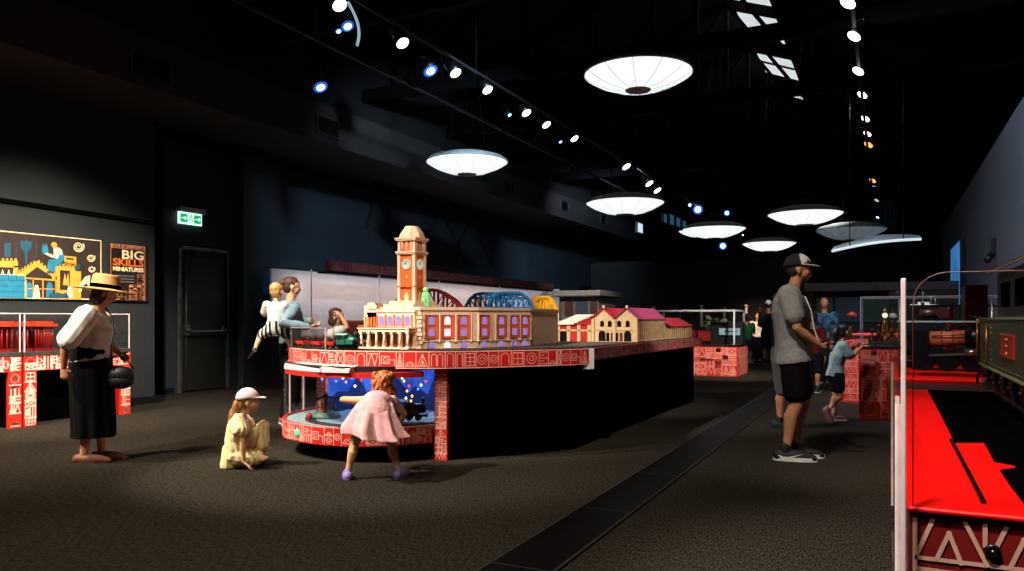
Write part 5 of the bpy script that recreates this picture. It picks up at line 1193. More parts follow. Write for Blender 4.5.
# ---- copper boiler engine in the second case
ce = thing('steam_locomotive', 'model steam engine with an orange copper boiler and black wheels', 'model locomotive', (.45, 6.6, ZC))
a_, b_ = at(931, 6.5, 339.5), at(966, 6.35, 338); ax = (b_ - a_).normalized()
m = MB(); m.cyl(a_, b_, .068, n=20); 
for f_ in (.0, .33, .66, 1.0): p = a_.lerp(b_, f_); m.cyl(p - ax * .006, p + ax * .006, .071, n=20, mi=1)
m.build('boiler', [pm('orange_copper', 'a8563a', '964a30', rough=.5, metal=.1, scale=8), pm('dark_copper_band', '7c3a22', '6a301c', rough=.4)], ce)
m = MB(); m.cyl(b_, b_ + ax * .13, .08, n=20); m.cyl(b_ + ax * .13, b_ + ax * .145, .06, n=20); m.lathe([(.03, .06), (.025, .14), (.04, .16), (.035, .18)], b_ + ax * .07, 12); m.build('smokebox', BLKMET, ce)
m = MB(); p = a_ - ax * .09; m.cbox((p.x, p.y, p.z - .02), (.16, .2, .2), 0, math.atan2(ax.y, ax.x), bev=.01); m.ball(a_.lerp(b_, .5) + Vector((0, 0, .07)), .03, 10); m.tube([a_ + Vector((0, -.08, .03)), b_ + Vector((0, -.09, .03))], .005, 6); m.build('firebox', BLKMET, ce)
m = MB(); zc = ZC + .1; p, q = a_ - ax * .2, b_ + ax * .2
m.bar((p.x, p.y, zc + .05), (q.x, q.y, zc + .05), .16, .05)
m.build('chassis', BLKMET, ce)
m = MB(); wheels(m, Vector((0, 0, ZC)) + Vector(((p.x + q.x) / 2, (p.y + q.y) / 2, 0)), math.atan2(ax.y, ax.x), (-.18, 0, .18), .085, .09); m.build('wheels', BLKMET, ce)
m = MB(); n_ = Vector((ax.y, -ax.x, 0)); m.bar(a_ + n_ * .12 + Vector((0, 0, -.13)), b_ + n_ * .12 + Vector((0, 0, -.13)), .008, .02); c0 = b_ + n_ * .12 + Vector((0, 0, -.12)); m.cyl(c0, c0 + ax * .1, .03, n=12); m.build('connecting_rod', GREYMET, ce)
# ---- things on and above the shelf, and by the right wall
p = at(925, 6.55, 320); r = thing('model_engine', 'dark red model engine on the glass shelf above the copper boiler', 'model engine', (.38, 6.6, 1.257))
r.location.z = 1.257
sx = p.x
m = MB(); zs = 1.262 - .005; m.box((sx - .1, 6.520, zs), (sx + .12, 6.680, zs + .02)); m.build('engine_base', BLKMET, r)
m = MB(); m.cyl((sx - .07, 6.600, zs + .055), (sx + .06, 6.600, zs + .055), .035, n=14); m.cyl((sx + .08, 6.560, zs + .06), (sx + .08, 6.575, zs + .06), .045, n=16); m.lathe([(.012, 0), (.012, .05), (.018, .055)], (sx - .05, 6.600, zs + .085), 10); m.build('engine_boiler', pm('deep_maroon_enamel', '3c100e', '2e0c0a', rough=.4), r)
r = thing('model_ship', 'small silver model steam yacht with lit masts on the upper shelf', 'model ship', (at(929, 9).x, 9.0, 1.4)); p = at(929, 9.2, 303); L_ = .36
sb = MB(); pts = [(p.x - L_ / 2, p.y - .01), (p.x - L_ / 3, p.y - .05), (p.x + L_ / 3, p.y - .05), (p.x + L_ / 2, p.y), (p.x + L_ / 3, p.y + .05), (p.x - L_ / 3, p.y + .05)]
sb.prism(pts, 1.415, 1.455); sb.box((p.x - .08, p.y - .03, 1.455), (p.x + .06, p.y + .03, 1.49)); sb.build('hull', WHITE, r)
sb = MB()
for dx, h_ in ((-.12, .1), (-.02, .17), (.08, .1), (.13, .07)): sb.cyl((p.x + dx, p.y, 1.455), (p.x + dx, p.y, 1.47 + h_), .006, n=6)
sb.bar((p.x - .17, p.y, 1.46), (p.x - .02, p.y, 1.63), .003); sb.bar((p.x + .17, p.y, 1.46), (p.x - .02, p.y, 1.63), .003); sb.build('mast', GREYMET, r)
r.location = (p.x, p.y, 1.415)
for o in kids(r): o.location = (0, 0, 0)
wsh = thing('wall_shelf', 'narrow dark shelf under the silver model yacht at the right wall', 'shelf', (.8, 9.2, 1.40))
m = MB(); m.box((p.x - .25, 9.0, 1.395), (1.5, 9.4, 1.415)); m.build('shelf_board', BLACKP, wsh); m = MB(); m.slab([(1.46, 9.2, 1.395), (1.2, 9.2, 1.395), (1.46, 9.2, 1.2)], (0, .02, 0)); m.build('bracket', BLACKP, wsh)
a_, b_ = on_y(965, 285, 8.2), on_y(988, 326, 8.2); m = MB(); m.box((a_.x, 8.2, b_.z), (min(b_.x, 1.48), 8.6, a_.z), bev=.01); m.box((a_.x + .03, 8.19, b_.z + .04), (min(b_.x, 1.48) - .03, 8.2, a_.z - .04)); 
r = thing('wall_cabinet', 'dark maroon cabinet against the right wall above the copper boiler', 'cabinet', ((a_.x + 1.48) / 2, 8.4, ZC)); m.build('cabinet_box', pm('maroon_cabinet', '4a1210', '3a0d0c', rough=.4), r)
m = MB(); m.box((a_.x + .06, 8.28, ZC), (1.42, 8.55, b_.z)); m.build('cabinet_stand', BLACKP, r)
for i, (px, py, d, h_, mt, tx_) in enumerate(((908, 345, 6.9, .3, BZ, 'bronze model engine at the left end of the second red case'), (950, 320, 7.4, .3, RED2, 'dark red model boiler standing behind the copper boiler'), (918, 350, 7.6, .26, pm('dark_bronze', '2e2018'), 'black model pump between the bronze engine and the copper boiler'))):
    q = at(px, d); q.x = max(q.x, .16); r = thing('model_engine', tx_, 'model engine', (q.x, q.y, ZC)); m = MB(); m.box((q.x - .07, q.y - .07, ZC), (q.x + .07, q.y + .07, ZC + .04), bev=.004); m.build('engine_base', BLKMET, r)
    hh = HC - (py - HY) * d / F - ZC + .12
    m = MB(); m.lathe([(.05, .04), (.055, .1), (.05, hh * .6), (.03, hh * .7), (.02, hh * .9), (.03, hh), (0, hh + .01)], (q.x, q.y, ZC), 14); m.tube([Vector((q.x + .06 * math.cos(a / 8 * PI), q.y - .07, ZC + .12 + .06 * math.sin(a / 8 * PI))) for a in range(16)], .007, 6, closed=True); m.build('engine_cylinder', mt, r)
# ================================================================== hanging lamps
SHADE = glow('lit_lamp_fabric', 'f4fbfa', 1.22, 'e8f4f4', 2); SHDIM = pm('unlit_lamp_added_glow', 'a8b8c0', '98a8b0', rough=.6, emit=.22)  # switched-off shade is given a faint glow to lighten it
RIBM = pm('lamp_rib', '8a9494', '7a8484'); CAPM = pm('lamp_cap_grey', 'a09894', '8c8480', rough=.5)
def pendant(label, px, py, w_, D, lit=True, tilt=0, rise=.0):
    d = D * F / w_; c = at(px, d, py); r = thing('pendant_lamp', label, 'pendant lamp', c, group='saucer pendant lamps')
    R = D / 2; M = Matrix.Rotation(tilt, 3, 'Y'); h_ = R * .30
    m = MB(); m.lathe([(R * .24, -h_), (R * .5, -h_ * .82), (R * .75, -h_ * .5), (R * .92, -h_ * .18), (R, 0), (R * .985, .015)], c, 40, 0, M)
    sh = m.build('lamp_shade', SHADE if lit else SHDIM, r)
    m = MB(); m.lathe([(0, -h_ - .012), (R * .22, -h_ - .012), (R * .25, -h_ + .005), (R * .24, -h_ + .01)], c, 28, 0, M); m.build('lamp_cap', CAPM, r)
    m = MB(); m.lathe([(R * 1.004, -.008), (R * 1.004, .02), (R * .9, h_ * .35), (R * .6, h_ * .62), (R * .2, h_ * .7), (0, h_ * .7)], c, 40, 0, M); m.build('lamp_top', pm('lamp_top_grey', '9aa4a4', '868f90', rough=.7), r)
    m = MB()
    for k in range(12):
        a = k * PI / 6 + .2; P = [(R * .25, -h_ - .001), (R * .5, -h_ * .82 - .004), (R * .75, -h_ * .5 - .005), (R * .92, -h_ * .18 - .004), (R * 1.002, 0)]
        m.tube([c + M @ Vector((q[0] * math.cos(a), q[0] * math.sin(a), q[1])) for q in P], R * .0045, 5)
    m.build('lamp_rib', RIBM, r)
    m = MB(); top = slope(c.x) - .05
    for k in range(3):
        a = k * 2.094; m.cyl(c + Vector((R * .5 * math.cos(a), R * .5 * math.sin(a), h_ * .6)), (c.x + R * .1 * math.cos(a), c.y + R * .1 * math.sin(a), top), .006, n=5)
    m.build('hanging_wire', BLKMET, r)
for a in (('largest and highest lit saucer lamp, nearest the camera', 638, 74, 108, 1.5), ('lit saucer lamp left of and lower than the largest one, above the clock tower side', 467, 162, 82, 1.5), ('lit saucer lamp at mid height above the gabled model roofs', 625, 203, 78, 1.5), ('lit saucer lamp half hidden behind a second rim, left of the low far one', 714, 229, 62, 1.5),
          ('lit saucer lamp above the head of the man in the cap', 805, 214, 72, 1.5), ('lowest lit saucer lamp, left of the man in the cap', 769, 243.5, 52, 1.5)): pendant(*a)
pendant('unlit grey saucer lamp with an added glow right of the man in the cap', 851, 230, 66, 1.5, lit=False)
pendant('lit saucer lamp overlapping another at its left, far down the hall', 700, 231, 42, 1.5)
# wing shaped canopy at the far right
a_, b_, c_ = at(832, 12, 251), at(921, 12, 239), at(876, 12, 243)
r = thing('hanging_canopy', 'long pale curved canopy hanging under the unlit grey saucer lamp', 'canopy', (a_ + b_) / 2)
m = MB(); n = 14; pts0, pts1 = [], []
for i in range(n + 1):
    t = i / n; p = a_.lerp(b_, t) + Vector((0, 0, .04 * math.sin(PI * t))); pts0.append(p); pts1.append(p + Vector((0, .5, .08 + .05 * math.sin(PI * t))))
for i in range(n): m._faces([pts0[i], pts0[i + 1], pts1[i + 1], pts1[i]], [(0, 1, 2, 3)], 0, True); m._faces([p + Vector((0, 0, .03)) for p in (pts0[i], pts0[i + 1], pts1[i + 1], pts1[i])], [(3, 2, 1, 0)], 0, True)
m.build('canopy_skin', pm('pale_canopy', 'b8ccd4', 'a0b4bc', rough=.4), r)
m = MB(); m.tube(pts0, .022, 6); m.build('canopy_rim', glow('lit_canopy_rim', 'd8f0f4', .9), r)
m = MB()
for t in (.2, .8): p = a_.lerp(b_, t); m.cyl(p, (p.x, p.y, slope(p.x)), .008, n=5)
m.build('hanging_wire', BLKMET, r)
# ================================================================== lighting tracks and spots
CAMP = Vector((0, 0, 1.27))
LENS = glow('warm_lens', 'fff4e0', 5); LENSB = glow('blue_white_lens', 'd4ecff', 5); RINGB = glow('blue_bloom_ring', '1e6cd8', 1.0); LENSO = glow('orange_lens', 'ff9a50', 2.2); LENSD = glow('dim_lens', '9cc8e8', 1.0)
def rail(name, label, x, z, y0, y1):
    r = thing('lighting_track', label, 'lighting track', (x, (y0 + y1) / 2, z)); m = MB(); m.box((x - .02, y0, z), (x + .02, y1, z + .035)); m.build('track_bar', BLACKP, r)
    m = MB(); y = y0 + .5
    while y < y1: m.cyl((x, y, z + .035), (x, y, slope(x)), .008, n=5); y += 3
    m.build('hanging_rod', BLKMET, r)
TX1, TX2, TZ = -5.22, -.335, 4.75
rail('t', 'left black lighting track carrying the bright spots', TX1, TZ, 3, 29); rail('t', 'right black lighting track carrying the bright spots', TX2, TZ, 5, 29); rail('t', 'black lighting track near the left bulkhead with blue spots', -6.4, TZ, 4, 29)
def spot_head(label, px, py, X, aim, lens, rad=.075, group='track spotlights'):
    u = (px - 512) / F; d = X / (u * ct - st); c = at(px, d, py); hang = TZ - .0 if c.z < TZ - .12 else c.z + .2
    r = thing('spotlight', label, 'spotlight', c, group=group); ax = ((CAMP - c + Vector((-3, 0, -2))) if aim == 'camera' else Vector(aim) - c if aim else Vector((.6, -.15, -.85)) if X < -2 else Vector((-.5, -.35, -.8))).normalized(); M = ax.to_track_quat('Z', 'Y').to_matrix()
    m = MB(); m.lathe([(rad * .5, -.22), (rad * .95, -.2), (rad, -.05), (rad, .02), (rad * .9, .02), (rad * .88, .0)], c, 16, 0, M); m.build('lamp_body', BLKMET, r)
    m = MB(); m.lathe([(rad * .92, .022), (rad * .55, .028)], c, 16, 0, M); m.lathe([(rad * .56, .028), (rad * .3, .032), (0, .034)], c, 16, 1, M); m.build('lens', [RINGB if lens is LENSB else lens, lens], r)  # outer ring on blue spots paints the bloom around the lens
    m = MB(); b = c - ax * .1; m.tube([b + M @ Vector((rad * 1.15, 0, 0)), b + M @ Vector((rad * 1.15, 0, .02)) + Vector((0, 0, .1)), Vector((c.x, c.y, c.z + .16)), b + M @ Vector((-rad * 1.15, 0, .02)) + Vector((0, 0, .1)), b + M @ Vector((-rad * 1.15, 0, 0))], .008, 5); m.cyl((c.x, c.y, c.z + .15), (c.x, c.y, max(hang, c.z + .2)), .01, n=6); m.build('yoke', BLKMET, r)
    return c
def toward(c, k): return None
left = [(339, 4, 'topmost warm'), (402, 42, 'second warm'), (455, 72, 'third warm'), (487, 89, 'fourth warm'), (526, 112, 'fifth warm'), (546, 124, 'sixth warm, small'), (574, 138, 'seventh warm'), (626, 166, 'eighth warm, by the mid hall'), (649, 183, 'ninth warm, tiny'), (657, 190, 'tenth warm, tiny')]
for px, py, tx in left: spot_head(tx + ' spotlight along the left lighting track', px, py, TX1, None, LENS, .085 if px < 600 else .11)
right = [(849, 1, 'topmost warm'), (855, 35, 'second warm'), (859, 70, 'third warm'), (863, 94, 'fourth warm'), (866, 118, 'fifth warm'), (868, 133, 'sixth warm')]
for px, py, tx in right: spot_head(tx + ' spotlight down the right lighting track', px, py, TX2, None, LENS, .09)
for px, py, tx, ln in ((869, 144, 'seventh, dim orange', LENSO), (873, 180, 'eighth, orange', LENSO), (875, 187, 'ninth, bluish', LENSD), (877, 200, 'tenth, blue', LENSD), (878, 217, 'lowest, bright blue', LENSB)): spot_head(tx + ' spotlight down the right lighting track', px, py, TX2, None, ln, .11)
for px, py, tx, rd in ((320, 86, 'bright blue spotlight above the left bulkhead', .10), (338, 30, 'small blue spotlight under the topmost warm spot', .05), (347, 25, 'blue white spotlight beside the bright rim near the top', .09), (430, 70, 'bright blue spotlight left of the third warm spot', .12), (509, 114, 'thin blue spotlight left of the fifth warm spot', .05), (560, 141, 'thin blue spotlight left of the seventh warm spot', .05)):
    spot_head(tx, px, py, -5.9 if px > 340 else -6.4, None, LENSB, rd, 'blue spotlights')
for px, py, tx, rd in ((698, 209.5, 'large blue white spotlight far down the hall, left of the arched window', .22), (690, 205, 'small blue spotlight left of the large far one', .09), (727, 213, 'blue white spotlight in front of the arched window', .16), (723, 246, 'blue white spotlight just below the overlapping saucer lamps', .2), (743, 235, 'tiny far spotlight between two saucer lamps', .06)):
    spot_head(tx, px, py, -5.2, 'camera', LENSB, rd * .75, 'far blue spotlights')
# curved bright reflector rim near the top left
c = at(338, 9.5, 22); r = thing('reflector_hoop', 'curved bright rim of a hanging light hoop near the top left', 'lamp', c)
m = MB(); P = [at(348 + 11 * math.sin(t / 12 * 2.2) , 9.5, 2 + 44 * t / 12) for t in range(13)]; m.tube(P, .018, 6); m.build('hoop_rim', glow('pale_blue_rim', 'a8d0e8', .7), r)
m = MB(); m.tube([P[0], at(331, 9.5, -4), at(326, 9.4, 20), at(335, 9.3, 42), P[-1]], .006, 5); m.tube([at(320, 9.4, 17), at(350, 9.5, 34)], .006, 5); m.cyl(P[0], (P[0].x, P[0].y, slope(P[0].x)), .008, n=5); m.build('hoop_frame', BLKMET, r)

# ================================================================== light
def spot(loc, tgt, en, ang, blend=.5, col=(1, .9, .75), size=.12):
    l = bpy.data.lights.new('spot_beam', 'SPOT'); l.energy = en; l.spot_size = math.radians(ang); l.spot_blend = blend; l.color = col; l.shadow_soft_size = size
    o = bpy.data.objects.new('spot_beam', l); COL.objects.link(o); o.location = loc; o.rotation_euler = (Vector(tgt) - Vector(loc)).to_track_quat('-Z', 'Y').to_euler(); return o
W = (1, .9, .77); N = (1, .95, .88); B_ = (.55, .75, 1)
spot((-5.9, 4.6, 4.6), (-9.5, 6.2, .9), 3000, 56, .8, W)             # left posters and cases
spot((-6.4, .8, 4.7), (-6.4, 4.5, 1.3), 1700, 26, .8, W)            # woman in the hat
spot((-7.0, 2.6, 4.6), (-4.3, 5.1, .4), 2400, 36, .6, W)              # girls at the window
spot((-5.22, 3.4, 4.6), (-4.2, 6.4, 1.2), 1300, 36, .7, W)            # station front
spot((-2.0, 3.2, 4.8), (-3.4, 7.2, 1.1), 1000, 34, .8, (1, .86, .74))   # station side
spot((-5.22, 3.2, 4.6), (-4.6, 5.6, .9), 900, 30, .8, W)
spot((-4.9, 6.0, 4.6), (-3.0, 9.4, 1.1), 1700, 42, .8, N)            # workshops
spot((-.335, 8.2, 4.7), (-2.8, 10.4, 1.1), 900, 34, .8, N)            # workshops, side
spot((-5.22, 4.6, 4.6), (-6.6, 7.0, 1.4), 1300, 30, .8, N)            # woman with the toddler
spot((-.335, 13, 4.7), (-3.4, 17.4, .5), 2600, 30, .8, N)
spot((-.45, .9, 4.7), (.35, 3.1, .8), 1700, 42, .6, (1, .92, .85))   # right foreground case
spot((-.335, 4.5, 4.7), (.6, 6.4, .9), 600, 40, .8, W)
spot((-.335, 8.5, 4.7), (.2, 11.2, .8), 400, 40, .8, W)
spot((-.335, 11, 4.7), (.2, 13.2, .9), 900, 40, .8, W)
spot((-1.4, 4.2, 4.7), (-.7, 7.2, .8), 620, 38, .9, N)               # man
spot((-.335, 13, 4.7), (-1.1, 16.6, 1), 500, 35, .9, N)
spot((-.335, 17, 4.7), (-3.0, 22.6, 1), 900, 30, .9, N)
spot((-5.0, 17, 5.0), (-10.85, 26, 2.7), 2600, 46, 1, B_); spot((-3.4, 8, 5.0), (-10.85, 15, 2.6), 2100, 52, 1, B_)             # blue wash on the far wall
spot((-2.4, 8, 5.0), (1.5, 12, 2.0), 1300, 80, 1, (.7, .8, 1))        # right wall wash
spot((-3.5, 20, 4.6), (-3.6, 25.2, .7), 1500, 24, 1, (1, .55, .4))     # back counter
spot((-5.2, 14.5, 4.6), (-7.4, 19.4, 1.6), 1500, 24, .8, N)                 # kiosk
spot((-2.6, 1.0, 4.9), (-2.4, 3.6, 0), 230, 80, 1, (1, .85, .66))     # carpet in front
spot((-2.2, .2, 4.8), (-.9, 3.9, 0), 520, 62, 1, (1, .85, .68))
spot((-7.9, 2.2, 4.9), (-8.3, 5.2, 0), 2600, 80, 1, (1, .85, .66))
# light strip of the lit showcase
spot((-4.6, 1.4, 4.8), (-3.4, 3.1, 0), 620, 74, 1, (1, .93, .66))     # carpet before the railway
def area(loc, sx, sy, rot, en, col):
    l = bpy.data.lights.new('strip', 'AREA'); l.shape = 'RECTANGLE'; l.size = sx; l.size_y = sy; l.energy = en; l.color = col
    o = bpy.data.objects.new('strip', l); COL.objects.link(o); o.location = loc; o.rotation_euler = rot; return o
area((-9.8, (Y0s + Y1s) / 2, 2.11), .3, Y1s - Y0s - .8, (0, math.radians(18), 0), 68, (1, .9, .87))
area((-4.5, 6.3, ZD0 - .03), 1.2, .5, (math.radians(-10), 0, 0), 5, (.6, .75, 1))
def point(loc, en, col, r=.03):
    l = bpy.data.lights.new('glow', 'POINT'); l.energy = en; l.color = col; l.shadow_soft_size = r; o = bpy.data.objects.new('glow', l); COL.objects.link(o); o.location = loc
point((-4.9, 6.45, .72), 4, (.25, .4, 1)); point((-4.2, 6.55, .72), 4, (.25, .4, 1)); point((-3.85, 6.3, .7), 1.6, (1, .6, .3))
# ================================================================== people
from mathutils import noise as mnoise
def finish(bm, name, mats, parent, vox, smooth=3, disp=None, post=None):
    """closed overlapping shapes -> one continuous skin"""
    bmesh.ops.recalc_face_normals(bm, faces=bm.faces[:])
    me = bpy.data.meshes.new(name); bm.to_mesh(me); bm.free()
    t = bpy.data.objects.new('t', me); COL.objects.link(t)
    md = t.modifiers.new('r', 'REMESH'); md.mode = 'VOXEL'; md.voxel_size = vox
    dg = bpy.context.evaluated_depsgraph_get(); out = bpy.data.meshes.new_from_object(t.evaluated_get(dg))
    bpy.data.objects.remove(t); bpy.data.meshes.remove(me)
    b = bmesh.new(); b.from_mesh(out)
    for _ in range(smooth): bmesh.ops.smooth_vert(b, verts=b.verts[:], factor=.5, use_axis_x=True, use_axis_y=True, use_axis_z=True)
    if disp:
        b.normal_update()
        for v in b.verts: v.co += v.normal * disp(v.co)
    if post:
        for f in b.faces: f.material_index = post(f.calc_center_median())
    for f in b.faces: f.smooth = True
    b.to_mesh(out); b.free(); out.name = name
    for m in (mats if isinstance(mats, (list, tuple)) else [mats]): out.materials.append(m)
    o = bpy.data.objects.new(name, out); COL.objects.link(o); o.parent = parent
    return o
def ell(bm, c, r, R=None, n=14):
    M = Matrix.Translation(c) @ (R.to_4x4() if R else Matrix.Identity(4)) @ Matrix.Diagonal((*r, 1))
    bmesh.ops.create_uvsphere(bm, u_segments=n, v_segments=n // 2 + 2, radius=1, matrix=M)
def loft(bm, rings):
    """rings: lists of points of equal count"""
    vs = [[bm.verts.new(p) for p in r] for r in rings]; n = len(vs[0])
    for a, b in zip(vs, vs[1:]):
        for k in range(n): bm.faces.new((a[k], a[(k + 1) % n], b[(k + 1) % n], b[k]))
    bm.faces.new(vs[0][::-1]); bm.faces.new(vs[-1])
def limb(bm, pts, rs, n=12, flat=None):
    """round-ended tapered tube; flat=(vector, factor) squashes it along a direction"""
    pts = [Vector(p) for p in pts]; P, R_ = [], []
    t0 = (pts[1] - pts[0]).normalized(); t1 = (pts[-1] - pts[-2]).normalized()
    for a in (80, 50, 22): P.append(pts[0] - t0 * rs[0] * math.sin(math.radians(a))); R_.append(rs[0] * math.cos(math.radians(a)))
    P += pts; R_ += list(rs)
    for a in (22, 50, 80): P.append(pts[-1] + t1 * rs[-1] * math.sin(math.radians(a))); R_.append(rs[-1] * math.cos(math.radians(a)))
    rings = []; px = None
    for i, p in enumerate(P):
        t = (P[min(i + 1, len(P) - 1)] - P[max(i - 1, 0)]).normalized()
        x = t.orthogonal().normalized() if px is None else (px - t * px.dot(t)).normalized()
        px = x; y = t.cross(x); rg = []
        for k in range(n):
            o = (x * math.cos(2 * PI * k / n) + y * math.sin(2 * PI * k / n)) * R_[i]
            if flat: fv = Vector(flat[0]).normalized(); o -= fv * o.dot(fv) * (1 - flat[1])
            rg.append(p + o)
        rings.append(rg)
    loft(bm, rings)
def bez(a, b, t): return a.lerp(b, t)
def hand(bm, w, d, nrm, s, side, curl=.5, spread=.1):
    """palm with five bent fingers; w wrist, d pointing direction, nrm the way the palm faces, side = +1 thumb along d x nrm"""
    d = Vector(d).normalized(); nrm = Vector(nrm); nrm = (nrm - d * nrm.dot(d)).normalized(); lat = d.cross(nrm) * side
    limb(bm, [w - d * .01 * s, w + d * .03 * s, w + d * .085 * s], [.022 * s, .034 * s, .037 * s], 12, (nrm, .42))
    for i, (o, L) in enumerate(((.029, .070), (.010, .080), (-.010, .075), (-.028, .058))):
        p = w + d * .088 * s + lat * o * s; dd = (d + lat * spread * (o / .03)).normalized(); pts = [p - dd * .02 * s, p]; a = curl * (1 + .12 * i)
        for k, f in enumerate((.45, .32, .23)):
            an = a * (k + .6); v = dd * math.cos(an) + nrm * math.sin(an); p = p + v * L * f * s; pts.append(p)
        limb(bm, pts, [.0095 * s, .0095 * s, .009 * s, .0082 * s, .0068 * s], 8)
    p = w + d * .03 * s + lat * .03 * s; v1 = (d * .6 + lat * .7 + nrm * .3).normalized(); v2 = (d * .9 + lat * .2 + nrm * .45).normalized()
    limb(bm, [p - lat * .012 * s, p + v1 * .03 * s, p + v1 * .03 * s + v2 * .028 * s, p + v1 * .03 * s + v2 * .052 * s], [.013 * s, .0115 * s, .0098 * s, .008 * s], 8)

SKIN = lambda n, a, b: pm('skin_' + n, a, b, rough=.5, scale=14, spec=.35)
SK1 = SKIN('fair', 'e3b08c', 'd69c76'); SK2 = SKIN('tan', 'b8805c', 'a8704e'); SK3 = SKIN('warm', 'cf966f', 'c0845e')
EYEM = pm('eye_white', 'e8e4e0', 'dcd6d0', rough=.2); IRIS = pm('dark_iris', '2a1c14', '1a110c', rough=.15); LIP = pm('lips', 'b0665c', 'a05850', rough=.4)
class Person:
    def __init__(s, label, loc, rz, H, J=None, hs=None, build=1.0, skin=None, vox=.006, group=None, kid=False):
        s.H = H; s.b = build; s.vox = vox; s.loc = loc; s.rz = rz; s.label = label; s.group = group; s.skin = skin or SK1
        s.hs = hs or H / (6.0 if kid else 7.4)
        k = {}
        V = Vector
        hip = .49 * H if not kid else .46 * H
        nk = H - s.hs - .045 * H
        sh = nk - .03 * H
        k['hipL'], k['hipR'] = V((0, .05 * H, hip)), V((0, -.05 * H, hip))
        k['waist'] = V((0, 0, hip + .11 * H)); k['chest'] = V((.005 * H, 0, sh - .09 * H)); k['neck'] = V((-.005 * H, 0, nk)); k['head'] = V((.012 * H, 0, H - s.hs / 2))
        k['shL'], k['shR'] = V((0, .105 * H, sh)), V((0, -.105 * H, sh))
        k['elL'], k['elR'] = V((-.015 * H, .135 * H, sh - .175 * H)), V((-.015 * H, -.135 * H, sh - .175 * H))
        k['wrL'], k['wrR'] = V((.03 * H, .135 * H, sh - .32 * H)), V((.03 * H, -.135 * H, sh - .32 * H))
        k['knL'], k['knR'] = V((.012 * H, .055 * H, hip * .55)), V((.012 * H, -.055 * H, hip * .55))
        k['anL'], k['anR'] = V((-.012 * H, .055 * H, .048 * H)), V((-.012 * H, -.055 * H, .048 * H))
        k['footL'] = k['footR'] = V((1, 0, 0)); k['handL'] = k['handR'] = None
        k['yaw'] = 0; k['pitch'] = 0; k['roll'] = 0; k['curl'] = .45; k['palmL'] = V((0, -1, 0)); k['palmR'] = V((0, 1, 0))
        for a, v in (J or {}).items(): k[a] = V(v) if isinstance(v, tuple) else v
        s.k = k
        s.R = Matrix.Rotation(k['yaw'], 3, 'Z') @ Matrix.Rotation(k['pitch'], 3, 'Y') @ Matrix.Rotation(k['roll'], 3, 'X')
        s.make_body()
    def rings(s, e=0, belly=0, top=8, bot=0, bust=0):
        k, H, b = s.k, s.H, s.b; hm = (k['hipL'] + k['hipR']) / 2; sm = (k['shL'] + k['shR']) / 2
        s0 = (k['hipL'] - k['hipR']).normalized(); s1 = (k['shL'] - k['shR']).normalized()
        up0 = (k['waist'] - hm).normalized(); W_ = k['waist']; C = k['chest']
        shw = (k['shL'] - k['shR']).length / 2 / H
        hw = max(.088, (k['hipL'] - k['hipR']).length / 2 / H + .04)
        spec = [(hm - up0 * .045 * H, hw * .75, .055, 0), (hm + up0 * .01 * H, hw, .066, .1), (hm.lerp(W_, .55), hw * .95, .064, .3), (W_, .076, .056, .45), (W_.lerp(C, .5), .083, .06, .6), (C, .095, .068, .8), (C.lerp(sm, .65), shw * .98, .062, .95), (sm + (k['neck'] - sm) * .35, shw * .72, .046, 1), (sm.lerp(k['neck'], .8), .042, .038, 1)]
        out = []; pts = [q[0] for q in spec]
        for i, (c, rx, ry, f) in enumerate(spec[bot:top + 1]):
            j = i + bot; t = (pts[min(j + 1, 8)] - pts[max(j - 1, 0)]).normalized(); sd = s0.lerp(s1, f).normalized(); sd = (sd - t * sd.dot(t)).normalized(); fw = sd.cross(t); bb = b if j < 6 else (1 + b) / 2
            be = belly * H if j in (2, 3, 4) else 0; bu = bust * H if j in (5,) else 0
            rg = []
            for q in range(20):
                a = 2 * PI * q / 20; x = math.cos(a) * (rx * H * bb + e); y = math.sin(a) * (ry * H * bb + e)
                if math.sin(a) > 0: y += (be + bu) * math.sin(a)
                rg.append(c + sd * x + fw * y)
            out.append(rg)
        return out
    def leg_pts(s, S): k = s.k; return k['hip' + S], k['kn' + S], k['an' + S]
    def make_body(s):
        k, H, b = s.k, s.H, s.b; bm = bmesh.new(); loft(bm, s.rings())
        limb(bm, [k['neck'] - (k['head'] - k['neck']) * .3, k['neck'].lerp(k['head'], .5)], [.032 * H * (1 + b) / 2, .029 * H])
        hs, R, c = s.hs, s.R, k['head']
        E = lambda p, r: ell(bm, c + R @ (Vector(p) * hs), Vector(r) * hs, R)
        E((-.05, 0, .14), (.43, .345, .36)); E((.07, 0, -.1), (.30, .27, .38)); E((.17, 0, -.37), (.15, .15, .12)); E((.05, 0, -.3), (.22, .2, .16))
        E((.37, 0, -.07), (.075, .05, .10)); E((.385, 0, -.12), (.07, .07, .045)); E((.31, 0, .07), (.07, .19, .05)); E((.345, 0, -.245), (.045, .09, .035)); E((.21, .14, -.14), (.13, .11, .12)); E((.21, -.14, -.14), (.13, .11, .12))
        for q in (1, -1): E((-.02, .335 * q, -.04), (.085, .045, .13))
        for S, q in (('L', 1), ('R', -1)):
            sh, el, wr = k['sh' + S], k['el' + S], k['wr' + S]
            limb(bm, [sh, sh.lerp(el, .4), el, el.lerp(wr, .3), wr], [.034 * H * b, .028 * H * b, .0215 * H * (1 + b) / 2, .0225 * H * (1 + b) / 2, .0145 * H])
            d = (wr - el).normalized() if k['hand' + S] is None else Vector(k['hand' + S]).normalized(); hsz = H / 1.75 * (1.0 if H > 1.3 else 1.08)
            hand(bm, wr, d, k['palm' + S], hsz, 1 if S == 'R' else -1, k['curl'])
            hp, kn, an = s.leg_pts(S)
            cv = an.lerp(kn, .72); bk = Vector(k['foot' + S]); bk = (bk - (kn - an).normalized() * bk.dot((kn - an).normalized())).normalized() if bk.length else bk
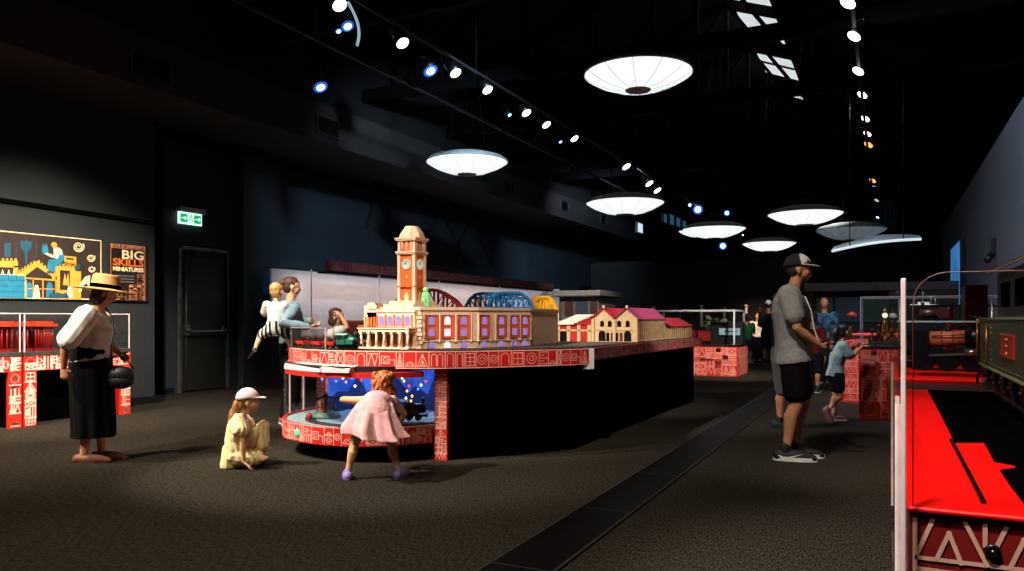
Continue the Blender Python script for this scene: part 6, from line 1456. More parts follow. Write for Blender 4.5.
            limb(bm, [hp, hp.lerp(kn, .35), hp.lerp(kn, .75), kn, cv - bk * .012 * H, an.lerp(kn, .3), an], [.052 * H * b, .05 * H * b, .039 * H * (1 + b) / 2, .033 * H, .034 * H * (1 + b) / 2, .024 * H, .021 * H])
            fd = Vector(k['foot' + S]).normalized(); dn = fd.cross(Vector((0, 1, 0))) if abs(fd.z) > .9 else Vector((0, 0, -1))
            fl = .15 * H; h0 = an + dn * .022 * H
            limb(bm, [h0 - fd * .028 * H, h0 + fd * .04 * H, h0 + fd * .085 * H + dn * .006 * H, h0 + fd * .112 * H + dn * .008 * H], [.024 * H, .024 * H, .021 * H, .015 * H], 10)
        o = finish(bm, 'person', s.skin, None, s.vox, 2); o.location = s.loc; o.rotation_euler = (0, 0, s.rz); setp(o, s.label, 'person', s.group); s.o = o
        for q in (1, -1):
            e = MB(); p = c + R @ (Vector((.305, .125 * q, -.005)) * hs); e.ball(p, .05 * hs, 10, 0); e.ball(p + R @ (Vector((.03, 0, 0)) * hs), .028 * hs, 8, 1); e.build('eye', [EYEM, IRIS], o, world=False)
        e = MB(); e.ball(c + R @ (Vector((.375, 0, -.245)) * hs), .03 * hs, 10, 0, (.7, 2.6, .8), R); e.build('mouth', LIP, o, world=False)
    def add(s, bm, name, mat, vox=None, smooth=2, disp=None, post=None): return finish(bm, name, mat, s.o, vox or s.vox, smooth, disp, post)
    def shirt(s, mat, sleeve=.5, e=.012, hem=0.0, belly=.0, name='shirt', long_=False, fold=.004, post=None, bust=0, low=1):
        k, H, b = s.k, s.H, s.b; bm = bmesh.new(); R_ = s.rings(e, belly, 8, low, bust)
        if hem:
            hm = (k['hipL'] + k['hipR']) / 2; up0 = (k['waist'] - hm).normalized(); g = lambda r, f: [sum(r, Vector()) / len(r) * (1 - f) + p * f for p in r]; R_ = [[p - up0 * hem * H for p in g(R_[0], 1.14)], g(R_[0], 1.12)] + R_[1:]
        loft(bm, R_)
        for S in 'LR':
            sh, el, wr = k['sh' + S], k['el' + S], k['wr' + S]
            if long_ : pts = [sh, sh.lerp(el, .5), el, el.lerp(wr, .5), el.lerp(wr, sleeve)]; rs = [.038 * H * b + e, .033 * H * b + e * .8, .027 * H + e * .8, .024 * H + e * .7, .019 * H + e * .6]
            else: pts = [sh, sh.lerp(el, sleeve * .5), sh.lerp(el, sleeve)]; rs = [.038 * H * b + e, .035 * H * b + e, .034 * H * b + e]
            limb(bm, pts, rs)
        return s.add(bm, name, mat, disp=lambda c: (mnoise.noise(Vector((c.x * 14, c.y * 14, c.z * 7))) * fold if fold else 0), post=post)
    def pants(s, mat, to=1.0, e=.012, name='trousers', flare=0, fold=.003):
        k, H, b = s.k, s.H, s.b; bm = bmesh.new(); loft(bm, s.rings(e * .8, 0, 3, 0))
        for S in 'LR':
            hp, kn, an = s.leg_pts(S)
            if to <= 1: pts = [hp, hp.lerp(kn, to * .5), hp.lerp(kn, to)]; rs = [.055 * H * b + e, .052 * H * b + e + flare * .5, .045 * H * b + e + flare]
            else: pts = [hp, hp.lerp(kn, .5), kn, kn.lerp(an, .5), kn.lerp(an, to - 1)]; rs = [.055 * H * b + e, .049 * H * b + e, .038 * H + e, .036 * H + e + flare * .5, .032 * H + e + flare]
            limb(bm, pts, rs)
        return s.add(bm, name, mat, disp=lambda c: mnoise.noise(c * 11) * fold)
    def shoe(s, S, mats, e=.006, name='shoe', h=.05, swoosh=None):
        k, H = s.k, s.H; an = k['an' + S]; fd = Vector(k['foot' + S]).normalized(); dn = Vector((0, 0, -1)) if abs(fd.z) < .9 else fd.cross(Vector((0, 1, 0))); h0 = an + dn * .022 * H; bm = bmesh.new()
        sd = fd.cross(dn); up = -dn
        limb(bm, [h0 - fd * .03 * H, h0 + fd * .04 * H, h0 + fd * .09 * H + dn * .006 * H, h0 + fd * .125 * H + dn * .010 * H], [.027 * H + e, .027 * H + e, .024 * H + e, .016 * H + e], 12)
        limb(bm, [an, an + up * h * H * .5], [.026 * H + e * .6, .025 * H + e * .6])
        zb = None
        o = s.add(bm, name, mats[0], vox=min(s.vox, .006))
        m = MB(); b0 = h0 + dn * (.006 * H); L0, L1 = -.055 * H - e, .142 * H + e; n = 16; P = []
        for i in range(n):
            a = 2 * PI * i / n; x = (L0 + L1) / 2 + (L1 - L0) / 2 * math.cos(a); wdt = .031 * H + e; P.append(b0 + fd * x + sd * wdt * math.sin(a) * (1 - .15 * math.cos(a)))
        m.slab(P, dn * (.019 * H), 0); m.build('sole', mats[1], o, world=False)
        if swoosh:
            sw = MB(); near = sd * swoosh; c = h0 + near * (.0275 * H + e) ; pts = [(-.035, .004), (-.015, -.013), (.01, -.012), (.075, .012), (.012, -.003), (-.012, -.003), (-.02, .002)]
            sw.slab([c + fd * x * H + up * z * H for x, z in pts], near * .003); sw.build('tick_mark', mats[2], o, world=False)
        return o
    def hair(s, mat, style='short', disp=.006, extra=None):
        hs, R, c = s.hs, s.R, s.k['head']; bm = bmesh.new(); E = lambda p, r: ell(bm, c + R @ (Vector(p) * hs), Vector(r) * hs, R)
        if style == 'crop': E((-.09, 0, .18), (.41, .35, .34)); E((-.17, 0, 0), (.25, .325, .26))
        else: E((-.10, 0, .19), (.43, .365, .35)); E((-.2, 0, -.02), (.27, .33, .32))
        if style in ('bob', 'long'):
            for q in (1, -1): E((-.08, .27 * q, -.12), (.2, .1, .36))
            E((-.24, 0, -.22), (.22, .32, .34))
        if style == 'long':
            E((-.26, 0, -.62), (.16, .33, .4))
            for q in (1, -1): E((.0, .3 * q, -.55), (.14, .12, .4))
        if extra: extra(bm, lambda p: c + R @ (Vector(p) * hs), hs)
        return s.add(bm, 'hair', mat, vox=max(.005, s.vox), disp=lambda v: disp * mnoise.noise(Vector((v.x * 50, v.y * 50, v.z * 18))))
    def cap(s, mats, label=None, panel=None):
        hs, R, c = s.hs, s.R, s.k['head']; bm = bmesh.new()
        bmesh.ops.create_uvsphere(bm, u_segments=24, v_segments=16, radius=1, matrix=Matrix.Translation(c + R @ (Vector((-.05, 0, .15)) * hs)) @ R.to_4x4() @ Matrix.Diagonal((.48 * hs, .395 * hs, .46 * hs, 1)))
        Ri = R.inverted(); z0 = .13
        kill = [v for v in bm.verts if (Ri @ (v.co - c)).z / hs < z0 - .02 + .1 * (Ri @ (v.co - c)).x / hs]; bmesh.ops.delete(bm, geom=kill, context='VERTS')
        ed = [e for e in bm.edges if e.is_boundary]; r = bmesh.ops.extrude_edge_only(bm, edges=ed); vs = [g for g in r['geom'] if isinstance(g, bmesh.types.BMVert)]
        for v in vs: l = Ri @ (v.co - c); l.x = (l.x + .05 * hs) * .94 - .05 * hs; l.y *= .94; v.co = c + R @ l
        me = bpy.data.meshes.new('cap')
        for f in bm.faces:
            f.smooth = True; l = Ri @ (f.calc_center_median() - c); f.material_index = 1 if panel and panel(l / hs) else 0
        bm.to_mesh(me); bm.free()
        for m_ in mats[:2]: me.materials.append(m_)
        o = bpy.data.objects.new('cap', me); COL.objects.link(o); o.parent = s.o
        sm = o.modifiers.new('thick', 'SOLIDIFY'); sm.thickness = .003
        b = MB(); n = 14; pts, pts2 = [], []
        for i in range(n + 1):
            a = -PI / 2 + PI * i / n
            pts.append((.30 * math.cos(a) + .06, .36 * math.sin(a), .15)); pts2.append((.30 * math.cos(a) + .06 + .36 * math.cos(a) ** .7 if math.cos(a) > 0.001 else .06, .36 * math.sin(a), .16 - .12 * math.cos(a) + .02))
        for i in range(n):
            q = [c + R @ (Vector(p) * hs) for p in (pts[i], pts[i + 1], pts2[i + 1], pts2[i])]; u = R @ Vector((0, 0, .025 * hs)); b._faces(q + [p + u for p in q], [(3, 2, 1, 0), (4, 5, 6, 7), (0, 1, 5, 4), (1, 2, 6, 5), (2, 3, 7, 6), (3, 0, 4, 7)], 0)
        b.build('cap_brim', mats[-1], o, world=False)
        return o
def skirt(P, mat, rings_spec, folds=9, amp=.02, bodice=True, name='dress', e=.012, n=60, straps=True, sleeve=0, top=7, bot=3):
    """bodice over the torso plus a gathered skirt; rings_spec: (centre, rx, ry, fold amount)"""
    bm = bmesh.new(); k = P.k
    if bodice:
        loft(bm, P.rings(e, 0, top, bot))
        for S in 'LR':
            sh, el = k['sh' + S], k['el' + S]
            if sleeve: limb(bm, [sh, sh.lerp(el, sleeve)], [.04 * P.H + e, .042 * P.H + e * 1.3])
            else: limb(bm, [sh - (el - sh) * .2, sh - (el - sh) * .05], [.033 * P.H + e * .6, .034 * P.H + e * .6])
    sd = (k['hipL'] - k['hipR']).normalized(); rr = []
    for (c, rx, ry, f) in rings_spec:
        c = Vector(c); rg = []
        for q in range(n):
            a = 2 * PI * q / n; w_ = 1 + f * math.sin(a * folds + .7 * math.sin(a * 2)) + f * .5 * math.sin(a * (folds * 2 - 3) + 1)
            fw = Vector((sd.y, -sd.x, 0)); z = Vector((0, 0, f * .12 * math.sin(a * 2.3 + 1)))
            rg.append(c + sd * math.cos(a) * rx * w_ + fw * math.sin(a) * ry * w_ + z)
        rr.append(rg)
    loft(bm, rr)
    return P.add(bm, name, mat, smooth=2)

FAB = lambda n, a, b=None, **kw: pm('cloth_' + n, a, b, rough=kw.pop('rough', .9), scale=kw.pop('scale', 35), bump=.15, spec=.12, **kw)
# ---- man in the cap
man = Person('man in a grey t-shirt, black shorts and black cap in the right aisle', (-.72, 7.35, 0), math.radians(7), 1.79, skin=SK2, vox=.006, build=1.08, J=dict(
    hipL=(-.03, .09, .87), hipR=(-.03, -.09, .87), waist=(-.055, 0, 1.06), chest=(-.065, 0, 1.29), neck=(-.03, 0, 1.50), head=(.015, 0, 1.665), shL=(-.06, .20, 1.44), shR=(-.07, -.20, 1.44),
    elR=(-.005, -.27, 1.15), wrR=(.16, -.20, 1.02), elL=(.03, .26, 1.16), wrL=(.20, .10, 1.02), knR=(-.01, -.10, .49), anR=(-.10, -.10, .085), knL=(.05, .10, .48), anL=(-.03, .11, .085), pitch=-.06, palmR=(.1, 1, .2), palmL=(0, -1, .2), curl=.7))
man.shirt(FAB('grey_marl', '8f8984', '7d7772'), sleeve=.62, e=.024, hem=.02, belly=.012, name='t_shirt', fold=.006)
man.pants(FAB('black_shorts', '0a0a0b', '060606'), to=.70, e=.012, name='shorts', flare=.012)
man.o.scale = (1.03, 1.03, 1.03)
SHW = pm('black_canvas', '09090a', '060607', rough=.7); SOLE = pm('white_rubber', 'ddd6cc', 'cbc3b8', rough=.6); TICK = pm('white_tick', 'e8e4de')
man.shoe('R', [SHW, SOLE, TICK], swoosh=-1); man.shoe('L', [SHW, SOLE, TICK])
man.hair(pm('short_dark_hair', '2a1d16', '1c130e', rough=.8, scale=60), 'crop', disp=.0015)
man.cap([pm('black_cap_cloth', '121212', '0b0b0b', rough=.9), pm('white_cap_cloth', 'd8d2c8', 'c6c0b6', rough=.9), pm('white_cap_cloth', 'd8d2c8')], panel=lambda l: l.x > .04 and abs(l.y) < .36 and not (l.z < .34 and l.x > .2 and int(l.y * 40) % 3 == 0))
m = MB(); m.tube([(.06, -.12, 1.43), (.11, -.10, 1.30), (.13, -.14, 1.15), (.17, -.20, 1.03)], .006, 6); m.build('lanyard', pm('pale_strap', 'd8d0c8', 'c4bcb4'), man.o, world=False)
m = MB(); k_ = MB(); m.cbox((.215, -.19, .985), (.075, .012, .13), 0, .2, bev=.004); m.build('phone', BLACKP, man.o, world=False)
# beard shadow
bm = bmesh.new(); R_, c_, h_ = man.R, man.k['head'], man.hs
for p, r in (((.17, 0, -.365), (.165, .17, .13)), ((.12, .14, -.27), (.13, .1, .12)), ((.12, -.14, -.27), (.13, .1, .12))): ell(bm, c_ + R_ @ (Vector(p) * h_), Vector(r) * h_, R_)
man.add(bm, 'beard', pm('dark_stubble', '4a2e20', '3a2318', rough=.9, scale=80), vox=.005)

# ---- woman in the straw hat
hw = Person('woman in a straw hat, white blouse and long black skirt before the left red cases', (-6.37, 4.48, 0), math.radians(46), 1.64, skin=SK3, vox=.006, build=1.22, J=dict(
    waist=(-.02, 0, .98), chest=(-.01, 0, 1.17), neck=(.035, 0, 1.36), head=(.09, 0, 1.49), pitch=.35, yaw=.15, shL=(.0, .17, 1.30), shR=(-.02, -.18, 1.30), elR=(-.16, -.27, 1.07), wrR=(-.19, -.21, .86), elL=(.06, .24, 1.06), wrL=(.2, .12, .95), handR=(.05, .1, -1), palmR=(.3, 1, 0),
    anR=(-.06, -.07, .07), knR=(-.02, -.08, .44), anL=(.06, .06, .07), knL=(.05, .07, .44), footL=(1, -.3, 0), footR=(1, -.25, 0)))
hw.shirt(FAB('white_blouse', 'efe9e0', 'e2dacf', scale=20), sleeve=.9, e=.022, hem=-.01, belly=.02, name='blouse', fold=.007, bust=.02, low=2)
bm = bmesh.new(); loft(bm, hw.rings(.02, .02, 3, 0)); sp = [((-.02, 0, 1.05), .17, .145, 0), ((-.015, 0, .92), .205, .17, .01), ((-.01, 0, .80), .212, .178, .015), ((0, 0, .62), .20, .178, .03), ((.01, 0, .30), .19, .175, .05), ((.01, 0, .22), .188, .175, .05)]
bm.free(); skirt(hw, FAB('black_skirt', '040404', '020202'), sp, folds=7, bodice=False, name='skirt')
bm = bmesh.new(); loft(bm, hw.rings(.016, .02, 4, 1)); hw.add(bm, 'waistband', FAB('black_skirt', '040404'))
SAN = pm('tan_leather', '8a4e34', '744028', rough=.6)
hw.shoe('R', [SAN, pm('brown_sole', '5a3a26', '482d1c')], e=.002, name='sandal', h=.0); hw.shoe('L', [SAN, pm('brown_sole', '5a3a26')], e=.002, name='sandal', h=0)
hw.hair(pm('dark_brown_hair', '2a1a12', '1a100b', rough=.6, scale=50), 'bob')
STRAW = pm('straw', 'd9a565', 'c08a4c', rough=.8, scale=70, bump=.3, stretch=(1, 1, 8))
R2 = hw.R @ Matrix.Rotation(-.22, 3, 'Y'); c = hw.k['head'] + hw.R @ (Vector((-.04, 0, .17)) * hw.hs); s_ = hw.hs * 1.18
m = MB(); m.lathe([(.0, .56 * s_), (.36 * s_, .55 * s_), (.43 * s_, .47 * s_), (.47 * s_, .05 * s_), (.6 * s_, .0), (.95 * s_, -.035 * s_), (1.0 * s_, -.02 * s_), (1.0 * s_, -.0 * s_), (.95 * s_, -.01 * s_), (.6 * s_, .03 * s_), (.5 * s_, .06 * s_)], c, 36, 0, R2); hat = m.build('straw_hat', STRAW, hw.o, world=False)
m = MB(); m.lathe([(.475 * s_, .06 * s_), (.478 * s_, .2 * s_), (.455 * s_, .2 * s_), (.455 * s_, .06 * s_), (.475 * s_, .06 * s_)], c, 36, 0, R2); m.build('hat_band', BLACK, hat, world=False)
m = MB(); m.tube([(.0, .10, 1.40), (.10, .03, 1.365), (.165, -.06, 1.27), (.185, -.13, 1.15), (.17, -.20, 1.04), (.18, -.215, .84)], .009, 6); m.tube([(.0, .13, 1.375), (-.07, .0, 1.36), (-.12, -.1, 1.2)], .008, 6); m.build('bag_strap', BLACKP, hw.o, world=False)
m = MB(); m.ball((.25, -.17, .77), .105, 16, 0, (1, .5, .8)); m.ball((.25, -.17, .72), .10, 16, 0, (1.05, .55, .7)); bg = m.build('handbag', BLACKP, hw.o, world=False); m = MB(); m.tube([(.14, -.19, .82), (.17, -.19, .93), (.27, -.18, .95), (.35, -.17, .82)], .008, 6); m.build('bag_handle', BLACKP, bg, world=False)
m = MB(); m.tube([(.12, .05, 1.33), (.16, .0, 1.27), (.175, -.02, 1.18), (.165, -.03, 1.08)], .012, 6); m.tube([(.12, -.05, 1.33), (.16, -.02, 1.27)], .012, 6); m.build('neck_tie', FAB('white_blouse', 'efe9e0'), hw.o, world=False)

# ---- girl in the cap, sitting on the floor
SK4 = SKIN('child', 'e8b890', 'dca57c')
kg = Person('girl in a pale cap and yellow dress sitting on the carpet by the lower window', (-4.94, 4.87, 0), math.radians(43), 1.08, skin=SK4, vox=.0045, kid=True, hs=.202, J=dict(
    hipL=(-.07, .055, .10), hipR=(-.07, -.055, .10), waist=(-.085, 0, .23), chest=(-.055, 0, .34), neck=(-.015, 0, .445), head=(.035, 0, .56), shL=(-.03, .10, .415), shR=(-.045, -.10, .41), elR=(-.01, -.165, .235), wrR=(.0, -.165, .075), elL=(.06, .12, .28), wrL=(.13, .08, .19),
    handR=(.6, -.15, -.55), palmR=(0, 0, -1), handL=(1, 0, -.5), palmL=(0, 0, -1), curl=.12, knL=(.15, .09, .34), anL=(.14, .07, .06), knR=(.17, -.10, .075), anR=(.02, -.02, .05), footR=(-.6, .8, 0), footL=(1, 0, 0), pitch=-.12, yaw=-.12))
YEL = FAB('pale_yellow', 'f4e2b0', 'ead49a', scale=18)
bm = bmesh.new(); loft(bm, kg.rings(.016, 0, 7, 0)); k = kg.k
for S in 'LR': limb(bm, [k['sh' + S] - (k['el' + S] - k['sh' + S]) * .1, k['sh' + S].lerp(k['el' + S], .28), k['sh' + S].lerp(k['el' + S], .42)], [.048, .066, .072])
limb(bm, [k['hipL'], k['hipL'].lerp(k['knL'], .6), k['knL'] + Vector((.005, 0, .0))], [.08, .06, .047]); limb(bm, [k['knL'], k['knL'].lerp(k['anL'], .6)], [.045, .06])
limb(bm, [k['hipR'], k['hipR'].lerp(k['knR'], .62)], [.075, .065])
limb(bm, [(-.11, -.01, .16), (-.115, -.015, .07), (-.12, -.01, .03)], [.07, .075, .08]); limb(bm, [(-.06, .05, .08), (.08, .06, .07)], [.1, .08])
def flr(b_): pass
fx = finish(bm, 'dress', YEL, kg.o, .0045, 2, disp=lambda v: .0035 * math.sin(v.x * 120 + v.y * 90 + 3 * mnoise.noise(v * 9)) * (1 if v.z < .36 else .5))
for v in fx.data.vertices: v.co.z = max(v.co.z, .006 + .004 * mnoise.noise(v.co * 30))
kg.hair(pm('golden_brown_hair', '9a6a34', '7c5226', rough=.6, scale=50, stretch=(1, 1, .3)), 'short', extra=lambda bm, T, h: limb(bm, [T((-.38, 0, -.02)), T((-.62, -.02, -.35)), T((-.74, -.05, -.75)), T((-.78, -.05, -1.05)), T((-.7, -.05, -1.22))], [.05, .042, .045, .036, .015]))
PKC = pm('pale_pink_cap_cloth', 'e6c8cc', 'd8b8bc', rough=.9); kg.cap([PKC, PKC, PKC])
kg.shoe('L', [pm('dark_sandal', '3a3230', '2c2624'), pm('dark_sandal_sole', '2a2422')], e=.003, name='sandal', h=0)

# ---- girl in the pink dress leaning at the window
pg = Person('girl in a pink dress with curly ginger hair bending down to the lower window', (-3.68, 5.0, 0), math.radians(119), 1.12, skin=SK4, vox=.0045, kid=True, hs=.205, build=1.12, J=dict(
    hipL=(-.03, .075, .50), hipR=(-.03, -.075, .49), waist=(.075, 0, .575), chest=(.18, -.01, .585), neck=(.265, -.03, .625), head=(.335, -.04, .725), shL=(.22, .11, .59), shR=(.22, -.14, .575), elL=(.24, .30, .60), wrL=(.36, .24, .60), elR=(.27, -.22, .47), wrR=(.34, -.15, .37), handL=(.25, -1, 0), palmL=(.3, 0, -1), handR=(.3, .3, -.6), palmR=(0, 1, 0), curl=.4,
    knL=(-.01, .155, .265), anL=(-.045, .20, .055), knR=(.0, -.14, .26), anR=(-.03, -.20, .055), footL=(.9, .25, 0), footR=(.9, -.4, 0), pitch=.08, yaw=-.1))
PNK = FAB('pink_gingham', 'f2bcc0', 'e4a4aa', scale=22)
skirt(pg, PNK, [((.19, -.01, .61), .10, .08, .0), ((.13, -.005, .60), .125, .105, .0), ((.08, -.005, .585), .142, .125, .03), ((.02, 0, .53), .165, .15, .06), ((-.02, 0, .45), .20, .175, .1), ((-.045, .0, .395), .225, .19, .13), ((-.055, -.02, .35), .245, .205, .15), ((-.055, -.02, .34), .245, .205, .15)], folds=8, e=.014, top=7, bot=0)
m = MB()
for i in range(7):
    a = -1.2 + i * .4; p = Vector((.25 - .03 * math.cos(a), -.025 + .075 * math.sin(a), .70 - .02 * abs(a))); m.ball(p, .012, 6)
m.build('collar_trim', pm('rose_trim', 'b86a5a', 'a45a4c'), pg.o, world=False)
GIN = pm('ginger_hair', 'c87234', '9c4e1e', rough=.55, scale=45, stretch=(1, 1, .4))
def curls(bm, T, h):
    rg = random.Random(3)
    for i in range(64):
        a = rg.uniform(0, 2 * PI); z = rg.uniform(-.85, .35); r = rg.uniform(.34, .45); x, y = -.1 + r * math.cos(a), r * .95 * math.sin(a)
        if x > .18: continue
        ell(bm, T((x, y, z)), Vector((.13, .12, .17)) * h, None, 8)
pg.hair(GIN, 'bob', .012, extra=curls)
LIL = pm('lilac_rubber', '9a84c8', '8a74b8', rough=.6)
pg.shoe('L', [LIL, pm('lilac_sole', '7a68a8', '6c5a98')], e=.006, name='clog', h=.01); pg.shoe('R', [LIL, pm('lilac_sole', '7a68a8')], e=.006, name='clog', h=.01)

# ---- woman carrying a toddler
mo = Person('woman in a denim jacket and black trousers carrying a toddler beside the railway table', (-6.44, 7.08, 0), math.radians(52), 1.73, skin=SK1, vox=.007, J=dict(
    elR=(-.15, -.43, 1.19), wrR=(.13, -.47, 1.15), handR=(.8, .4, .1), palmR=(0, .3, 1), elL=(.12, .23, 1.17), wrL=(.22, -.06, 1.22), handL=(.1, -1, 0), palmL=(-1, 0, 0), yaw=-.1, pitch=.15))
mo.o.scale = (1.025, 1.025, 1.025)
DEN = FAB('light_denim', '94a8ae', '768e96', scale=25)
mo.shirt(DEN, sleeve=.9, e=.02, long_=True, name='jacket', fold=.008, low=2); mo.pants(FAB('black_trousers', '0a0a0b', '060606'), to=1.93, e=.02, flare=.02)
mo.hair(pm('brown_hair', '5a3820', '422814', rough=.6, scale=50), 'short', extra=lambda bm, T, h: ell(bm, T((-.5, 0, .15)), Vector((.17, .17, .16)) * h)); mo.shoe('L', [SAN, SOLE], e=.004, h=0); mo.shoe('R', [SAN, SOLE], e=.004, h=0)
w_ = Matrix.Translation((-6.62, 6.95, 0)) @ Matrix.Rotation(math.radians(52), 4, 'Z') @ Vector((.0, -.33, .92))
td_ = Person('toddler in a white top and striped shorts held by the woman in denim', w_, math.radians(132), .82, skin=SK4, vox=.0055, kid=True, hs=.175, J=dict(
    hipL=(0, .055, .20), hipR=(0, -.055, .20), waist=(-.03, 0, .30), chest=(-.02, 0, .40), neck=(0, 0, .485), head=(.03, -.01, .595), shL=(-.01, .085, .455), shR=(-.01, -.085, .455), elL=(.06, .12, .35), wrL=(.14, .09, .34), elR=(.05, -.13, .36), wrR=(.12, -.14, .26), knL=(.06, .16, .13), anL=(.0, .21, -.02), knR=(.06, -.13, .13), anR=(.05, -.14, -.01), footL=(.7, .5, -.5), footR=(.7, -.4, -.5), yaw=-.5))
td_.o.scale = (1.13, 1.13, 1.13)
td_.shirt(FAB('white_cotton', 'e8e6de', 'dad6cc'), sleeve=.7, e=.014, name='top', fold=.006, low=2)
bw = FAB('striped_cotton', 'e8e4dc', 'dcd6cc'); bk_ = FAB('black_stripe', '141414', '0c0c0c')
sh_ = td_.pants(bw, to=.7, e=.018, name='striped_shorts'); sh_.data.materials.append(bk_)
for p in sh_.data.polygons: p.material_index = int((p.center.y * .9 + p.center.x * .3) * 48) % 2
td_.hair(pm('blond_hair', 'd8a868', 'c09050', rough=.6, scale=50), 'short', .003); td_.shoe('L', [BLACKP, BLACKP], e=.004); td_.shoe('R', [BLACKP, BLACKP], e=.004)

# ---- boy behind the table
by = Person('child in a white printed shirt, arm raised to the head, behind the railway', (-6.1, 7.5, 0), math.radians(20), 1.40, skin=SK1, vox=.007, kid=True, hs=.215, J=dict(elR=(.20, -.13, 1.17), wrR=(.10, -.1, 1.31), handR=(-.6, .4, .5), palmR=(-.6, .3, -.6), elL=(.16, .2, .95), wrL=(.3, .12, .98), pitch=.2))
by.shirt(FAB('white_print', 'dcd4cc', 'cac0b8'), sleeve=.6, e=.016, name='t_shirt'); by.pants(FAB('black_trousers', '0a0a0b'), to=1.9, name='trousers'); by.hair(pm('auburn_hair', '4a2418', '36180f', rough=.6, scale=50), 'bob'); by.shoe('L', [SHW, SOLE]); by.shoe('R', [SHW, SOLE])
p = MB(); p.slab([(.105, -.1 - .0, 1.0), (.105, .02, 1.0), (.108, .02, .93), (.108, -.1, .93)], (.012, 0, 0)); p.build('shirt_print', pm('grey_print', '5a5654', '484442'), by.o, world=False)

# ---- others
q = Person('person in grey shorts and a dark top standing behind the man in the cap', (-1.10, 9.4, 0), math.radians(10), 1.58, skin=SK2, vox=.008)
q.shirt(FAB('black_top', '101012', '0a0a0b'), sleeve=.6, name='t_shirt'); q.pants(FAB('grey_shorts', '545452', '464644'), to=.95, e=.018, name='shorts'); q.hair(pm('short_dark_hair', '2a1d16')); q.shoe('L', [SHW, SHW]); q.shoe('R', [SHW, SHW])
pt = Person('girl with a long dark ponytail in a pale blue shirt leaning on the red podium', (-.56, 10.25, 0), math.radians(26), 1.24, skin=SK2, vox=.006, kid=True, hs=.205, J=dict(
    waist=(.01, 0, .70), chest=(.035, 0, .82), neck=(.075, 0, .985), head=(.12, 0, 1.11), shL=(.06, .12, .945), shR=(.05, -.12, .94), elR=(.13, -.15, .80), wrR=(.30, -.06, .93), handR=(1, .3, .1), palmR=(0, 0, -1), elL=(.17, .15, .82), wrL=(.32, .06, .965), handL=(1, 0, 0), palmL=(0, 0, -1), knR=(.03, -.06, .31), anR=(-.13, -.06, .14), footR=(.5, 0, -.85), anL=(.0, .06, .06), knL=(.03, .06, .32), curl=.2))
pt.shirt(FAB('pale_blue_shirt', '9aa8a6', '84928f'), sleeve=.75, e=.016, hem=.02, name='t_shirt'); pt.pants(FAB('dark_shorts', '1a1c22', '121318'), to=.6, e=.016, name='shorts')
pt.hair(pm('black_hair', '0e0a08', '080605', rough=.5, scale=50), 'short', extra=lambda bm, T, h: limb(bm, [T((-.45, 0, .2)), T((-.68, 0, -.1)), T((-.72, 0, -.7)), T((-.62, 0, -1.4)), T((-.55, 0, -1.9))], [.05, .05, .055, .045, .015]))
pt.shoe('L', [pm('red_trainer', '7a5048', '64403a'), SOLE]); pt.shoe('R', [pm('red_trainer', '9a3a34'), SOLE])
bl = Person('woman in a blue floral blouse and jeans facing the camera beyond the aisle', (-1.10, 16.4, 0), math.radians(-82), 1.70, skin=SK3, vox=.009, J=dict(elL=(.06, .22, 1.13), wrL=(.16, .12, .98), elR=(.06, -.22, 1.13), wrR=(.16, -.12, .98), pitch=.1))
fl = bl.shirt(FAB('blue_floral', '4a7a9c', '1c2e44', scale=9), sleeve=.9, long_=True, e=.016, name='blouse'); bl.pants(FAB('dark_jeans', '242a34', '1a1f28'), to=1.95, e=.014, name='jeans'); bl.hair(pm('reddish_brown_hair', '4a2418', '36180f'), 'long'); bl.shoe('L', [BLACKP, SOLE]); bl.shoe('R', [BLACKP, SOLE])
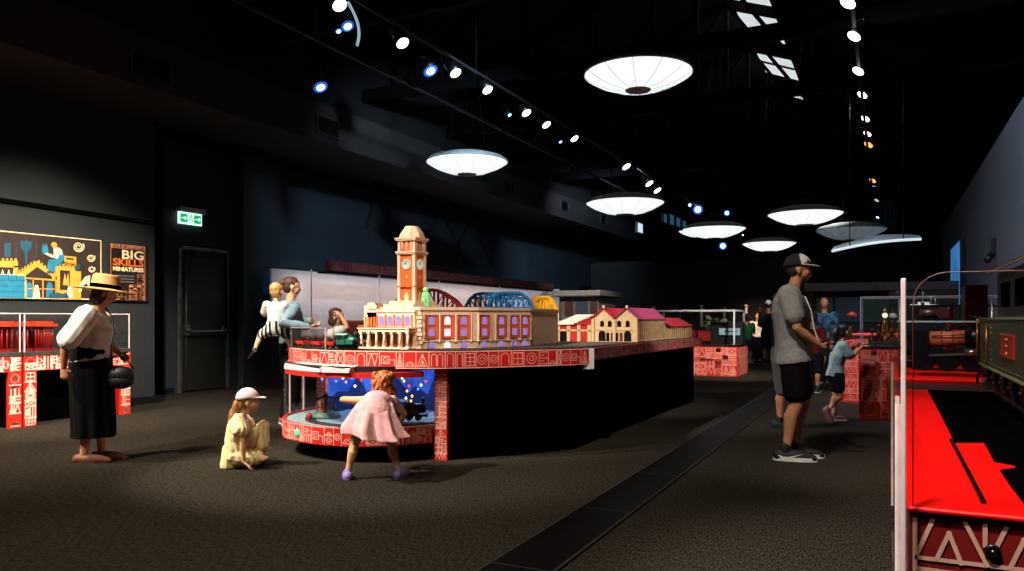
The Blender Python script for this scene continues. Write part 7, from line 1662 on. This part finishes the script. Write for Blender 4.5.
p = at(813, 13.2); rb = Person('child in a dark red shirt half hidden beside the man in the cap', (p.x, p.y, 0), math.radians(80), 1.40, skin=SK2, vox=.009, kid=True, hs=.22)
rb.shirt(FAB('dark_red_shirt', '7a1c1c', '641616'), sleeve=.6, name='t_shirt'); rb.pants(FAB('dark_shorts', '1a1c22'), to=.9, name='shorts'); rb.hair(pm('brown_hair', '5a3820')); rb.shoe('L', [SHW, SOLE]); rb.shoe('R', [SHW, SOLE])
fm_ = Person('man in a white cap and dark jacket seen from behind, far down the hall', (-2.96, 22.4, 0), math.radians(95), 1.78, skin=SK2, vox=.011, build=1.1, J=dict(wrL=(.2, .1, 1.05), wrR=(.2, -.1, 1.05)))
fm_.shirt(FAB('dark_jacket', '24282a', '1a1d1f'), sleeve=.9, long_=True, name='jacket'); fm_.pants(FAB('dark_grey_trousers', '2a2c2e', '202224'), to=1.0, name='shorts'); fm_.cap([TICK, TICK, TICK]); fm_.hair(pm('short_dark_hair', '2a1d16')); fm_.shoe('L', [SHW, SOLE]); fm_.shoe('R', [SHW, SOLE])
p = at(747.5, 22.0); gc = Person('child in a green t-shirt and blue shorts seen from behind, far down the hall', (p.x, p.y, 0), math.radians(75), 1.43, skin=SK1, vox=.010, kid=True, hs=.23, J=dict(wrL=(.22, .12, .95), wrR=(.22, -.12, .95)))
gc.shirt(FAB('green_shirt', '2f7a3c', '24642f'), sleeve=.6, e=.02, name='t_shirt'); gc.pants(FAB('blue_shorts', '2c4a64', '223a50'), to=.85, name='shorts'); gc.hair(pm('dark_brown_hair', '2a1a12'), 'bob'); gc.shoe('L', [SOLE, SOLE]); gc.shoe('R', [SOLE, SOLE])
p = at(757.5, 23.3); wp_ = Person('person in a white shirt beside the child in green, facing the camera', (p.x, p.y, 0), math.radians(-70), 1.45, skin=SK1, vox=.011)
wp_.shirt(FAB('white_shirt', 'f0ece6', 'e0dad2'), sleeve=.6, e=.02, name='shirt'); wp_.pants(FAB('black_trousers', '0a0a0b'), to=1.9); wp_.hair(pm('short_dark_hair', '2a1d16')); wp_.shoe('L', [SHW, SOLE]); wp_.shoe('R', [SHW, SOLE])
